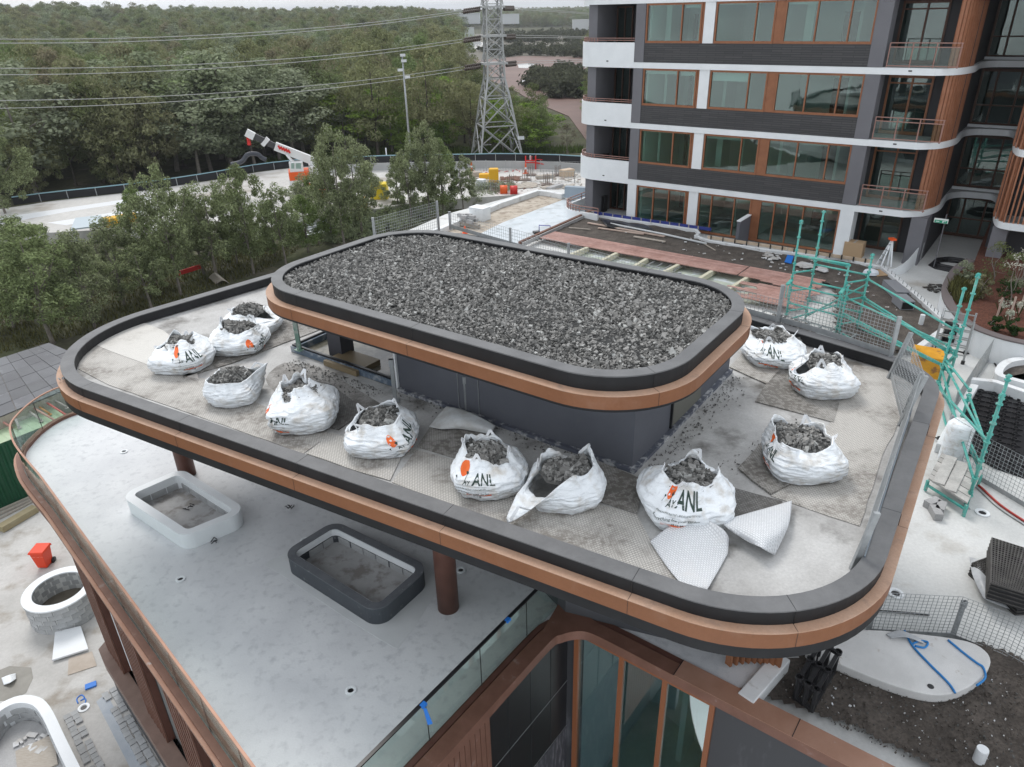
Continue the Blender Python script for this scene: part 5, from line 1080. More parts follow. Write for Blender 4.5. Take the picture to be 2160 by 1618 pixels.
# sunken bed lined with black drainage cells
cells = [(2052, 812), (2165, 848), (2165, 1010), (2105, 990), (1982, 930)]
zc0 = ZP + .02
k = MB(); k.prism(g_px(cells, zc0), zc0 - .02, zc0 + .05); cb_ = tag(k.build('drainage_cells', m_black), 'bed lined with black plastic drainage cells at the right edge', 'drainage cells'); kind(cb_, 'thing')
cp = g_px(cells, zc0); xs = [p.x for p in cp]; ys = [p.y for p in cp]; r0 = MB(); st_ = .34
i = min(xs)
m_blk2 = mat('black_plastic_cell', (.022, .022, .024), .35, spec=.5)
a_ = math.radians(55)
for iu in range(-40, 60):
    for iv in range(-40, 60):
        x = cp[0].x + math.cos(a_) * iu * st_ - math.sin(a_) * iv * st_; y = cp[0].y + math.sin(a_) * iu * st_ + math.cos(a_) * iv * st_
        if inside((x, y), cp):
            r0.lathe((x, y, zc0 + .05), [(.09, 0), (.09, .06), (.06, .06)], 6, cap=False)
            r0.box((x, y, zc0 + .05), st_ * .95, .03, .03, a_); r0.box((x, y, zc0 + .051), .03, st_ * .95, .032, a_)
kind(r0.build('cell_ring', m_blk2, cb_), 'stuff')
upstand('kerb_wall', [(2048, 808), (2010, 870), (1975, 935)], ZP, .28, .22, m_upst, 'pale kerb wall on the near side of the black drainage cell bed')
upstand('kerb_wall', [(2045, 800), (2100, 806), (2170, 830)], ZP, .4, .2, m_upst, 'pale kerb wall behind the black drainage cell bed at the right edge')
# yellow crate
c = P(1950, 785, ZP); yb = thing('site_toolbox', 'battered yellow steel site box with a rusty lid behind the scaffold', 'site box', c)
m_yel = mat('worn_yellow_paint', (.72, .36, .03), .5, col2=(.62, .28, .02), scale=3, dirt=(.28, .13, .05), dscale=3.2, dlo=.56, dhi=.66, coord='Position')
k = MB(); k.box(c, .95, .85, .62, -.55); k.build('box_body', m_yel, yb); k = MB(); k.box(c + Vector((0, 0, .625)), 1.0, .9, .1, -.55); k.build('lid', m_yel, yb)
# narrow aluminium ladder tower
def ladder_tower(p1, p2, top, lab):
    a, b = P(*p1, ZP), P(*p2, ZP); t_ = hz(a, top); root = thing('mobile_tower', lab, 'mobile tower', a); dd = Vector((.5, .75, 0))
    for q in (a, b, a + dd, b + dd): k = MB(); k.bar((q.x, q.y, ZP + .12), (q.x, q.y, t_), .045); k.build('upright', m_galv, root); k = MB(); k.lathe((q.x, q.y, ZP), [(.06, 0), (.06, .12)], 8); k.build('castor', m_black, root)
    n_ = 5
    for i in range(n_): z = ZP + .3 + (t_ - ZP - .4) * i / (n_ - 1); k = MB(); k.bar((a.x, a.y, z), (b.x, b.y, z), .035); k.bar((a.x + dd.x, a.y + dd.y, z), (b.x + dd.x, b.y + dd.y, z), .035); kind(k.build('rung', m_galv, root), 'stuff')
    for i in range(2): k = MB(); k.bar((a.x, a.y, ZP + .4 + i * .7), (a.x + dd.x, a.y + dd.y, ZP + .9 + i * .7), .03); k.build('brace', m_galv, root)
ladder_tower((1964, 755), (2030, 768), 668, 'narrow aluminium mobile tower on castors in front of the curved planter')
c = P(2003, 720, ZP); k = MB(); k.lathe(c, [(.26, 0), (.30, .75), (.28, .75)], 14); tag(k.build('rubbish_bin', m_black), 'black plastic tub behind the aluminium mobile tower', 'tub')
# ================================================================ teal scaffold
def std_pt(px, py, top, z=ZP): c = P(px, py, z); return c, hz(c, top)
def scaffold(label, stds, ledgers, z0=ZP, braces=(), boards=()):
    c0 = P(stds[0][0], stds[0][1], z0); root = thing('scaffold_tower', label, 'scaffold', c0)
    pts = [std_pt(*s, z0) for s in stds]
    for c, t_ in pts:
        k = MB(); k.tube([(c.x, c.y, z0 + .05), (c.x, c.y, t_)], .038, 8); z = z0 + .35
        while z < t_ - .1: k.lathe((c.x, c.y, z), [(.03, 0), (.075, 0), (.075, .03), (.03, .03)], 8, cap=False); z += .5
        k.box((c.x, c.y, t_ - .08), .13, .05, .06); k.build('standard', m_teal, root)
        k = MB(); k.box((c.x, c.y, z0), .15, .15, .015); k.lathe((c.x, c.y, z0 + .015), [(.02, 0), (.02, .1)], 6); k.build('base_jack', m_galv, root)
    def at_(i, py):
        c, t_ = pts[i]; return Vector((c.x, c.y, hz(c, py)))
    for (i, yi, j, yj) in ledgers:
        a, b = at_(i, yi), at_(j, yj); zm = (a.z + b.z) / 2
        a.z = b.z = zm; k = MB(); k.tube([a, b], .034, 8); d = (b - a).normalized()
        for p in (a + d * .05, b - d * .05): k.box((p.x, p.y, p.z - .05), .09, .06, .1)
        k.build('ledger', m_teal, root)
    for (i, yi, j, yj) in braces:
        k = MB(); k.tube([at_(i, yi), at_(j, yj)], .032, 8); k.build('brace', m_teal, root)
    return root, pts, at_
sA, ptsA, atA = scaffold('teal scaffold bay over the pink deck with standards reaching up to the tower windows',
    [(1656, 681, 464), (1698, 675, 444), (1761, 710, 557), (1806, 702, 535)],
    [(0, 540, 2, 560), (1, 558, 3, 580), (1, 597, 3, 618), (1, 636, 3, 656), (0, 583, 1, 562), (0, 622, 1, 600), (0, 661, 1, 645), (2, 604, 3, 583), (0, 678, 2, 700), (2, 640, 3, 622), (2, 690, 3, 672), (0, 600, 2, 628), (0, 640, 2, 664)], braces=[(0, 676, 2, 640), (1, 668, 3, 600)])
k = MB(); a, b = atA(0, 540), atA(2, 560); k.bar(a + Vector((0, 0, .04)), b + Vector((0, 0, .04)), .12, .04); k.build('toe_board', m_teal, sA)
for i, yy in ((0, 590), (2, 608)):
    p = atA(i, yy); q = p + Vector((-.35, -.5, 0)); k = MB(); k.bar(p, q, .12, .05); k.tube([q, q + Vector((0, 0, -.5)), q + Vector((.12, .1, -.6)), q + Vector((.14, .12, -.1))], .02, 6); k.build('hop_up_bracket', m_teal, sA)
sB_, ptsB, atB = scaffold('teal scaffold run beyond the right curb linking the two tall pairs of standards',
    [(1806, 703, 560), (1974, 826, 606), (1991, 836, 576), (1767, 714, 600)],
    [(0, 622, 2, 664), (3, 655, 1, 697), (3, 690, 1, 742), (0, 668, 2, 700), (1, 700, 2, 685), (1, 790, 2, 772), (1, 745, 2, 730)],
    braces=[(0, 632, 1, 742), (3, 660, 1, 770), (0, 690, 2, 780), (3, 700, 1, 815)])
k = MB(); p, q = atB(1, 775), atB(2, 750); k.bar(p, q, .16, .05); k.build('ladder_beam', m_teal, sB_)
sC_, ptsC, atC = scaffold('teal scaffold pair at the right edge beside the boarded platform',
    [(1974, 828, 700), (2037, 1071, 830), (2057, 1012, 790), (2024, 900, 830)],
    [(0, 826, 2, 862), (0, 868, 1, 905), (0, 872, 2, 908), (0, 910, 1, 950), (0, 950, 1, 995), (1, 960, 2, 930), (1, 1040, 2, 985), (3, 870, 2, 900), (0, 780, 3, 800)], braces=[(0, 815, 1, 930), (3, 890, 2, 980)])
# boarded platform
pb0 = thing('scaffold_platform', 'platform of weathered grey scaffold boards below the right curb', 'platform', P(2000, 1010, ZP + .3))
cr4 = PS([(1958, 1012), (1985, 958), (2070, 1000), (2040, 1064)], ZP + .35)
m_brd = mat('weathered_scaffold_board', (.36, .355, .34), .85, col2=(.47, .46, .44), scale=3, fine=.12, fscale=25, coord='Position', objvar=.12)
for i in range(6):
    a, b = cr4[0].lerp(cr4[1], (i + .03) / 6), cr4[0].lerp(cr4[1], (i + .95) / 6); c_, d = cr4[3].lerp(cr4[2], (i + .03) / 6), cr4[3].lerp(cr4[2], (i + .95) / 6)
    dz_ = Vector((0, 0, rnd.uniform(0, .012))); k = MB(); k.hexa([a + dz_, c_ + dz_, d + dz_, b + dz_], [v + dz_ + Vector((0, 0, .045)) for v in (a, c_, d, b)]); k.build('board', m_brd, pb0)
for i, (u, w_) in enumerate(((.25, .06), (.55, .07))):
    a, b = cr4[0].lerp(cr4[3], u) + Vector((0, 0, .06)), cr4[1].lerp(cr4[2], u) + Vector((0, 0, .06)); k = MB(); k.bar(a, b, .26, .05); k.build('loose_board', m_brd, pb0)
k = MB(); k.bar(cr4[0] + Vector((0, 0, -.15)), cr4[3] + Vector((0, 0, -.15)), .05); k.bar(cr4[0] + Vector((0, 0, -.32)), cr4[0] + Vector((0, 0, -.02)), .06); k.bar(cr4[3] + Vector((0, 0, -.35)), cr4[3] + Vector((0, 0, -.02)), .06); k.bar(cr4[2] + Vector((0, 0, -.35)), cr4[2] + Vector((0, 0, -.02)), .06); kind(k.build('support_frame', m_teal, pb0), 'stuff')
for i, (x, y) in enumerate(((1965, 1068), (1982, 1078), (1972, 1088))):
    c = P(x, y, ZP); k = MB(); k.box(c, .39, .19, .19, .4 + .5 * i); tag(k.build('concrete_block', m_concg), ('grey concrete block nearest the platform corner', 'grey concrete block under the platform edge, the right one of three', 'lowest of the three grey concrete blocks by the platform')[i], 'concrete block', 'loose blocks under the platform')
# wrapped bundle, fences and hoses on the right
c = P(2006, 972, ZP); t_ = hz(c, 890); k = MB(); k.lathe(c, [(.30, 0), (.33, .1), (.31, (t_ - ZP) * .6), (.33, (t_ - ZP) * .9), (.24, t_ - ZP), (.1, t_ - ZP - .02)], 14); k.sm = [True] * len(k.sm); tag(k.build('wrapped_roll', m_bag), 'upright roll wrapped in white plastic standing by the black cells', 'roll')
m_galf = m_galv
def ground_fence(pts, tops, label, cell=.1, z=ZP, posts=True):
    pp = PS(pts, z); h_ = [hz(p, t_) - z for p, t_ in zip(pp, tops)]; H_ = sum(h_) / len(h_)
    return mesh_guard([(p.x, p.y) for p in pp], z, H_, label, cell=cell)
ground_fence([(2008, 880), (2048, 815), (2085, 760)], [800, 755, 742], 'mesh guard panel running along the kerb toward the curved planter')
ground_fence([(1985, 960), (2060, 1010), (2170, 1075)], [880, 925, 985], 'mesh guard panel crossing in front of the black drainage cells')
ground_fence([(1830, 1335), (2002, 1345), (2110, 1388), (2200, 1440)], [1255, 1265, 1300, 1340], 'mesh guard behind the pale round slab with one stout galvanised post', cell=.08)
stub(2010, 1340, 1268, ZP, 'stout galvanised post tied with blue rope behind the round slab')
m_redh = mat('red_hose', (.42, .04, .03), .5)
def hose(pts, r, mm, lab, z=ZP + .03, cat='hose'):
    k = MB(); k.tube(smooth_path(PS(pts, z), 5), r, 6); return tag(k.build('hose', mm), lab, cat)
hose([(2010, 985), (2060, 1020), (2110, 1065), (2170, 1105)], .028, m_redh, 'red hose running past the platform to the right edge')
hose([(2008, 990), (2058, 1026), (2106, 1070), (2170, 1112)], .024, m_galv, 'grey cable beside the red hose at the right edge')
hose([(1990, 735), (2040, 745), (2090, 758), (2110, 790)], .025, m_black, 'black hose snaking from the planter wall across the apron')
hose([(1800, 1286), (1880, 1290), (1960, 1297)], .02, m_black, 'thin black cable lying on the apron behind the mesh guard')
def floor_drain(px, py, r, z, lab, grp=None):
    c = P(px, py, z + .004); k = MB(); k.lathe(c, [(r, 0), (r, .02), (r * .62, .024), (r * .5, -.0)], 20, cap=False); o = tag(k.build('floor_drain', m_white), lab, 'floor drain', grp); k = MB(); k.lathe(c, [(r * .55, .001), (r * .55, .003)], 14); k.build('outlet', m_black, o); return o
floor_drain(2072, 1082, .16, ZP, 'white ring drain in the apron at the right edge below the platform')
floor_drain(1889, 1252, .16, ZP, 'white ring drain half hidden by the copper roof edge on the right apron')
# black cell stacks
def cell_stack(pts, z0, th, label, mm):
    c = P(*pts[0], z0); root = thing('cell_stack', label, 'cell stack', c); poly = PS(pts, z0 + th)
    k = MB(); k.hexa([Vector((p.x, p.y, z0)) for p in poly], poly); k.build('stack_body', m_black, root); n_ = 22; g_ = MB()
    for i in range(n_ + 1):
        t_ = i / n_; g_.bar(poly[0].lerp(poly[1], t_) + Vector((0, 0, .015)), poly[3].lerp(poly[2], t_) + Vector((0, 0, .015)), .025, .03); g_.bar(poly[0].lerp(poly[3], t_) + Vector((0, 0, .015)), poly[1].lerp(poly[2], t_) + Vector((0, 0, .015)), .02, .03)
    kind(g_.build('top_grid', mm, root), 'stuff')
    for j in range(4):
        z = z0 + th * (j + .5) / 4; g2_ = MB()
        for a, b in zip(poly, poly[1:] + poly[:1]): g2_.bar((a.x, a.y, z), (b.x, b.y, z), .03, .02)
        g2_.build('layer_rim', mm, root)
m_cellg = mat('dusty_black_plastic', (.06, .058, .055), .55, col2=(.11, .105, .10), scale=5, coord='Position')
cell_stack([(2050, 1190), (2150, 1275), (2240, 1270), (2130, 1160)], ZP, .3, 'lower stack of black plastic cells set at an angle on the right', m_cellg)
cell_stack([(2090, 1232), (2200, 1265), (2260, 1190), (2092, 1136)], ZP + .31, .38, 'upper stack of black plastic cells on the right with a ribbed dusty top', m_cellg)
sheet('plastic_sheeting', [[P(2045, 1175, ZP + .2), P(2052, 1215, ZP + .25), P(2075, 1262, ZP + .2)], [P(2060, 1180, ZP + .3), P(2070, 1225, ZP + .33), P(2092, 1270, ZP + .22)], [P(2075, 1200, ZP + .28), P(2090, 1240, ZP + .3), P(2130, 1285, ZP + .06)]], mat('milky_plastic', (.42, .44, .46), .3, col2=(.55, .57, .59), scale=4), 'x'); bpy.data.objects['plastic_sheeting']['label'] = 'milky plastic sheeting hanging off the black cell stack'; bpy.data.objects['plastic_sheeting']['category'] = 'sheeting'
# pale round slab and soil at the lower right
ZQ = ZP + .12
soilmesh('planting_soil', g_px([(1660, 1392), (1760, 1352), (1960, 1365), (2060, 1350), (2400, 1480), (2400, 2000), (2200, 1760), (1960, 1612), (1800, 1530), (1640, 1478), (1612, 1462)], ZQ), ZQ, .05, .09, m_soil, 9)
v, f, mi = rocks(3500, reg_poly(g_px([(1660, 1405), (2200, 1420), (2200, 1640), (1900, 1600), (1640, 1470)], ZQ), ZQ + .03, .01), .012, ZQ, 15)
tag(kind(obj_np('gravel', v, f, [m_soil, m_soil, m_rock[2], m_lit], None, mi), 'stuff'), 'small stones and clods in the dark planting soil at the lower right', 'gravel')
slab = g_px([(1700, 1370), (1765, 1338), (1830, 1328), (1950, 1338), (2040, 1352), (2078, 1372), (2090, 1395), (2078, 1420), (2050, 1445), (2010, 1462), (1965, 1465), (1900, 1450), (1830, 1425), (1770, 1400)], ZQ + .2)
slab = [v_.xy for v_ in smooth_path([Vector((p.x, p.y, 0)) for p in slab + slab[:1]], 3)][:-1]
k = MB(); k.prism([tuple(p) for p in ccw(slab)], ZQ, ZQ + .2); so_ = tag(k.build('concrete_slab', mat('chalky_concrete', (.60, .60, .59), .7, col2=(.70, .70, .69), scale=1.6, dirt=(.36, .30, .24), dscale=3.6, dlo=.64, dhi=.72, fine=.05, coord='Position'), bevel=.02), 'thick pale rounded concrete slab strapped with blue rope on the soil', 'slab')
c = P(1963, 1448, ZQ + .202); k = MB(); k.lathe(c, [(.055, 0), (.055, .003)], 14); k.build('hole', m_black, so_)
m_rope = mat('blue_rope', (.03, .22, .55), .6)
def rope(pts, lab, z=ZQ + .22):
    k = MB(); k.tube(smooth_path(PS(pts, z), 5), .02, 6); return tag(k.build('rope', m_rope), lab, 'rope')
rope([(1908, 1330), (1925, 1362), (1960, 1400), (2000, 1440), (2015, 1462)], 'blue rope crossing the middle of the pale rounded slab')
rope([(2000, 1350), (2030, 1375), (2060, 1398), (2074, 1408), (2078, 1430), (2060, 1446)], 'doubled blue rope at the right end of the pale rounded slab')
rope([(1925, 1358), (1940, 1352), (1957, 1355), (1950, 1366), (1930, 1362)], 'small loop of blue rope lying on the pale slab')
sheet('plastic_sheeting', [[P(1868, 1338, ZQ + .21), P(1900, 1330, ZQ + .26), P(1945, 1348, ZQ + .22)], [P(1880, 1346, ZQ + .24), P(1912, 1344, ZQ + .3), P(1950, 1358, ZQ + .23)]], bpy.data.materials['milky_plastic'], 'scrap of milky plastic under the blue rope on the pale slab')
bpy.data.objects['plastic_sheeting.001']['category'] = 'sheeting'
upstand('kerb_wall', [(1668, 1392), (1590, 1482)], ZP + .1, .3, -.3, m_upst, 'short white upstand between the copper cap and the soil below the roof corner')
# black crate of drainage cells
cq = PS([(1676, 1474), (1712, 1500), (1757, 1420), (1722, 1398)], ZQ); root = thing('cell_crate', 'open black plastic cell crate standing in the soil below the roof corner', 'crate', cq[0])
def crate_plate(z, t_):
    k = MB()
    for i in range(3): k.bar(cq[0].lerp(cq[3], i / 2) + Vector((0, 0, z)), cq[1].lerp(cq[2], i / 2) + Vector((0, 0, z)), .07, t_)
    for i in range(3): k.bar(cq[0].lerp(cq[1], i / 2) + Vector((0, 0, z)), cq[3].lerp(cq[2], i / 2) + Vector((0, 0, z)), .07, t_)
    return k.build('frame', m_blk2, root)
crate_plate(.04, .06); crate_plate(.5, .06)
for i in range(3):
    for j in range(3):
        p = cq[0].lerp(cq[3], i / 2).lerp(cq[1].lerp(cq[2], i / 2), j / 2); k = MB(); k.lathe(p, [(.042, 0), (.04, .5), (.068, .5), (.068, .56), (.05, .56)], 10, cap=False); k.build('column', m_blk2, root)
pipe_stub(2063, 1606, 1580, .09, ZQ, 'white capped pipe stub in the soil at the bottom right corner')
# ================================================================ terrace planters, drains and litter
def planter(pxs, h_, wall_t, mm, label, inner, lip, name='terrace_planter'):
    poly = ccw([(p.x, p.y) for p in PS(pxs, ZT + h_)]); path = fillet(poly, .34, 8); cen = sum(poly, Vector((0, 0))) / 4
    root = thing(name, label, 'planter', (cen.x, cen.y, ZT)); k = MB(); ringmesh(k, path, 0, wall_t, ZT, ZT + h_ - .02); k.build('wall', mm, root, .012)
    k = MB(); ringmesh(k, path, -.004, wall_t + .004, ZT + h_ - .02, ZT + h_); k.build('rim', lip, root)
    k = MB(); k.prism([tuple(p) for p in offset(path, wall_t - .01, True)], ZT + .002, ZT + .03); k.build('base', mat('planter_base_grey', (.34, .34, .34), .6, col2=(.44, .44, .44), scale=2, dirt=(.24, .225, .21), dscale=2.5, coord='Position') if 'planter_base_grey' not in bpy.data.materials else bpy.data.materials['planter_base_grey'], root)
    ip = offset(path, wall_t + .001, True); pb1 = MB(); pb1.box((0, 0, 0), .36, .03, .17); pr_ = None
    dp = densify([tuple(p) for p in ip] + [tuple(ip[0])], .02); acc = 0; nxt = .19
    for p, q in zip(dp[:-1], dp[1:]):
        acc += (q - p).length
        if acc >= nxt:
            nxt += .39; d = (q - p).normalized()
            if pr_ is None: pr_ = pb1.build('block', m_blk, root); pr_.data.transform(Matrix.Translation(wloc(root))); pr_.location = Vector((p.x, p.y, ZT + .03)) - wloc(root); pr_.rotation_euler = (0, 0, math.atan2(d.y, d.x))
            else: put(pr_, root, (p.x, p.y, ZT + .03), math.atan2(d.y, d.x))
    return root, path, cen
m_blk = mat('grey_block', (.36, .37, .375), .85, col2=(.44, .45, .455), scale=4, fine=.1, objvar=.08)
pW, pathW, cW = planter([(252, 1044), (386, 1133), (524, 1076), (382, 988)], .42, .2, m_white, 'white rendered planter trough with an empty grey inside on the terrace', None, m_white)
m_dpl = mat('dark_blue_grey_membrane', (.045, .052, .062), .5, col2=(.06, .068, .08), scale=2, dirt=(.20, .21, .22), dscale=6, dlo=.62, dhi=.75, coord='Position')
m_dpr = mat('scuffed_membrane_rim', (.10, .11, .125), .5, col2=(.14, .15, .165), scale=3, dirt=(.30, .31, .32), dscale=7, dlo=.6, dhi=.75, coord='Position')
pD, pathD, cD = planter([(592, 1168), (795, 1296), (908, 1196), (706, 1098)], .42, .17, m_dpl, 'charcoal coated planter trough with a white inner rim on the terrace', None, m_dpr)
k = MB(); ringmesh(k, offset(pathD, .172, True), 0, .02, ZT + .24, ZT + .40); k.build('inner_render', m_white, pD)
# pale hardened patch round the dark planter
pt = [v_.xy for v_ in smooth_path([Vector((p.x, p.y, 0)) for p in [cD + (Vector(q) - cD) * (1.3 + .12 * math.sin(i * 2.1)) for i, q in enumerate(pathD[::4])] ], 4)]
k = MB(); k.prism([tuple(p) for p in ccw(pt)], ZT + .001, ZT + .005); tag(kind(k.build('screed_patch', mat('pale_screed', (.56, .58, .59), .6, col2=(.62, .64, .65), scale=1.5, coord='Position')), 'structure'), 'pale screed patch', 'patch')
del_ = bpy.data.objects['screed_patch']; del del_['label']; del del_['category']
for x, y, lab in ((740, 1457, 'round drain with a flared collar in the open terrace floor'), (643, 1140, 'white drain ring beside the rim of the charcoal planter'), (262, 953, 'drain hole with a dusty ring at the curved end of the terrace'), (381, 1222, 'small drain ring near the balustrade between the planters'), (972, 1203, 'small drain ring behind the red brown column')): floor_drain(x, y, .10, ZT, lab)
def scrap(x, y, lab, mm, n=5, z=ZT, s=.07):
    k = MB(); c = P(x, y, z + .03); r = random.Random(x)
    for i in range(n): a = c + Vector((r.uniform(-s, s), r.uniform(-s, s), r.uniform(0, .03))); k.tube([a, a + Vector((r.uniform(-s, s), r.uniform(-s, s), r.uniform(0, .05))), a + Vector((r.uniform(-s, s) * 1.6, r.uniform(-s, s) * 1.6, 0))], .012, 5)
    return tag(k.build('wire_scrap', mm), lab, 'scrap')
scrap(613, 1072, 'tangle of black wire scraps on the terrace floor under the roof edge', m_black); scrap(458, 1142, 'black tie wire poking out at the foot of the white planter', m_black, 3); scrap(135, 800, 'grey wire scraps lying on the copper ledge at the left roof end', m_galv, 4, ZL - .22)
scrap(400, 1072, 'short black rods inside the white planter', m_black, 3)
# ================================================================ terrain
def Ht(x, y):
    d = np.hypot(x, y); az = np.degrees(np.arctan2(x, y))
    ss = lambda a, b, v: np.clip((v - a) / (b - a), 0, 1) ** 2 * (3 - 2 * np.clip((v - a) / (b - a), 0, 1))
    L_ = 15.5 - 7.5 * ss(-34, -10, az); left = L_ * ss(260, 620, d); right = 5 * ss(600, 1700, d); k_ = ss(-7, -2.5, az)
    z = left * (1 - k_) + right * k_
    z = z + .5 * np.sin(x * .07) * np.cos(y * .05) * ss(110, 200, d) * (1 - k_)
    return .9 + z
rs_ = np.concatenate([np.linspace(6, 60, 19), np.geomspace(66, 9000, 60)]); azs = np.radians(np.linspace(-100, 100, 161))
RR, AA = np.meshgrid(rs_, azs, indexing='ij'); X = RR * np.sin(AA); Y = RR * np.cos(AA); Zt_ = Ht(X, Y)
near_s = 1.1 * np.exp(-((RR - 30) / 30.) ** 2) * 0; Zt_ = Zt_ + near_s
nr, na = RR.shape; vv = np.stack([X, Y, Zt_], -1).reshape(-1, 3)
ii, jj = np.meshgrid(np.arange(nr - 1), np.arange(na - 1), indexing='ij'); b_i = (ii * na + jj).ravel(); ff = np.stack([b_i, b_i + 1, b_i + na + 1, b_i + na], -1)
m_ground = mat('scrubby_ground', (.045, .042, .025), .95, col2=(.075, .085, .035), scale=.25, detail=8, fine=.35, fscale=3, coord='Position', dirt=(.11, .095, .07), dscale=.4, dlo=.55, dhi=.68)
kind(obj_np('ground', vv, ff[:, ::-1], m_ground), 'structure')
# lower ground level left of the pavilion
m_yard = mat('yard_concrete', (.44, .43, .41), .85, col2=(.54, .53, .51), scale=.5, dirt=(.33, .30, .26), dscale=.9, dlo=.53, dhi=.68, fine=.06, fscale=12, coord='Position')
flat('yard_slab', [(-250, 1040), (20, 1040), (90, 1030), (300, 1030), (700, 1618), (700, 2300), (-400, 2300)], ZG, m_yard, .0, ZG - 1.6)
flat('wet_patch', [(-30, 1425), (20, 1405), (66, 1408), (70, 1430), (55, 1462), (20, 1478), (-30, 1480)], ZG + .002, mat('damp_concrete', (.20, .19, .165), .3, col2=(.26, .25, .22), scale=2, coord='Position'), .003)
c = P(97, 1192, ZG); bn_ = thing('wheelie_bin', 'bright orange wheelie bin on the lower yard at the pavilion facade', 'bin', c)
BS = .66
bw_ = .62; k = MB(); k.hexa([c + BS * Vector(v) for v in ((-.26, -.3, .06), (.26, -.3, .06), (.26, .3, .06), (-.26, .3, .06))], [c + BS * Vector(v) for v in ((-.36, -.4, 1.1), (.36, -.4, 1.1), (.36, .4, 1.1), (-.36, .4, 1.1))]); k.build('body', mat('orange_red_plastic', (.72, .05, .01), .4), bn_, .02)
m_binr = bpy.data.materials['orange_red_plastic']
k = MB(); k.hexa([c + BS * Vector(v) for v in ((-.42, -.46, 1.1), (.42, -.46, 1.1), (.42, .46, 1.1), (-.42, .46, 1.1))], [c + BS * Vector(v) for v in ((-.38, -.4, 1.2), (.38, -.4, 1.2), (.38, .42, 1.22), (-.38, .42, 1.22))]); k.build('lid', m_binr, bn_, .015)
for s_ in (-.3, .3): k = MB(); k.tube([c + BS * Vector((s_ - .04, .3, .12)), c + BS * Vector((s_ + .04, .3, .12))], .12, 12); k.build('wheel', m_black, bn_)
k = MB(); k.tube([c + BS * Vector((-.36, .48, 1.02)), c + BS * Vector((.36, .48, 1.02))], .013, 6); k.build('handle', m_binr, bn_)
vb, fb_, wdt = text_tris('1300 766 966', .12); k = MB(); k.add([c + BS * Vector((a - wdt / 2, -.372 - (.0), .86 + b)) + Vector((0, -.012 * 0 - .005 - .0, 0)) for a, b in vb], fb_); k.build('printed_number', mat('pale_red_print', (.85, .45, .38), .5), bn_)
# block planter
def block_ring(path, z, rows, bh, bl, th, parent, mm, name='block'):
    pr_ = None
    for r_i in range(rows):
        dp = densify([tuple(p) for p in path], .02); acc = 0; nxt = bl * (.5 if r_i % 2 else 1.0)
        for p, q in zip(dp[:-1], dp[1:]):
            acc += (q - p).length
            if acc >= nxt:
                nxt += bl; d = (q - p).normalized(); L_ = (p.x, p.y, z + r_i * bh); rz_ = math.atan2(d.y, d.x)
                if pr_ is None: bb_ = MB(); bb_.box((0, 0, 0), bl - .012, th, bh - .012); pr_ = bb_.build(name, mm, parent); pr_.data.transform(Matrix.Translation(wloc(parent))); pr_.location = Vector(L_) - wloc(parent); pr_.rotation_euler = (0, 0, rz_)
                else: put(pr_, parent, L_, rz_)
a1, a2, a3 = P(56, 1250, ZG + .95), P(132, 1190, ZG + .95), P(128, 1282, ZG + .95)
cen = P(125, 1243, ZG + .95); rx = (cen - a1).length * .95
root = thing('block_planter', 'round planter ring of grey concrete blocks with a white rendered rim on the lower yard', 'planter', (cen.x, cen.y, ZG))
el = [Vector((cen.x + rx * math.cos(t_), cen.y + rx * math.sin(t_))) for t_ in [2 * math.pi * i / 40 for i in range(41)]]
block_ring(el, ZG, 5, .19, .39, .19, root, m_blk)
k = MB(); ringmesh(k, offset(el[:-1], -.12, True), 0, .3, ZG + .95, ZG + 1.0); k.build('rim', m_white, root)
k = MB(); ringmesh(k, offset(el[:-1], -.088, True), 0, .176, ZG, ZG + .95); k.build('mortar_core', m_concw, root)
k = MB(); k.prism([tuple(p) for p in offset(el[:-1], .1, True)], ZG, ZG + .2); k.build('fill', mat('muddy_fill', (.10, .085, .065), .5, col2=(.16, .14, .11), scale=2, coord='Position'), root)
# big planter at the lower left corner
rim_px = [(-60, 1560), (-20, 1500), (30, 1470), (75, 1468), (105, 1490), (140, 1560), (180, 1640), (230, 1740)]
pth = [v.xy for v in smooth_path(PS(rim_px, ZG + .8), 4)]; root = thing('trough_planter', 'long white rimmed planter trough with rubbish inside at the bottom left corner', 'planter', (pth[10].x, pth[10].y, ZG))
sg3 = 1 if area([pth[0], pth[len(pth) // 2], pth[-1]]) > 0 else -1
k = MB(); k.wall([tuple(p) for p in pth], ZG, ZG + .8, .26 * sg3); k.build('wall', m_white, root)
block_ring(offset(pth, .28 * sg3), ZG + .05, 3, .19, .39, .04, root, m_blk)
ins = offset(pth, .3 * sg3); k = MB(); k.prism(ccw([tuple(p) for p in ins] + [(ins[-1].x - 3, ins[-1].y - 1), (ins[0].x - 3, ins[0].y)]), ZG, ZG + .12); k.build('base', m_concg, root)
k = MB(); q = P(78, 1600, ZG + .13); k.box(q, .9, 1.1, .05, .6); k.build('pallet_board', m_tim, root)
debris(26, [(20, 1580), (70, 1545), (110, 1560), (95, 1600), (40, 1610)], ZG + .13, m_lit, 'paper and brick rubbish inside the trough planter at the lower left', 'debris', (.05, .3), 21)
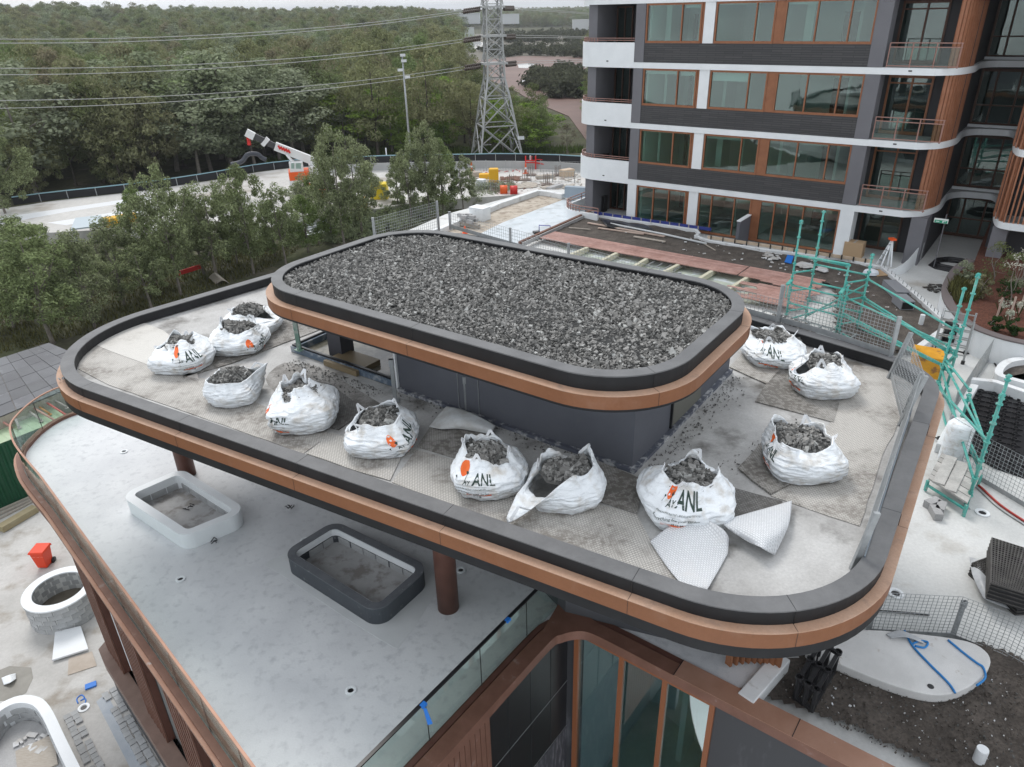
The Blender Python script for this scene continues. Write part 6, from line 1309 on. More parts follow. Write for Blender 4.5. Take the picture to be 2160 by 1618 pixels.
# boards on the yard
k = MB(); v4 = [P(a, b, ZG + .12) for a, b in ((110, 1392), (186, 1368), (170, 1320), (116, 1333))]; k.hexa([v + Vector((0, 0, -.06)) for v in v4], v4); tag(k.build('white_panel', m_white), 'flat white insulation panel lying against the block planter', 'panel')
k = MB(); v4 = [P(a, b, ZG + .02) for a, b in ((143, 1424), (204, 1404), (194, 1374), (145, 1388))]; k.hexa([v + Vector((0, 0, -.015)) for v in v4], v4); tag(k.build('plywood_sheet', mat('stained_ply', (.42, .36, .30), .8, col2=(.50, .44, .38), scale=2)), 'stained plywood sheet on the yard below the white panel', 'plywood')
sheet('paper_scrap', [[P(3, 1430, ZG + .05), P(18, 1424, ZG + .14), P(33, 1420, ZG + .04)], [P(8, 1445, ZG + .03), P(22, 1440, ZG + .12), P(34, 1432, ZG + .05)]], m_white, 'x'); o = bpy.data.objects['paper_scrap']; tag(o, 'torn white paper lying on the damp patch of the yard', 'paper')
k = MB(); k.bar(P(0, 1116, ZG + .15), P(75, 1072, ZG + .15), .35, .25); tag(k.build('timber_beam', mat('yellowish_timber', (.30, .25, .14), .7, col2=(.36, .31, .2), scale=3)), 'yellowish timber beam along the yard edge by the green container', 'beam')
k = MB()
for j in range(3): k.bar(P(-10, 1098 - 9 * j, ZG + .05), P(68, 1058 - 6 * j, ZG + .05), .1, .06)
tag(k.build('timber_stack', m_tim), 'loose grey battens between the timber beam and the green container', 'battens')
floor_drain(177, 1493, .16, ZG, 'white drain ring on the lower yard near the blue paint mark')
k = MB(); k.tube(smooth_path(PS([(165, 1484), (162, 1474), (172, 1466), (178, 1472), (170, 1478), (180, 1474), (180, 1482), (172, 1486)], ZG + .006), 3), .018, 5); tag(k.build('paint_mark', m_blue), 'blue spray paint squiggle on the lower yard', 'paint mark')
k = MB(); k.box(P(192, 1447, ZG), .3, .2, .05, .5); tag(k.build('blue_card', m_blue), 'small blue box lid dropped by the pavilion base wall', 'lid')
# paver strips
def pavers(pts, n, label, w_):
    root = thing('paver_strip', label, 'paver strip', P(*pts[0], ZG)); pr_ = None; pp = PS(pts, ZG + .004); d = (pp[-1] - pp[0]); rz_ = math.atan2(d.y, d.x); nn = Vector((-math.sin(rz_), math.cos(rz_), 0))
    bb_ = MB(); bb_.box((0, 0, 0), .17, .17, .05)
    for i in range(n):
        for j in (0, 1):
            if rnd.random() < .1: continue
            p = pp[0].lerp(pp[-1], (i + .5) / n) + nn * (.2 * j) + Vector((rnd.uniform(-.015, .015), rnd.uniform(-.015, .015), 0)); r2 = rz_ + rnd.uniform(-.08, .08)
            if pr_ is None: pr_ = bb_.build('paver', m_blk, root); pr_.data.transform(Matrix.Translation(wloc(root))); pr_.location = p - wloc(root); pr_.rotation_euler = (0, 0, r2)
            else: put(pr_, root, p, r2)
pavers([(222, 1462), (318, 1640)], 20, 'double row of small grey pavers along the foot of the pavilion facade', .2)
pavers([(140, 1510), (200, 1640)], 14, 'double row of small grey pavers beside the white trough planter', .2)
flat('mortar_bed', [(203, 1480), (224, 1462), (330, 1650), (290, 1650)], ZG + .001, mat('blue_grey_mortar', (.36, .40, .45), .8, col2=(.44, .47, .5), scale=2, coord='Position'), .002)
# green container, props and dark hoarding roof
cA, cB_ = P(20, 1066, ZG), P(64, 1046, ZG); dd = (cB_ - cA).normalized(); bk = Vector((-dd.y, dd.x, 0)); cr = cA + dd * 3.2; cl = cA - dd * 3.0
HC = hz(cA, 948) - ZG; root = thing('shipping_container', 'dark green shipping container with a pale green ribbed roof at the left edge', 'container', (cA.x, cA.y, ZG))
k = MB(); k.hexa([cl, cr, cr + bk * 2.4, cl + bk * 2.4], [v + Vector((0, 0, HC)) for v in (cl, cr, cr + bk * 2.4, cl + bk * 2.4)]); k.build('container_body', mat('dark_green_paint', (.012, .075, .035), .5, col2=(.016, .09, .045), scale=2), root)
k = MB(); n_ = 26
for i in range(n_): a = cl.lerp(cr, (i + .5) / n_); k.bar(a + Vector((0, 0, .15)) - bk * .02, a + Vector((0, 0, HC - .1)) - bk * .02, .12, .05)
k.build('corrugation', bpy.data.materials['dark_green_paint'], root); kind(k and bpy.data.objects['corrugation'], 'stuff')
k = MB()
for i in range(n_): a = cl.lerp(cr, (i + .5) / n_) + Vector((0, 0, HC)); k.bar(a, a + bk * 2.4, .18, .03)
k.hexa([v + Vector((0, 0, HC + .001)) for v in (cl, cr, cr + bk * 2.4, cl + bk * 2.4)], [v + Vector((0, 0, HC + .006)) for v in (cl, cr, cr + bk * 2.4, cl + bk * 2.4)])
kind(k.build('roof', mat('pale_green_roof', (.36, .46, .30), .6, col2=(.42, .52, .36), scale=2, coord='Position'), root), 'stuff')
ZR = ZG + HC + .55
rq = PS([(103, 724), (238, 782), (-60, 905), (-60, 776)], ZR); rq = [rq[0], rq[1], rq[2], rq[3]]
root = thing('hoarding_roof', 'dark flat roof of scuffed sheets over the site sheds at the left edge', 'shed roof', (rq[0].x, rq[0].y, ZR))
m_sheet = mat('scuffed_dark_sheet', (.075, .078, .088), .5, col2=(.10, .105, .115), scale=.8, dirt=(.24, .24, .25), dscale=1.3, dlo=.6, dhi=.78, coord='Position', objvar=.2)
for i in range(7):
    for j in range(6):
        f0, f1, g0, g1 = i / 7, (i + 1) / 7 - .004, j / 6, (j + 1) / 6 - .004
        bl_ = lambda u, v: rq[1].lerp(rq[0], v).lerp(rq[2].lerp(rq[3], v), u)
        v4 = [bl_(f0, g0), bl_(f1, g0), bl_(f1, g1), bl_(f0, g1)]; v4 = v4 if area(v4) > 0 else v4[::-1]; dz_ = Vector((0, 0, rnd.uniform(0, .012))); k = MB(); k.hexa([v + dz_ for v in v4], [v + dz_ + Vector((0, 0, .03)) for v in v4]); k.build('roof_sheet', m_sheet, root)
k = MB(); v4 = [rq[1], rq[2], rq[3], rq[0]]; k.hexa([Vector((p.x, p.y, ZG)) + (sum(rq, Vector()) / 4 - p) * .08 * Vector((1, 1, 0)).length / 1.42 for p in v4][::-1], [p + Vector((0, 0, -.02)) for p in v4][::-1]); k.build('shed_wall', m_tim, root)
m_pr = [mat('faded_red_prop', (.55, .10, .08), .5), mat('faded_pink_prop', (.50, .26, .22), .6), mat('orange_prop', (.60, .26, .05), .5), mat('grey_prop', (.45, .38, .36), .6)]
for i, (a, b, mi_, lab) in enumerate((((92, 845), (156, 886), 0, 'brightest red steel prop on the container roof'), ((65, 857), (128, 894), 1, 'pink steel prop on the container roof, beside the brightest red one'), ((72, 852), (104, 872), 2, 'short orange steel prop among the props on the container roof'), ((52, 860), (86, 886), 3, 'grey steel prop on the container roof'), ((105, 838), (140, 858), 3, 'pale steel prop half under the copper roof'), ((0, 872), (24, 886), 2, 'orange steel prop at the very left edge'), ((0, 886), (22, 900), 1, 'faded orange pink prop below the one at the very left edge'), ((26, 868), (40, 900), 3, 'short grey prop hanging behind the glass balustrade'))):
    p, q = P(*a, ZG + HC + .35), P(*b, ZG + HC + .12); k = MB(); k.tube([p, q], .045, 8); k.lathe(q + Vector((0, 0, -.06)), [(.09, 0), (.09, .015)], 8); tag(k.build('steel_prop', m_pr[mi_]), lab, 'steel prop', 'steel props on the container roof')
# ================================================================ crane yard
ZY = 2.0
m_ysl = mat('bright_yard_slab', (.50, .49, .47), .85, col2=(.60, .59, .57), scale=.12, dirt=(.36, .33, .29), dscale=.25, dlo=.52, dhi=.68, fine=.08, fscale=2, coord='Position')
flat('crane_yard', [(-60, 450), (60, 432), (110, 424), (300, 403), (470, 377), (545, 363), (640, 351), (783, 356), (900, 355), (990, 354), (1077, 354), (1260, 360), (1260, 430), (1130, 408), (900, 424), (760, 446), (560, 480), (300, 480), (-60, 500)], ZY, m_ysl, .0, ZY - 1.4)
for a, lab in ((((-20, 462), (130, 440), (300, 415), (330, 418), (140, 447), (-20, 476)), 'a'), (((100, 470), (290, 440), (330, 436), (300, 448), (140, 475)), 'b')):
    flat('drive_stripe', list(a), ZY + .005, mat('white_road_stripe', (.70, .72, .74), .6) if 'white_road_stripe' not in bpy.data.materials else bpy.data.materials['white_road_stripe'], .004)
fl_px = [(30, 434), (110, 423), (205, 413), (300, 402), (385, 390), (470, 376), (545, 362), (640, 351)]
fr_px = [(640, 353), (715, 349), (783, 345), (850, 343), (920, 342), (990, 341), (1035, 340), (1077, 340), (1120, 341), (1165, 342), (1230, 346), (1270, 349)]
zw_ = hz(P(1077, 355, ZY), 340)
m_shade = mat('black_shade_cloth', (.012, .013, .016), .7); m_lblue = mat('pale_blue_rail', (.25, .42, .48), .5)
wallp = [P(a, b, zw_) for a, b in fr_px]
k = MB(); k.wall([(p.x, p.y) for p in wallp], ZY - .3, zw_, .25); k.build('yard_wall', mat('pale_yard_wall', (.40, .41, .41), .8, col2=(.47, .48, .48), scale=.3, coord='Position')); tag(bpy.data.objects['yard_wall'], 'long curved concrete wall carrying the fence behind the crane yard', 'wall')
fen = thing('site_fence', 'long curving site fence of black shade cloth with a pale blue top rail', 'fence', wallp[6])
def fence_run(pts, H_, step):
    path = densify([tuple(p) for p in smooth_path(pts, 4)], .5); acc = 0; last = path[0]; zs = pts[0].z
    for p, q in zip(path[:-1], path[1:]):
        acc += (q - p).length
        if acc >= step or q is path[-1]:
            d = (q - last).normalized(); k = MB(); n2 = Vector((-d.y, d.x)) * .02
            k.hexa([(last.x, last.y, zs + .05), (q.x, q.y, zs + .05), (q.x + n2.x, q.y + n2.y, zs + .05), (last.x + n2.x, last.y + n2.y, zs + .05)], [(last.x, last.y, zs + H_ - .06), (q.x, q.y, zs + H_ - .06), (q.x + n2.x, q.y + n2.y, zs + H_ - .06), (last.x + n2.x, last.y + n2.y, zs + H_ - .06)]); k.build('cloth_panel', m_shade, fen)
            k = MB(); k.bar((last.x, last.y, zs + H_), (q.x, q.y, zs + H_), .1, .1); k.build('top_rail', m_lblue, fen)
            k = MB(); k.bar((q.x - n2.x * 2, q.y - n2.y * 2, zs), (q.x - n2.x * 2, q.y - n2.y * 2, zs + H_ + .03), .07); k.build('post', m_galv, fen); last = q; acc = 0
fence_run(PS(fl_px, ZY), hz(P(300, 402, ZY), 385) - ZY, 2.4); fence_run([Vector((p.x, p.y, zw_)) for p in wallp], hz(wallp[7], 324) - zw_, 2.4)
# crane
c0 = P(655, 404, ZY); cpz = Plane((c0.x, c0.y), math.degrees(math.atan2(-c0.x, c0.y)) if 0 else -math.degrees(math.atan2(c0.x, c0.y)))
cp_ = lambda x, y, o=0: (lambda h_: cpz.pt(h_[0], o, h_[1]))(cpz.hit(x, y, o))
m_crw = mat('crane_white', (.74, .75, .75), .4); m_cro = mat('crane_orange', (.78, .12, .02), .45)
crn = thing('mobile_crane', 'white and orange mobile crane with its boom raised to the left behind the trees', 'crane', c0)
def cbox(n, x0, x1, y0, y1, o0, o1, mm):
    k = MB(); b = [cpz.hit(x0, y1), cpz.hit(x1, y1), cpz.hit(x0, y0)]; k.hexa([cpz.pt(b[0][0], o0, b[0][1]), cpz.pt(b[1][0], o0, b[0][1]), cpz.pt(b[1][0], o1, b[0][1]), cpz.pt(b[0][0], o1, b[0][1])], [cpz.pt(b[0][0], o0, b[2][1]), cpz.pt(b[1][0], o0, b[2][1]), cpz.pt(b[1][0], o1, b[2][1]), cpz.pt(b[0][0], o1, b[2][1])]); return k.build(n, mm, crn, .05)
cbox('chassis', 612, 705, 374, 392, -1.2, 1.2, m_crw); cbox('front_body', 611, 654, 360, 378, -1.21, 1.21, m_cro); cbox('engine_body', 655, 700, 348, 376, -1.1, 1.1, m_crw)
cab = cbox('cab', 612, 641, 340, 360, -1.15, .1, m_crw)
for x0, x1 in ((614, 621), (624, 635)): k = MB(); a, b, c_, d = cp_(x0, 356, -1.17), cp_(x1, 356, -1.17), cp_(x1, 344, -1.17), cp_(x0, 344, -1.17); k.add([a, b, c_, d], [(0, 1, 2, 3)]); k.build('window', m_glassd, cab)
for x in (630, 676, 696): k = MB(); p = cp_(x, 396); k.tube([p + cpz.n * -1.25, p + cpz.n * -.85], .62, 16); k.build('wheel', m_black, crn)
k = MB(); k.bar(cp_(694, 352), cp_(580, 308), .75, .85, up=Vector((0, 0, 1))); bm_ = k.build('boom', m_crw, crn)
k = MB(); k.bar(cp_(583, 310), cp_(530, 284), .55, .62); k.build('boom_extension', mat('boom_grey', (.06, .06, .062), .5), crn)
k = MB(); k.bar(cp_(563, 302), cp_(556, 296), .8, .95); k.bar(cp_(536, 288), cp_(519, 279), .8, .75); k.build('boom_head', m_crw, crn)
for i in range(5): x = 587 + i * 5.2; y = 306 + i * 2.1; k = MB(); k.bar(cp_(x, y + 1, -.45), cp_(x + 4, y + 9, -.45), .2, .03, up=cpz.n); k.build('stripe', m_redp, bm_)
k = MB(); k.tube([cp_(628, 356, -.5), cp_(604, 326, -.5)], .12, 8); k.tube([cp_(640, 362, .5), cp_(604, 326, .5)], .12, 8); k.build('boom_ram', m_crw, crn)
k = MB(); k.bar(cp_(524, 288), cp_(525, 296), .5, .3); k.bar(cp_(525, 297), cp_(526, 306), .35, .3); k.build('hook_block', m_redp, crn)
k = MB(); k.tube([cp_(526, 306), cp_(529, 325)], .04, 5); k.build('hoist_rope', m_black, crn)
k = MB(); k.tube(smooth_path([cp_(x, y) for x, y in ((487, 347), (505, 343), (514, 337), (521, 327), (533, 324), (545, 326), (553, 333), (562, 337))], 4), .24, 10); tag(k.build('lifted_pipe', mat('dark_slate_pipe', (.055, .06, .075), .5)), 'dark bent pipe hanging from the crane hook above the fence', 'pipe')
for a, b, mm, lab in (((640, 380), (664, 402), m_cro, 'orange arm of a lift leaning beside the crane'),):
    k = MB(); k.bar(cp_(*a, -2), cp_(*b, -2), .5, .4); tag(k.build('lift_arm', mm), lab, 'lift arm')
k = MB(); k.box(P(681, 424, ZY), .8, .5, 1.2); tag(k.build('orange_barrier', m_cro), 'upright orange plastic barrier seen between the trees', 'barrier')
# other machines and materials in the yard
def ybox(n, px, py, w_, d_, h_, mm, lab, cat, rz_=0.):
    c_ = P(px, py, ZY); k = MB(); k.box(c_, w_, d_, h_, rz_); k.box(c_ + Vector((0, 0, h_)), w_ * .9, d_ * .9, .05, rz_); return tag(k.build(n, mm, None, .03), lab, cat)
m_ylw = mat('plant_yellow', (.75, .42, .02), .5)
ybox('yellow_hopper', 1042, 384, 1.1, 1.0, 1.5, m_ylw, 'tall yellow hopper standing in the yard left of the red frame', 'hopper'); ybox('yellow_bin', 1026, 376, 1.7, 1.0, .5, m_ylw, 'low yellow bin behind the tall yellow hopper', 'bin')
ybox('yellow_plant', 802, 418, 1.8, 1.4, 1.6, mat('bright_yellow', (.72, .55, .02), .5), 'bright yellow machine glimpsed through the sparse trees', 'machine')
ybox('orange_plant', 762, 438, 1.2, 1.0, 1.0, m_ylw, 'small orange yellow machine low among the tree trunks', 'machine')
k = MB(); a = P(250, 470, ZY + .6); k.bar(P(222, 470, ZY + .4), P(286, 458, ZY + .4), 1.2, .8); tag(k.build('excavator_arm', m_ylw), 'orange yellow boom part lying on the drive between the left trees', 'boom')
k = MB(); k.hexa([P(150, 486, ZY + 1.2), P(212, 478, ZY + 1.2), P(214, 456, ZY + 1.2), P(160, 462, ZY + 1.2)], [P(150, 486, ZY + 1.2) + Vector((0, 0, .12)), P(212, 478, ZY + 1.2) + Vector((0, 0, .12)), P(214, 456, ZY + 1.2) + Vector((0, 0, .12)), P(160, 462, ZY + 1.2) + Vector((0, 0, .12))])
for q in (P(154, 484, ZY + 1.2), P(210, 476, ZY + 1.2)): k.bar((q.x, q.y, ZY), (q.x, q.y, ZY + 1.2), .12)
tag(k.build('shelter_roof', mat('pale_blue_tarp', (.45, .52, .56), .5)), 'pale blue shelter roof at the end of the drive behind the left trees', 'shelter')
def red_frame(px0, px1, py, top, lab, stairs=False):
    a, b = P(px0, py, ZY), P(px1, py, ZY); t_ = hz(a, top); root = thing('red_frame', lab, 'frame', a)
    for q in (a, b): k = MB(); k.bar(q, (q.x, q.y, t_), .16); k.build('post', m_redp, root)
    for z in (ZY + (t_ - ZY) * .5, ZY + (t_ - ZY) * .65): k = MB(); k.bar((a.x, a.y, z), (b.x, b.y, z), .12); k.build('rail', m_redp, root)
    if stairs:
        for s_ in (0, .9):
            k = MB(); k.bar((b.x, b.y + s_, ZY + (t_ - ZY) * .5), (b.x + 3.2, b.y + s_, ZY + .1), .12); k.bar((b.x, b.y + s_, ZY + (t_ - ZY) * .75), (b.x + 3.2, b.y + s_, ZY + .9), .08); k.build('stringer', m_redp, root)
        for i in range(6): k = MB(); k.box((b.x + .4 + i * .5, b.y + .45, ZY + (t_ - ZY) * .5 * (1 - (i + .6) / 6.4)), .25, .9, .05); k.build('step', m_redp, root)
red_frame(1109, 1130, 357, 329, 'red steel stair frame in front of the yard wall below the white notice', True); red_frame(1185, 1215, 354, 328, 'red edge barrier near the tower at the end of the yard wall')
k = MB(); q = wallp[8] + Vector((0, -.3, .0)); a, b = P(1117, 340, zw_), P(1126, 340, zw_); t_ = hz(a, 327); k.hexa([(a.x, a.y - .3, zw_), (b.x, b.y - .3, zw_), (b.x, b.y - .25, zw_), (a.x, a.y - .25, zw_)], [(a.x, a.y - .3, t_), (b.x, b.y - .3, t_), (b.x, b.y - .25, t_), (a.x, a.y - .25, t_)]); o = tag(k.build('notice_board', m_white), 'white notice board with red lettering fixed on the dark fence', 'sign')
k = MB()
for i in range(4): z = zw_ + (t_ - zw_) * (.2 + .18 * i); k.hexa([(a.x + .06, a.y - .312, z), (b.x - .06 - .1 * (i % 2), b.y - .312, z), (b.x - .06 - .1 * (i % 2), b.y - .302, z), (a.x + .06, a.y - .302, z)], [(a.x + .06, a.y - .312, z + .07), (b.x - .06 - .1 * (i % 2), b.y - .312, z + .07), (b.x - .06 - .1 * (i % 2), b.y - .302, z + .07), (a.x + .06, a.y - .302, z + .07)])
k.build('printed_lines', m_redp, o); kind(bpy.data.objects['printed_lines'], 'stuff')
for x, y, i in ((995, 362, 0), (1109, 366, 1)):
    c_ = P(x, y, ZY); k = MB(); k.lathe(c_, [(.35, 0), (.35, .05), (.12, .06), (.1, 1.15), (.0, 1.2)], 10, cap=False); o = tag(k.build('bollard', m_cro), ('orange bollard with white bands at the left of the open yard', 'orange bollard with white bands in front of the red stair')[i], 'bollard'); k = MB(); k.lathe(c_, [(.125, .5), (.122, .75)], 10, cap=False); k.build('band', m_white, o)
def starter_bars(px, py, lab):
    c_ = P(px, py, ZY); k = MB(); r_ = random.Random(px)
    k.box(c_, 1.2, 1.0, .12)
    for i in range(8): x, y = (i % 4 - 1.5) * .2, (i // 4 - .5) * .5; k.bar(c_ + Vector((x, y, 0)), c_ + Vector((x + r_.uniform(-.05, .05), y, r_.uniform(1.0, 1.3))), .05)
    return tag(k.build('starter_bars', mat('dull_rebar', (.20, .16, .14), .7) if 'dull_rebar' not in bpy.data.materials else bpy.data.materials['dull_rebar']), lab, 'starter bars')
for x, y, lab in ((1077, 391, 'bundle of steel starter bars beside the timber pile'), (1108, 380, 'starter bars right behind the timber pile'), (1153, 390, 'starter bars alone in the middle right of the yard'), (1176, 370, 'starter bars nearest the yard wall on the right'), (1121, 370, 'starter bars at the foot of the red stair'), (1043, 402, 'low starter bars near the orange barrels')): starter_bars(x, y, lab)
debris(60, [(1085, 388), (1130, 386), (1128, 394), (1090, 396)], ZY + .05, m_tim, 'heap of timber and mesh offcuts in the crane yard', 'debris', (.3, 1.4), 31)
debris(50, [(1055, 375), (1090, 370), (1100, 380), (1060, 385)], ZY + .05, bpy.data.materials['rusty_steel'], 'rusty tools and fittings piled in the crane yard', 'debris', (.2, 1.0), 32)
debris(50, [(1140, 394), (1210, 388), (1205, 398), (1150, 402)], ZY + .05, m_tim, 'timber offcuts scattered along the right of the crane yard', 'debris', (.2, 1.0), 33)
m_rust2 = bpy.data.materials['rusty_steel']
for i, (x, y, w_, d_, h_, mm, lab) in enumerate(((1004, 372, 1.6, .9, .5, m_tim, 'low timber stack left of the yellow bin'), (1150, 376, 2.2, .8, .35, m_tim, 'flat timber pack in the middle of the yard'), (1196, 372, 1.6, 1.0, .8, bpy.data.materials['raw_formply'], 'two light formwork boxes near the red edge barrier'), (1170, 398, 2.6, .7, .3, m_concg, 'grey kerb units laid along the front of the yard'), (1015, 396, .9, .9, .9, m_white, 'white bulk container at the left front of the yard'), (960, 372, 1.8, 1.0, .7, m_galv, 'grey steel bin behind the sparse trees'), (930, 384, 1.5, .8, .5, m_tim, 'timber offcut stack behind the sparse trees'))): ybox('material_stack', x, y, w_, d_, h_, mm, lab, 'material stack', .3 * i)
for i, (x0, x1, y, lab) in enumerate(((985, 1085, 360, 'thin galvanised rail in front of the yard wall, the left length'), (1140, 1225, 362, 'thin galvanised rail in front of the yard wall, the right length'), (1120, 1225, 384, 'row of temporary mesh panels across the right of the yard'), (990, 1075, 404, 'row of temporary mesh panels at the front left of the yard'))):
    p, q = P(x0, y, ZY), P(x1, y + 2, ZY); root = thing('temporary_fence', lab, 'fence', p); k = MB(); n_ = int((q - p).length / .35)
    for j in range(n_ + 1): a = p.lerp(q, j / n_); k.bar(a, a + Vector((0, 0, 1.25)), .022)
    for z in (.1, .65, 1.25): k.bar(p + Vector((0, 0, z)), q + Vector((0, 0, z)), .03)
    kind(k.build('wire_mesh', m_galv, root), 'stuff'); k = MB()
    for j in range(0, n_ + 1, 7): a = p.lerp(q, j / n_); k.bar(a, a + Vector((0, 0, 1.35)), .07)
    kind(k.build('post', m_galv, root), 'stuff')
debris(150, [(985, 372), (1225, 366), (1230, 405), (1120, 402), (990, 408)], ZY + .02, m_tim, 'scattered offcuts all over the open part of the crane yard', 'debris', (.08, .5), 41)
debris(90, [(985, 372), (1225, 366), (1230, 405), (1120, 402), (990, 408)], ZY + .02, m_rust2, 'rusty scraps all over the open part of the crane yard', 'debris', (.08, .4), 42)
debris(30, [(985, 362), (1100, 358), (1100, 362), (985, 366)], ZY + .02, m_redp, 'line of small red caps along the foot of the yard wall', 'debris', (.15, .3), 43)
for x, y, mm, lab in ((1063, 413, m_cro, 'orange cable drum below the crane yard, the left one'), (1084, 414, m_redp, 'red cable drum below the crane yard, beside the orange one')):
    c_ = P(x, y, ZY - .3); k = MB(); k.tube([c_ + Vector((-.4, 0, .6)), c_ + Vector((.4, 0, .6))], .55, 12); tag(k.build('cable_drum', mm), lab, 'drum')
k = MB(); k.bar(P(1193, 404, ZP + .5), P(1235, 407, ZP + .5), .4, .7); tag(k.build('grey_hoarding', mat('blue_grey_hoarding', (.30, .36, .42), .6)), 'blue grey hoarding panel at the tower corner above the low wall', 'hoarding')
# orange barriers and litter under the near trees
for i, (x0, y0, x1, y1, lab) in enumerate(((375, 577, 423, 562, 'red barrier boards low behind the trunks near the roof edge'), (640, 456, 672, 452, 'orange mesh barrier seen between the middle trees'), (30, 640, 60, 632, 'red barrier at the far left among the trunks'))):
    k = MB(); k.bar(P(x0, y0, 1.7), P(x1, y1, 1.7), .12, .35); tag(k.build('barrier_board', m_cro if i == 1 else m_redp), lab, 'barrier')
k = MB()
for i in range(5): k.bar(P(640 + 2 * i, 476 + 5 * i, 1.6), P(690 + 2 * i, 466 + 5 * i, 1.6), .3, .12)
tag(k.build('pipe_pile', m_white), 'pile of long white pipes behind the trees left of the mesh panel', 'pipes')
sheet('torn_fabric', [[P(440, 585, 1.2), P(452, 575, 2.0), P(465, 582, 1.2)], [P(455, 600, 1.0), P(470, 592, 1.3), P(484, 598, 1.0)]], m_tim, 'x'); tag(bpy.data.objects['torn_fabric'], 'torn grey geotextile hanging in the scrub beside the roof', 'fabric')
# ================================================================ trees
def leafmat(name, ramp, trans=.3, isl=.35):
    m = bpy.data.materials.new(name); m.use_nodes = True; t = m.node_tree; t.nodes.clear(); L = t.links; o = N(t, 'ShaderNodeOutputMaterial')
    oi = N(t, 'ShaderNodeObjectInfo'); r = N(t, 'ShaderNodeValToRGB'); r.color_ramp.interpolation = 'LINEAR'
    el_ = r.color_ramp.elements
    for i, c_ in enumerate(ramp):
        e = el_[i] if i < 2 else el_.new(1.0)
        e.color = (*c_, 1)
    for i in range(len(ramp)): el_[i].position = i / (len(ramp) - 1)
    L.new(oi.outputs['Random'], r.inputs['Fac']); g = N(t, 'ShaderNodeNewGeometry'); mr = N(t, 'ShaderNodeMapRange'); mr.inputs['To Min'].default_value = 1 - isl; mr.inputs['To Max'].default_value = 1 + isl * 1.3; L.new(g.outputs['Random Per Island'], mr.inputs['Value'])
    x = N(t, 'ShaderNodeMixRGB', blend_type='MULTIPLY'); x.inputs['Fac'].default_value = 1; L.new(r.outputs['Color'], x.inputs['Color1']); L.new(mr.outputs[0], x.inputs['Color2'])
    d = N(t, 'ShaderNodeBsdfDiffuse'); tr_ = N(t, 'ShaderNodeBsdfTranslucent'); ms = N(t, 'ShaderNodeMixShader'); ms.inputs['Fac'].default_value = trans
    L.new(x.outputs[0], d.inputs['Color']); L.new(x.outputs[0], tr_.inputs['Color']); L.new(d.outputs[0], ms.inputs[1]); L.new(tr_.outputs[0], ms.inputs[2]); L.new(ms.outputs[0], o.inputs['Surface']); return m
m_lfA = leafmat('casuarina_foliage', [(.14, .165, .075), (.25, .255, .135), (.17, .225, .095), (.25, .225, .145)], .3, .22)
m_lfB = leafmat('grey_green_foliage', [(.20, .235, .14), (.28, .31, .215), (.23, .285, .145)], .3, .22)
m_lfC = leafmat('fresh_green_foliage', [(.15, .23, .05), (.21, .30, .065), (.13, .22, .065)], .3, .25)
m_lfD = leafmat('twiggy_foliage', [(.19, .17, .14), (.16, .14, .10), (.15, .155, .10)])
m_lfN = leafmat('silvery_leaf', [(.20, .24, .115), (.26, .29, .17), (.19, .255, .095)], .4, .5)
m_bark = mat('grey_bark', (.17, .15, .13), .9, col2=(.24, .215, .19), scale=5, coord='Position'); m_barkd = mat('dark_bark', (.07, .06, .05), .9, col2=(.11, .095, .08), scale=5)
def crown_np(seed, h, w, ncl, nlf, lw, ll, low=.3, droop=.5, flat_=.5, clr=.22, top=.5):
    r = np.random.default_rng(seed); C_ = []
    while len(C_) < ncl:
        p = r.uniform(-1, 1, 3); q = np.linalg.norm(p)
        if .35 < q < 1 or (q < .35 and r.random() < .2):
            k_ = 1 - top * max(0, p[2]) ** 1.5
            bump = 1 + .25 * np.sin(3 * np.arctan2(p[1], p[0]) + seed) 
            C_.append((p[0] * w / 2 * k_ * bump, p[1] * w / 2 * k_ * bump, h * low + (p[2] * .5 + .5) * h * (1 - low) * .96))
    C_ = np.array(C_); idx = r.integers(0, ncl, nlf); s_ = clr * w * r.uniform(.5, 1.15, ncl)
    g_ = r.normal(0, 1, (nlf, 3)); g_ /= np.linalg.norm(g_, axis=1)[:, None]; g_ *= r.uniform(.25, 1, (nlf, 1)) ** .5
    pos = C_[idx] + g_ * s_[idx][:, None] * np.array([1, 1, flat_ + .2])
    nrm_ = g_ + r.normal(0, .55, (nlf, 3)) + np.array([0, 0, .5]); nrm_ /= np.linalg.norm(nrm_, axis=1)[:, None]
    t_ = r.normal(0, 1, (nlf, 3)); t_[:, 2] -= droop * 2; t_ -= nrm_ * (t_ * nrm_).sum(1)[:, None]; t_ /= np.linalg.norm(t_, axis=1)[:, None]; b = np.cross(nrm_, t_)
    L_ = ll * r.uniform(.6, 1.3, (nlf, 1)); W_ = lw * r.uniform(.6, 1.3, (nlf, 1))
    v = np.stack([pos - t_ * L_ / 2, pos + b * W_ / 2, pos + t_ * L_ / 2, pos - b * W_ / 2], 1).reshape(-1, 3)
    f = np.arange(nlf * 4).reshape(-1, 4); return v, f, C_
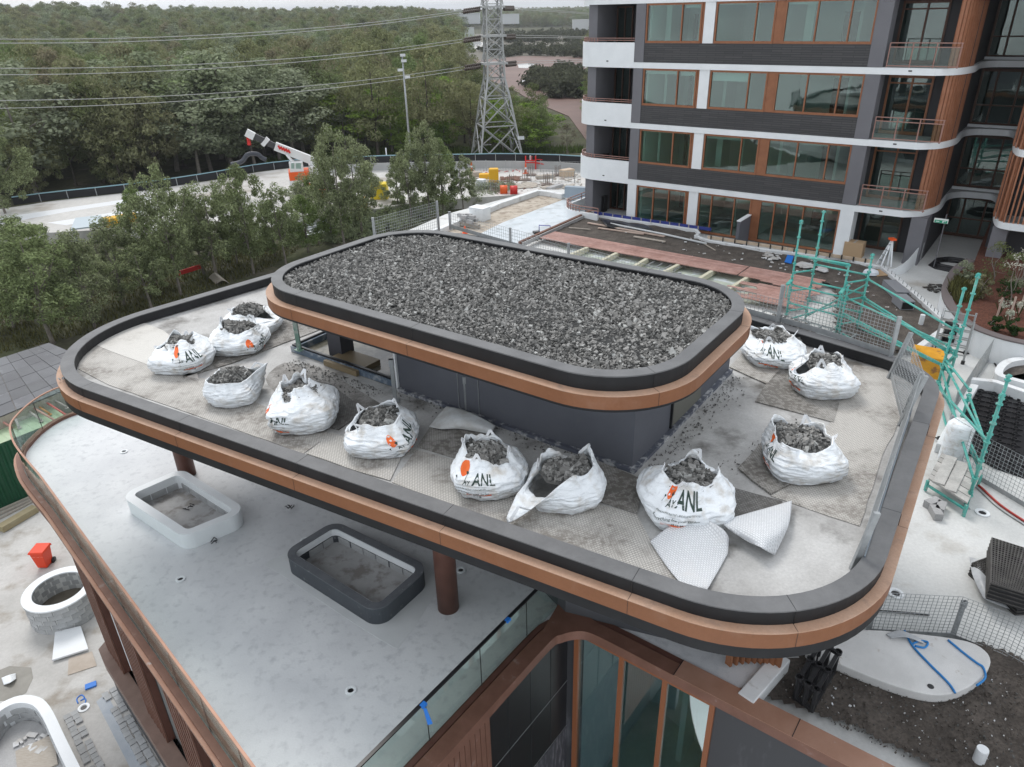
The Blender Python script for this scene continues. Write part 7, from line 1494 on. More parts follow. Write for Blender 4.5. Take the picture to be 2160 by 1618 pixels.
def trunk_mb(C_, h, r0, seed, n_limb=7, fork=.3, lean=.0):
    r = random.Random(seed); k = MB(); tip = Vector((r.uniform(-.3, .3) + lean, r.uniform(-.3, .3), h * .82)); pts = [Vector((0, 0, -.3)), Vector((r.uniform(-.1, .1), r.uniform(-.1, .1), h * .2)), Vector((tip.x * .4 + r.uniform(-.2, .2), tip.y * .4, h * .5)), tip]
    k.tube(smooth_path(pts, 3), [r0 * (1 - .85 * i / 9) for i in range(10)], 7)
    for q in range(n_limb):
        c_ = Vector(C_[r.randrange(len(C_))]); s_ = r.uniform(fork, .6); a = pts[0].lerp(pts[3], s_); a = Vector((tip.x * s_ * s_, tip.y * s_ * s_, h * .82 * s_)); m_ = a.lerp(c_, .5) + Vector((0, 0, -.1 * h * .3)); k.tube(smooth_path([a, m_, c_], 3), [r0 * .42 * (1 - .8 * i / 6) for i in range(7)], 5, cap=False)
    return k
def make_tree(name, label, cat, grp, seed, h, w, ncl, nlf, lw, ll, lm, bm, r0, x, y, z, rz=0., **kw):
    limb = kw.pop('n_limb', 7); root = thing(name, label, cat, (0, 0, 0), grp); v, f, C_ = crown_np(seed, h, w, ncl, nlf, lw, ll, **kw)
    cr_ = obj_np('crown', v, f, lm, root); trunk_mb(C_, h, r0, seed, limb).build('trunk', bm, root); root.location = (x, y, z); root.rotation_euler = (0, 0, rz); return root
def copy_tree(src, label, x, y, z, rz, s_, name=None):
    c = src.copy(); C.objects.link(c); c.location = (x, y, z); c.rotation_euler = (0, 0, rz); c.scale = s_; c['label'] = label
    for ch in src.children: d = ch.copy(); C.objects.link(d); d.parent = c
    return c
# --- near row between the pavilion and the yard: (base px, base py, top py, width px)
near = [(112, 722, 478, 215, 0, 'bushy tree with a pale trunk above the dark shed roof, nearest the left edge'), (30, 690, 470, 180, 1, 'dense tree cut by the left edge beside the dark shed roof'), (200, 690, 500, 130, 2, 'dark tree between the pale trunk and the slim one near the roof'), (322, 655, 520, 120, 3, 'slim tree with a clear leaning trunk close to the left roof curb'), (262, 640, 470, 130, 2, 'mid sized tree behind the slim leaning trunk'), (380, 620, 365, 150, 0, 'tall domed tree whose top covers the left end of the crane yard'), (330, 600, 405, 110, 1, 'tree left of the tall domed one, hiding the drive'), (458, 590, 385, 140, 3, 'round tree between the domed tree and the crane'), (430, 575, 420, 110, 2, 'darker tree squeezed beside the round tree'), (535, 575, 356, 120, 1, 'broad tree whose crown meets the crane chassis'), (500, 555, 380, 110, 0, 'lower tree left of the crane front'), (604, 560, 392, 100, 3, 'thin trunked tree right in front of the crane body'), (580, 540, 430, 90, 2, 'small dense tree below the crane'), (650, 530, 418, 90, 1, 'tree below the orange lift arm'), (728, 522, 276, 125, 0, 'tallest tree of the row, right of the crane boom'), (700, 510, 345, 90, 2, 'dark tree behind the tallest one'), (765, 500, 300, 110, 3, 'loose tree between the tallest one and the lamp mast'), (655, 480, 372, 90, 0, 'crown filling the gap under the crane rear'), (745, 470, 380, 90, 1, 'low crown at the foot of the loose tree'), (868, 470, 300, 80, 3, 'sparse tree right at the lamp mast'), (905, 462, 268, 100, 0, 'sparse tall tree just right of the lamp mast'), (935, 455, 300, 90, 1, 'sparse tree in the middle of the right group of slim trunks'), (978, 452, 330, 70, 3, 'rightmost sparse tree of the row in front of the yard'), (842, 450, 345, 80, 2, 'sparse low tree left of the lamp mast'), (50, 560, 462, 140, 2, 'tree behind the left edge pair, covering the shelter'), (20, 470, 260, 130, 0, 'tall tree at the left edge beyond the drive')]
protoN = []
for i in range(4): pass
specN = [(11, 8., 5.2, 95, 13000, .085, .21, dict(low=.14, droop=.5, clr=.105, flat_=.8)), (12, 8., 5.0, 85, 12500, .085, .21, dict(low=.10, droop=.5, clr=.11, flat_=.8)), (13, 8., 4.6, 75, 11500, .085, .21, dict(low=.06, droop=.5, clr=.12, flat_=.8)), (14, 8., 4.4, 60, 7000, .085, .21, dict(low=.2, droop=.55, clr=.10, flat_=.9))]
GN_ = 'trees between the pavilion and the crane yard'; src = [None] * 4
for i, (bx_, by_, ty_, wp, v_, lab) in enumerate(near):
    z = 1.0; b = P(bx_, by_, z); dist = px_of(b)[2]; h = (hz(b, ty_) - z) * 1.07; w_ = wp * dist / FPX * 1.02; sp = specN[v_]
    if src[v_] is None: src[v_] = make_tree('tree', lab, 'tree', GN_, sp[0], sp[1], sp[2], sp[3], sp[4], sp[5], sp[6], m_lfN, m_bark, .12, b.x, b.y, z, rnd.uniform(0, 6), **sp[7]); o = src[v_]; o.scale = (w_ / sp[2], w_ / sp[2], h / sp[1])
    else: copy_tree(src[v_], lab, b.x, b.y, z, rnd.uniform(0, 6.2), (w_ / sp[2], w_ / sp[2], h / sp[1]))
# undergrowth below the row
def bush_np(r, n, poly, z, s0, s1, nl, leaf):
    xs = [p.x for p in poly]; ys = [p.y for p in poly]; V = []; cnt = 0
    while cnt < n:
        x, y = r.uniform(min(xs), max(xs)), r.uniform(min(ys), max(ys))
        if not inside((x, y), poly): continue
        s_ = r.uniform(s0, s1); v, f, _ = crown_np(int(r.integers(1e6)), s_ * 1.1, s_ * 1.6, 9, nl, leaf * .6, leaf, low=.0, clr=.24); V.append(v + np.array([x, y, z])); cnt += 1
    V = np.concatenate(V); return V, np.arange(len(V)).reshape(-1, 4)
rg = np.random.default_rng(77)
v, f = bush_np(rg, 90, g_px([(-60, 700), (120, 640), (330, 590), (540, 540), (640, 500), (790, 470), (960, 440), (930, 420), (700, 440), (400, 520), (-60, 600)], 1.0), .9, .6, 1.5, 260, .2)
tag(kind(obj_np('undergrowth', v, f, m_lfN), 'stuff'), 'scrubby undergrowth below the near row of trees', 'undergrowth')
v, f = bush_np(rg, 60, g_px([(640, 515), (700, 480), (800, 455), (930, 432), (960, 438), (900, 470), (800, 500), (720, 520)], 1.0), .9, .7, 1.7, 300, .2)
tag(kind(obj_np('undergrowth', v, f, m_lfB), 'stuff'), 'green scrub between the slim trunks and the white mesh panel', 'undergrowth')
v, f = bush_np(rg, 26, g_px([(985, 420), (1085, 405), (1120, 400), (1060, 425), (1000, 440)], 1.0), 1.2, .8, 1.6, 300, .2)
tag(kind(obj_np('undergrowth', v, f, m_lfB), 'stuff'), 'dark shrubs between the sandy path and the crane yard', 'undergrowth')
def grass(poly, z, n, hh, mm, lab, seed):
    r = np.random.default_rng(seed); xs = [p.x for p in poly]; ys = [p.y for p in poly]; c_ = np.column_stack([r.uniform(min(xs), max(xs), n), r.uniform(min(ys), max(ys), n)]); c_ = c_[np.array([inside(p, poly) for p in c_])]; n = len(c_)
    a = r.uniform(0, 6.28, n); h_ = hh * r.uniform(.4, 1.2, n); w_ = .04 * np.ones(n) * hh / .4; lx, ly = r.normal(0, .3, n) * h_, r.normal(0, .3, n) * h_
    b0 = np.column_stack([c_[:, 0] - np.cos(a) * w_, c_[:, 1] - np.sin(a) * w_, np.full(n, z)]); b1 = np.column_stack([c_[:, 0] + np.cos(a) * w_, c_[:, 1] + np.sin(a) * w_, np.full(n, z)]); t_ = np.column_stack([c_[:, 0] + lx, c_[:, 1] + ly, z + h_])
    v = np.stack([b0, b1, t_], 1).reshape(-1, 3); return tag(kind(obj_np('grass', v, np.arange(len(v)).reshape(-1, 3), mm), 'stuff'), lab, 'grass')
m_grass = leafmat('dry_grass', [(.085, .085, .03), (.12, .12, .05)], .3, .5)
grass(g_px([(-80, 760), (110, 722), (200, 700), (330, 650), (560, 570), (640, 520), (500, 520), (200, 600), (-80, 680)], .95), .9, 16000, .4, m_grass, 'rough dry grass under the near trees beside the roof', 5)
grass(g_px([(560, 345), (783, 328), (1230, 322), (1230, 312), (780, 316), (560, 335)], 1.0), .9, 9000, .9, leafmat('lush_grass', [(.07, .11, .03), (.10, .14, .04)], .3, .4), 'green grass verge along the back of the site fence', 6)
# --- forest
specF = [('casuarina_tree', m_lfA, 21, dict(low=.12, droop=.9, clr=.17, top=.7), .20, .75, 2300, 34), ('casuarina_tree', m_lfA, 22, dict(low=.10, droop=.9, clr=.15, top=.75), .20, .8, 2300, 36), ('gum_tree', m_lfB, 23, dict(low=.22, droop=.3, clr=.17), .34, .55, 2200, 34), ('wattle_tree', m_lfC, 24, dict(low=.15, droop=.1, clr=.20, flat_=.35, top=.3), .36, .55, 2100, 26), ('bare_tree', m_lfD, 25, dict(low=.25, droop=.3, clr=.16), .16, .7, 1100, 30), ('gum_tree', m_lfB, 26, dict(low=.2, droop=.3, clr=.2), .36, .6, 2300, 24)]
flab = ['grey green casuarina with drooping foliage in the forest beyond the site fence', 'grey green casuarina with drooping foliage in the forest beyond the site fence', 'pale grey green gum tree in the forest beyond the site fence', 'fresh green wattle standing among the darker forest trees', 'thin twiggy half bare tree among the forest trees', 'pale grey green gum tree in the forest beyond the site fence']
GF = 'forest trees beyond the site fence'
mud_px = [(1000, 128), (1100, 118), (1240, 120), (1240, 300), (1200, 245), (1120, 212), (1085, 190), (1010, 160)]
wet_px = [(960, 66), (1000, 58), (1260, 58), (1260, 255), (1195, 240), (1115, 212), (1075, 185), (1000, 150), (985, 120), (968, 95)]
top_px = [(960, 66), (1000, 58), (1260, 58), (1260, 240), (1195, 232), (1130, 205), (1075, 182), (1000, 148), (985, 118), (968, 95)]
fen_px = [(-100, 440), (30, 432), (300, 400), (545, 360), (640, 348), (783, 335), (990, 328), (1077, 327), (1230, 331), (1300, 331)]
def fence_y(x):
    for a, b in zip(fen_px[:-1], fen_px[1:]):
        if a[0] <= x <= b[0]: return a[1] + (b[1] - a[1]) * (x - a[0]) / (b[0] - a[0])
    return 400
rg = np.random.default_rng(5); cand = []
def try_add(az, d, w0):
    x, y = d * math.sin(az), d * math.cos(az); z = float(Ht(np.array(x), np.array(y))); q = px_of((x, y, z))
    if q[2] < 5 or q[0] < -140 or q[0] > 1330: return
    fy = fence_y(q[0])
    if q[1] > fy - 5: return
    if inside(q[:2], wet_px) and d < 1100: return
    if d < 600 and q[0] > 940 and inside(px_of((x, y, z + (6 if d < 160 else 9.5)))[:2], top_px): return
    cand.append((d, x, y, z, q))
for (d0, d1, n) in ((60, 140, 1500), (140, 260, 1700), (260, 450, 2300), (450, 900, 3600), (900, 2200, 3200)):
    for i in range(n): try_add(math.radians(rg.uniform(-42, 9)), math.sqrt(rg.uniform(d0 * d0, d1 * d1)), 0)
for i in range(3600): try_add(math.radians(rg.uniform(-5, 9)), rg.uniform(430, 1500), 0)
for i in range(900): try_add(math.radians(rg.uniform(-1, 9)), rg.uniform(108, 150), 0)
# thin out by spacing
cand.sort(); cell = {}; kept = []
for c_ in cand:
    sp_ = 4.5 if c_[0] < 200 else 5.6 if c_[0] < 450 else 7.5 if c_[0] < 900 else 11
    key = (int(c_[1] // sp_), int(c_[2] // sp_), sp_)
    if key in cell: continue
    cell[key] = 1; kept.append(c_)
srcF = [None] * 6; stuffF = [[] for _ in range(6)]
for n_, (d, x, y, z, q) in enumerate(kept):
    patch = mnoise.noise(Vector((x * .022, y * .022, 3.))); patch2 = mnoise.noise(Vector((x * .03 + 40, y * .03, 9.)))
    u = rg.random()
    if q[0] > 820 and d < 150: ty = 3 if u < .55 else 0 if u < .8 else 4
    elif d < 175 and patch2 > .0 and u < .5: ty = 3
    elif patch > .18: ty = 2 if u < .45 else 5 if u < .8 else 0
    elif patch < -.3 and u < .3: ty = 4
    else: ty = (0, 1, 1, 0, 2, 3, 0)[int(u * 7)] if d < 260 else (0, 1, 1, 0, 2, 0, 1)[int(u * 7)]
    s = rg.uniform(.62, 1.32); h = (13 if ty in (0, 1) else 12 if ty in (2, 5) else 7.5 if ty == 3 else 8) * s
    if d < 105: h *= .8
    if q[0] > 940 and d < 160: h *= .74
    if q[0] > 960 and d > 500: h *= .95
    w_ = h * (.62 if ty in (0, 1) else .85 if ty in (2, 5) else 1.05 if ty == 3 else .7) * rg.uniform(.85, 1.15); rz = rg.uniform(0, 6.28)
    if n_ < 300:
        sp = specF[ty]
        where = next(w_ for lim, w_ in ((-20, 'cut by the left edge'), (130, 'by the left fence end'), (330, 'behind the white drive stripes'), (480, 'left of the lifted black pipe'), (600, 'behind the crane boom'), (720, 'right behind the crane body'), (830, 'left of the lamp mast'), (920, 'right of the lamp mast'), (1000, 'left of the pylon'), (1110, 'behind the pylon legs'), (9999, 'between the pylon and the tower')) if q[0] < lim)
        deep = 'front row' if d < 112 else 'second row' if d < 126 else 'middle rows' if d < 145 else 'rear rows'
        lab_ = '%s, %s of the forest %s' % (('grey green casuarina', 'dark drooping casuarina', 'pale grey green gum tree', 'fresh green wattle', 'twiggy half bare tree', 'round gum tree')[ty], deep, where)
        if srcF[ty] is None: o = make_tree(sp[0], lab_, 'tree', GF, sp[2], 10., 6., sp[7] + 14, int(sp[6] * 2.1), sp[4] * .62, sp[5] * .46, sp[1], m_barkd if ty < 2 else m_bark, .16, x, y, z, rz, n_limb=5, **sp[3]); o.scale = (w_ / 6, w_ / 6, h / 10); srcF[ty] = o
        else: copy_tree(srcF[ty], lab_, x, y, z, rz, (w_ / 6, w_ / 6, h / 10))
    else: stuffF[ty].append((x, y, z - .6, w_ / 6 * (1.15 if d > 450 else 1), h / 10, rz))
    if n_ == 299: print('forest individuals to', d, 'total', len(kept))
for ty in range(6):
    L_ = stuffF[ty]
    if not L_ or srcF[ty] is None: continue
    me = bpy.data.meshes.new('forest'); me.from_pydata([t_[:3] for t_ in L_], [], [])
    for nm, col_ in (('sxy', 3), ('sz', 4), ('rz', 5)):
        at = me.attributes.new(nm, 'FLOAT', 'POINT'); at.data.foreach_set('value', [t_[col_] for t_ in L_])
    o = bpy.data.objects.new('forest', me); C.objects.link(o); kind(o, 'stuff'); tag(o, 'distant forest of %s stretching back to the horizon' % ('casuarinas', 'darker casuarinas', 'gum trees', 'wattles', 'twiggy trees', 'rounder gum trees')[ty], 'forest')
    ng = bpy.data.node_groups.new('forest_nodes', 'GeometryNodeTree'); ng.interface.new_socket('Geometry', in_out='INPUT', socket_type='NodeSocketGeometry'); ng.interface.new_socket('Geometry', in_out='OUTPUT', socket_type='NodeSocketGeometry')
    gi = ng.nodes.new('NodeGroupInput'); go = ng.nodes.new('NodeGroupOutput'); ip = ng.nodes.new('GeometryNodeInstanceOnPoints'); oi = ng.nodes.new('GeometryNodeObjectInfo'); oi.transform_space = 'ORIGINAL'; oi.inputs['As Instance'].default_value = True
    oi.inputs['Object'].default_value = [ch for ch in srcF[ty].children if ch.name.startswith('crown')][0]
    def att(nm): a = ng.nodes.new('GeometryNodeInputNamedAttribute'); a.data_type = 'FLOAT'; a.inputs['Name'].default_value = nm; return a.outputs['Attribute']
    cs = ng.nodes.new('ShaderNodeCombineXYZ'); ng.links.new(att('sxy'), cs.inputs[0]); ng.links.new(att('sxy'), cs.inputs[1]); ng.links.new(att('sz'), cs.inputs[2])
    cr2 = ng.nodes.new('ShaderNodeCombineXYZ'); ng.links.new(att('rz'), cr2.inputs[2])
    ng.links.new(gi.outputs[0], ip.inputs['Points']); ng.links.new(oi.outputs['Geometry'], ip.inputs['Instance']); ng.links.new(cr2.outputs[0], ip.inputs['Rotation']); ng.links.new(cs.outputs[0], ip.inputs['Scale']); ng.links.new(ip.outputs[0], go.inputs[0])
    md_ = o.modifiers.new('instances', 'NODES'); md_.node_group = ng
# --- wetland, water, fields, far roofs
def far_poly(name, pts, z, mm): k = MB(); k.prism(g_px(pts, z), z - .3, z); return kind(k.build(name, mm), 'structure')
far_poly('mudflat', mud_px, 1.05, mat('red_brown_mudflat', (.135, .075, .062), .6, col2=(.17, .105, .085), scale=.03, coord='Position', fine=.1, fscale=.2))
far_poly('wetland', [(965, 70), (1260, 64), (1260, 128), (1100, 122), (1000, 130), (975, 100)], 1.0, mat('wet_marsh', (.10, .095, .07), .7, col2=(.14, .125, .095), scale=.02, coord='Position'))
m_wat = mat('still_water', (.30, .30, .30), .05, spec=1.0)
for i, pts in enumerate(([(976, 92), (1010, 88), (1100, 97), (1165, 98), (1160, 103), (1080, 104), (990, 103)], [(1092, 135), (1120, 133), (1130, 137), (1112, 144), (1094, 143)], [(1100, 168), (1118, 166), (1122, 174), (1102, 177)], [(1210, 136), (1250, 137), (1250, 143), (1212, 142)])): far_poly('water', pts, 1.1, m_wat)
far_poly('sports_field', [(937, 70), (985, 70), (1010, 77), (1000, 81), (940, 78)], 1.3, mat('bright_turf', (.13, .20, .05), .9)); far_poly('sports_field', [(982, 50), (1008, 50), (1012, 58), (984, 60)], 1.5, bpy.data.materials['bright_turf'])
def marsh_bushes(pts, n, z, s0, s1, lab, mm, seed):
    r = np.random.default_rng(seed); poly = g_px(pts, z); v, f = bush_np(r, n, poly, z - .2, s0, s1, 170, s1 * .22); tag(kind(obj_np('mangrove', v, f, mm), 'stuff'), lab, 'mangrove')
m_lfM = leafmat('mangrove_foliage', [(.085, .092, .06), (.11, .115, .08)], .3, .35)
marsh_bushes([(1118, 186), (1135, 165), (1180, 160), (1250, 168), (1250, 215), (1200, 212), (1150, 205)], 70, 1.0, 3.2, 5.0, 'rounded mangrove thicket on the mudflat beside the tower', m_lfM, 3)
marsh_bushes([(1010, 108), (1100, 106), (1180, 108), (1250, 104), (1250, 124), (1110, 118), (1040, 122)], 110, 1.0, 2.5, 4.5, 'band of low mangroves between the pond and the red mudflat', m_lfM, 4)
marsh_bushes([(1020, 84), (1090, 76), (1250, 70), (1250, 98), (1170, 92), (1080, 92)], 170, 1.0, 3, 5.5, 'far belt of mangroves beyond the pond', m_lfM, 5)
def far_building(px, base, top, wpx, d, mm, lab, roof=None):
    r_ = ray(px, base); r_ = r_ * (d / math.hypot(r_.x, r_.y)); p = CAM + r_; mpp = r_.dot(_f) / FPX; H_ = (base - top) * mpp + 6; w_ = wpx * mpp
    root = thing('far_building', lab, 'building', (p.x, p.y, p.z - 6)); k = MB(); k.box((p.x, p.y, p.z - 6), w_, w_ * .5, H_); k.build('wall', mm, root); k = MB(); k.box((p.x, p.y, p.z - 6 + H_), w_ * 1.03, w_ * .54, max(.4, H_ * .04)); k.build('roof', roof or mm, root)
    if H_ > 14:
        n_ = max(2, int(w_ / 5)); mw = MB(); mw.box((0, 0, 0), w_ / n_ * .55, .2, 1.4); pr_ = None
        for j in range(int((H_ - 5) / 3.5)):
            for i in range(n_):
                L2 = (p.x - w_ / 2 + (i + .5) * w_ / n_, p.y - w_ * .25 - .05, p.z - 4 + 3.5 * j + 2)
                if pr_ is None: pr_ = mw.build('window', bpy.data.materials['slate_grey_paint'], root); pr_.data.transform(Matrix.Translation(wloc(root))); pr_.location = Vector(L2) - wloc(root)
                else: put(pr_, root, L2)
m_far = mat('far_grey_wall', (.36, .38, .40), .8); m_farw = mat('far_white_roof', (.62, .64, .66), .7)
far_building(16, 27, 12, 16, 1500, m_far, 'grey apartment block rising over the forest at the far left'); far_building(738, 24, 13, 10, 1900, m_far, 'left one of a pair of pale towers on the skyline'); far_building(752, 25, 14, 10, 1900, m_far, 'right one of a pair of pale towers on the skyline')
far_building(818, 24, 17, 22, 1800, m_farw, 'white building on the skyline between the twin towers and the pylon'); far_building(912, 24, 18, 14, 1700, m_farw, 'small white building on the skyline left of the pylon')
far_building(975, 37, 30, 75, 850, m_farw, 'long pale shed roof among the trees left of the pylon'); far_building(1075, 37, 31, 40, 850, m_farw, 'shorter pale shed roof right behind the pylon'); far_building(1225, 48, 43, 34, 700, m_farw, 'white roof among the trees right beside the tower'); far_building(990, 66, 60, 20, 600, m_farw, 'small white hall beside the bright sports field')
# --- transmission tower, wires and lamp mast
pb_ = P(1048, 334, .9); depth = px_of(pb_)[2]; mpp = depth / FPX; m_lat = mat('galvanised_lattice', (.40, .41, .41), .5, metal=.4)
pyl = thing('transmission_tower', 'tall galvanised lattice power pylon with insulator strings beyond the fence', 'pylon', pb_)
rows = [(332, 45), (262, 34), (205, 25.5), (165, 17.6), (133, 16.4), (104, 16), (75, 15.5), (40, 15), (8, 14.6), (-40, 13), (-110, 7), (-170, 1)]
zz_ = [hz(pb_, r_[0]) for r_ in rows]; hw = [r_[1] * mpp for r_ in rows]; ry = math.radians(14)
def leg(i, s): x, y = ((-1, -1), (1, -1), (1, 1), (-1, 1))[s]; x, y = x * hw[i], y * hw[i]; return Vector((pb_.x + x * math.cos(ry) - y * math.sin(ry), pb_.y + x * math.sin(ry) + y * math.cos(ry), zz_[i]))
# recentre upper levels on the photographed axis
axx = [1052, 1052, 1051, 1051, 1050, 1049, 1048, 1047, 1046, 1046, 1045, 1045, 1045]
for s in range(4):
    k = MB()
    for i in range(len(rows) - 1): k.bar(leg(i, s), leg(i + 1, s), .24 if i < 4 else .19)
    k.build('leg', m_lat, pyl)
for s in range(4):
    k = MB()
    for i in range(len(rows) - 1):
        a0, a1, b0, b1 = leg(i, s), leg(i, (s + 1) % 4), leg(i + 1, s), leg(i + 1, (s + 1) % 4); th_ = .14 if i < 3 else .1
        k.bar(a0, b1, th_); k.bar(a1, b0, th_); k.bar(b0, b1, th_)
        m0, m1 = (a0 + b0) / 2, (a1 + b1) / 2; c_ = (a0 + a1 + b0 + b1) / 4; k.bar(m0, (m0 + c_) / 2 + (b0 - a0) * .0, .07); k.bar(m0, a0.lerp(b1, .25), .07); k.bar(m1, a1.lerp(b0, .25), .07); k.bar(m0, b0.lerp(a1, .25), .07); k.bar(m1, b1.lerp(a0, .25), .07)
    kind(k.build('bracing', m_lat, pyl), 'stuff')
m_ins = mat('dark_insulator', (.08, .06, .05), .4); wires = []
ax_r = Vector((math.cos(ry), math.sin(ry), 0))
arm_rows = [(4, 133), (6, 75), (8, 14)]
left_targets = [((0, 203), (0, 221)), ((0, 133), (0, 148)), ((0, 71), (0, 80))]
for (ri, row), tg in zip(arm_rows, left_targets):
    z = hz(pb_, row)
    k = MB(); c_ = Vector((pb_.x, pb_.y, z)); k.box(c_ + Vector((0, 0, -.15)), hw[ri] * 3.0, hw[ri] * 2.2, .25, ry)
    k.bar(c_ - ax_r * hw[ri] * 1.5 + Vector((0, 0, .2)), c_ - ax_r * hw[ri] + Vector((0, 0, 2.4)), .14); k.bar(c_ + ax_r * hw[ri] * 1.5 + Vector((0, 0, .2)), c_ + ax_r * hw[ri] + Vector((0, 0, 2.4)), .14); k.build('crossarm', m_lat, pyl)
    for j, (tx, ty_) in enumerate(tg):
        st = c_ - ax_r * hw[ri] * 1.45 + Vector((0, (-1) ** j * .8, -.1 - .25 * j)); r_ = ray(tx - 160, ty_ + 11); en = CAM + r_ * (75 / r_.y); mid = st.lerp(en, .5) + Vector((0, 0, -1.2)); cv_ = smooth_path([st, st.lerp(en, .25) + Vector((0, 0, -.9)), mid, st.lerp(en, .75) + Vector((0, 0, -.9)), en], 6); dirn = (cv_[1] - cv_[0]).normalized(); k = MB()
        for q in range(9): pp_ = st + dirn * (.3 + .28 * q); k.tube([pp_, pp_ + dirn * .14], .2, 8)
        k.tube([st, st + dirn * 3], .05, 5); k.build('insulator_string', m_ins, pyl)
        k = MB(); k.tube([st + dirn * 3] + cv_[2:], .045, 4, cap=False); wires.append(tag(k.build('power_line', mat('aluminium_wire', (.45, .45, .44), .4) if 'aluminium_wire' not in bpy.data.materials else bpy.data.materials['aluminium_wire']), ('%s conductor running from the %s crossarm of the pylon to the left edge' % (('upper', 'lower')[j], ('lowest', 'middle', 'top')[arm_rows.index((ri, row))])), 'power line', 'power lines left of the pylon'))
        st2 = c_ + ax_r * hw[ri] * 1.45 + Vector((0, (-1) ** j * .8, -.1 - .25 * j)); en2 = st2 + Vector((120, 190, -3 + j)); d2 = (en2 - st2).normalized(); k = MB()
        for q in range(9): pp_ = st2 + d2 * (.3 + .28 * q); k.tube([pp_, pp_ + d2 * .14], .2, 8)
        k.tube([st2, st2 + d2 * 3], .05, 5); k.build('insulator_string', m_ins, pyl)
        k = MB(); k.tube(smooth_path([st2 + d2 * 3, st2.lerp(en2, .5) + Vector((0, 0, -3)), en2], 6), .04, 4, cap=False); tag(k.build('power_line', bpy.data.materials['aluminium_wire']), '%s conductor running from the %s crossarm of the pylon away behind the tower' % (('upper', 'lower')[j], ('lowest', 'middle', 'top')[arm_rows.index((ri, row))]), 'power line', 'power lines right of the pylon')
k = MB(); q = P(1092, 300, 1.0); z = hz(pb_, 291); lg = leg(0, 1).lerp(leg(1, 1), .6); k.box((lg.x + .3, lg.y - .4, lg.z), .9, .06, .45); k.build('warning_plate', m_white, pyl)
lb = P(868, 352, ZY); tz = hz(lb, 114); lm_ = thing('lamp_mast', 'tall slim galvanised lamp mast with floodlights among the sparse trees', 'lamp mast', lb)
k = MB(); k.tube([lb, Vector((lb.x - .0, lb.y, tz))], [.17, .08], 10); k.build('mast', m_galv, lm_)
for px_, py_ in ((854, 119), (855, 131), (849, 150), (858, 165)): zq = hz(lb, py_); sx = (px_ - 853) * .09; k = MB(); k.box((lb.x + sx, lb.y - .15, zq), .62, .3, .28, .2); k.bar((lb.x, lb.y, zq + .1), (lb.x + sx, lb.y - .1, zq + .1), .08); k.build('floodlight', m_farw, lm_)
lb = P(818, 356, ZY); k = MB(); k.tube([lb, Vector((lb.x, lb.y, hz(lb, 312)))], .07, 8); tag(k.build('thin_pole', m_white), 'thin white pole standing in the yard left of the lamp mast', 'pole')
# --- planting in the curved planter
def shrub(px, py, top, wpx, lm, lab, z=ZK - .12, nl=900, leaf=.09, cat='shrub', low=.02, clr=.22, trunk=.03):
    b = P(px, py, z); dist = px_of(b)[2]; h = hz(b, top) - z; w_ = wpx * dist / FPX; root = thing('shrub' if cat == 'shrub' else 'young_tree', lab, cat, b); v, f, C_ = crown_np(int(px), h, w_, 16, nl, leaf * .5, leaf, low=low, clr=clr); bb = np.array(wloc(root)); obj_np('crown' if cat != 'shrub' else 'foliage', v, f, lm, root)
    kk = trunk_mb(C_, h, trunk, int(px), 5); kk.v = [(a + b.x, c2 + b.y, d + b.z) for a, c2, d in kk.v]; kk.build('trunk' if cat != 'shrub' else 'stem', m_bark, root); return root
m_lfdk = leafmat('glossy_dark_leaf', [(.03, .06, .02), (.045, .08, .03)]); m_lfw = leafmat('white_flower_head', [(.42, .44, .36), (.5, .5, .43)], .2, .3)
shrub(2094, 698, 662, 30, m_lfdk, 'small dark shrub in the mulch near the grey coping, the left one'); shrub(2134, 708, 668, 32, m_lfdk, 'small dark shrub in the mulch near the grey coping, the right one')
shrub(2030, 600, 545, 34, m_lfB, 'grey green shrub at the entry end of the curved planter'); shrub(2090, 600, 500, 70, m_lfA, 'tall feathery shrub in the curved planter beside the entry'); shrub(2150, 620, 540, 50, m_lfB, 'grey shrub at the right edge behind the tree stakes')
shrub(2066, 628, 570, 40, m_lfA, 'young feathery shrub in front of the tall one'); shrub(2120, 640, 580, 40, m_lfdk, 'dark leafy shrub between the tree stakes')
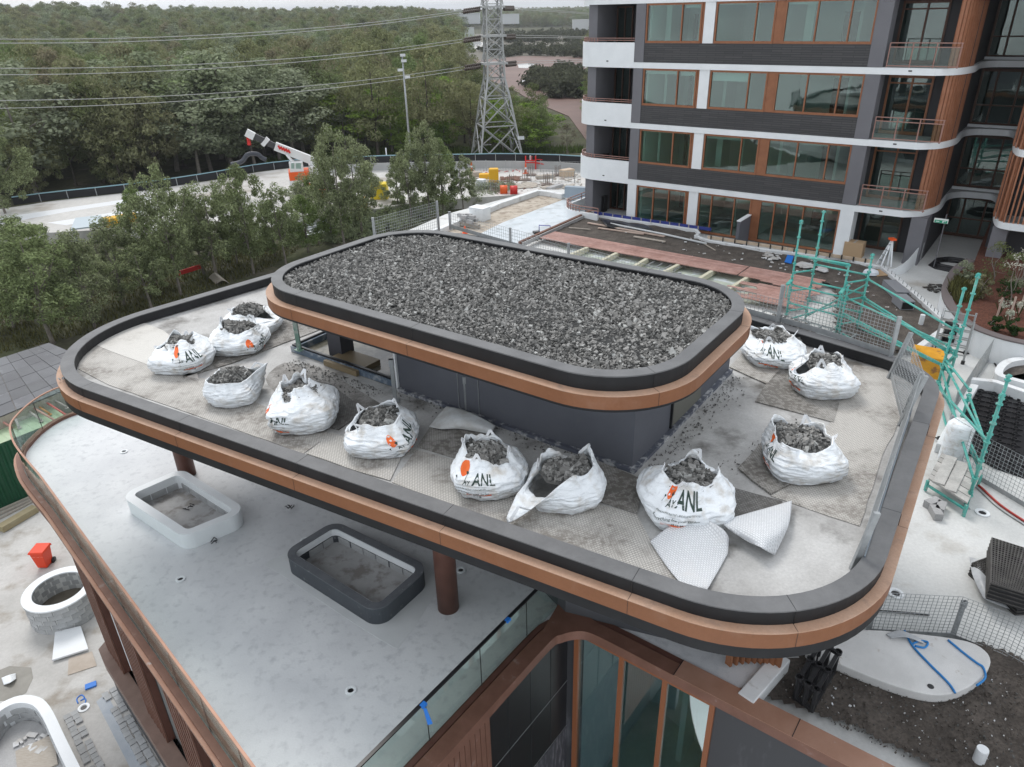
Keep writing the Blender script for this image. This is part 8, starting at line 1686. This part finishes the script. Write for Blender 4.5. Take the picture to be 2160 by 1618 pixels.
shrub(2128, 650, 520, 60, m_lfw, 'young staked tree with whitish blossom in the curved planter', cat='tree', nl=260, leaf=.08, low=.6); shrub(2150, 600, 485, 60, m_lfA, 'slender young tree at the right edge of the curved planter', cat='tree', nl=900, leaf=.12, low=.3)
grass(g_px([(1998, 612), (2012, 590), (2060, 580), (2080, 600), (2060, 630), (2020, 635)], ZK), ZK - .1, 2600, .42, m_grass, 'clump of tan ornamental grass in the curved planter', 12)
for i, (x, y) in enumerate(((2103, 668), (2128, 675), (2150, 660))):
    b = P(x, y, ZK - .1); t_ = hz(b, (628, 626, 610)[i]); k = MB(); k.bar(b, (b.x, b.y, t_), .05); tag(k.build('tree_stake', m_pl2), ('timber tree stake in the mulch, leftmost of three', 'timber tree stake in the mulch, the middle one', 'timber tree stake in the mulch nearest the right edge')[i], 'stake', 'timber tree stakes in the planter')
for i, (x, y) in enumerate(((2108, 664), (2148, 668), (2125, 690))):
    b = P(x, y, ZK - .1); v, f, _ = crown_np(60 + i, .55, .5, 5, 130, .05, .09, low=.6, clr=.3); root = thing('flower_clump', ('clump of white agapanthus by the leftmost tree stake', 'clump of white agapanthus by the right tree stake', 'low clump of white agapanthus in front of the stakes')[i], 'flowers', b); obj_np('flower_head', v, f, m_lfw, root); k = MB()
    for j in range(7): k.bar(b, b + Vector((rnd.uniform(-.2, .2), rnd.uniform(-.2, .2), .42)), .015)
    k.build('flower_stem', m_lfdk, root)
# ================================================================ air
hz_m = bpy.data.materials.new('haze_air'); hz_m.use_nodes = True; t = hz_m.node_tree; t.nodes.clear(); o_ = N(t, 'ShaderNodeOutputMaterial'); pv = N(t, 'ShaderNodeVolumePrincipled'); pv.inputs['Color'].default_value = (.86, .90, .95, 1); pv.inputs['Density'].default_value = .0002; pv.inputs['Anisotropy'].default_value = .2; t.links.new(pv.outputs[0], o_.inputs['Volume'])
k = MB(); k.add([(x, y, z) for z in (-6, 70) for x, y in ((-9200, -9200), (9200, -9200), (9200, 9200), (-9200, 9200))], [(3, 2, 1, 0), (4, 5, 6, 7), (0, 1, 5, 4), (1, 2, 6, 5), (2, 3, 7, 6), (3, 0, 4, 7)]); kind(k.build('haze', hz_m), 'stuff')
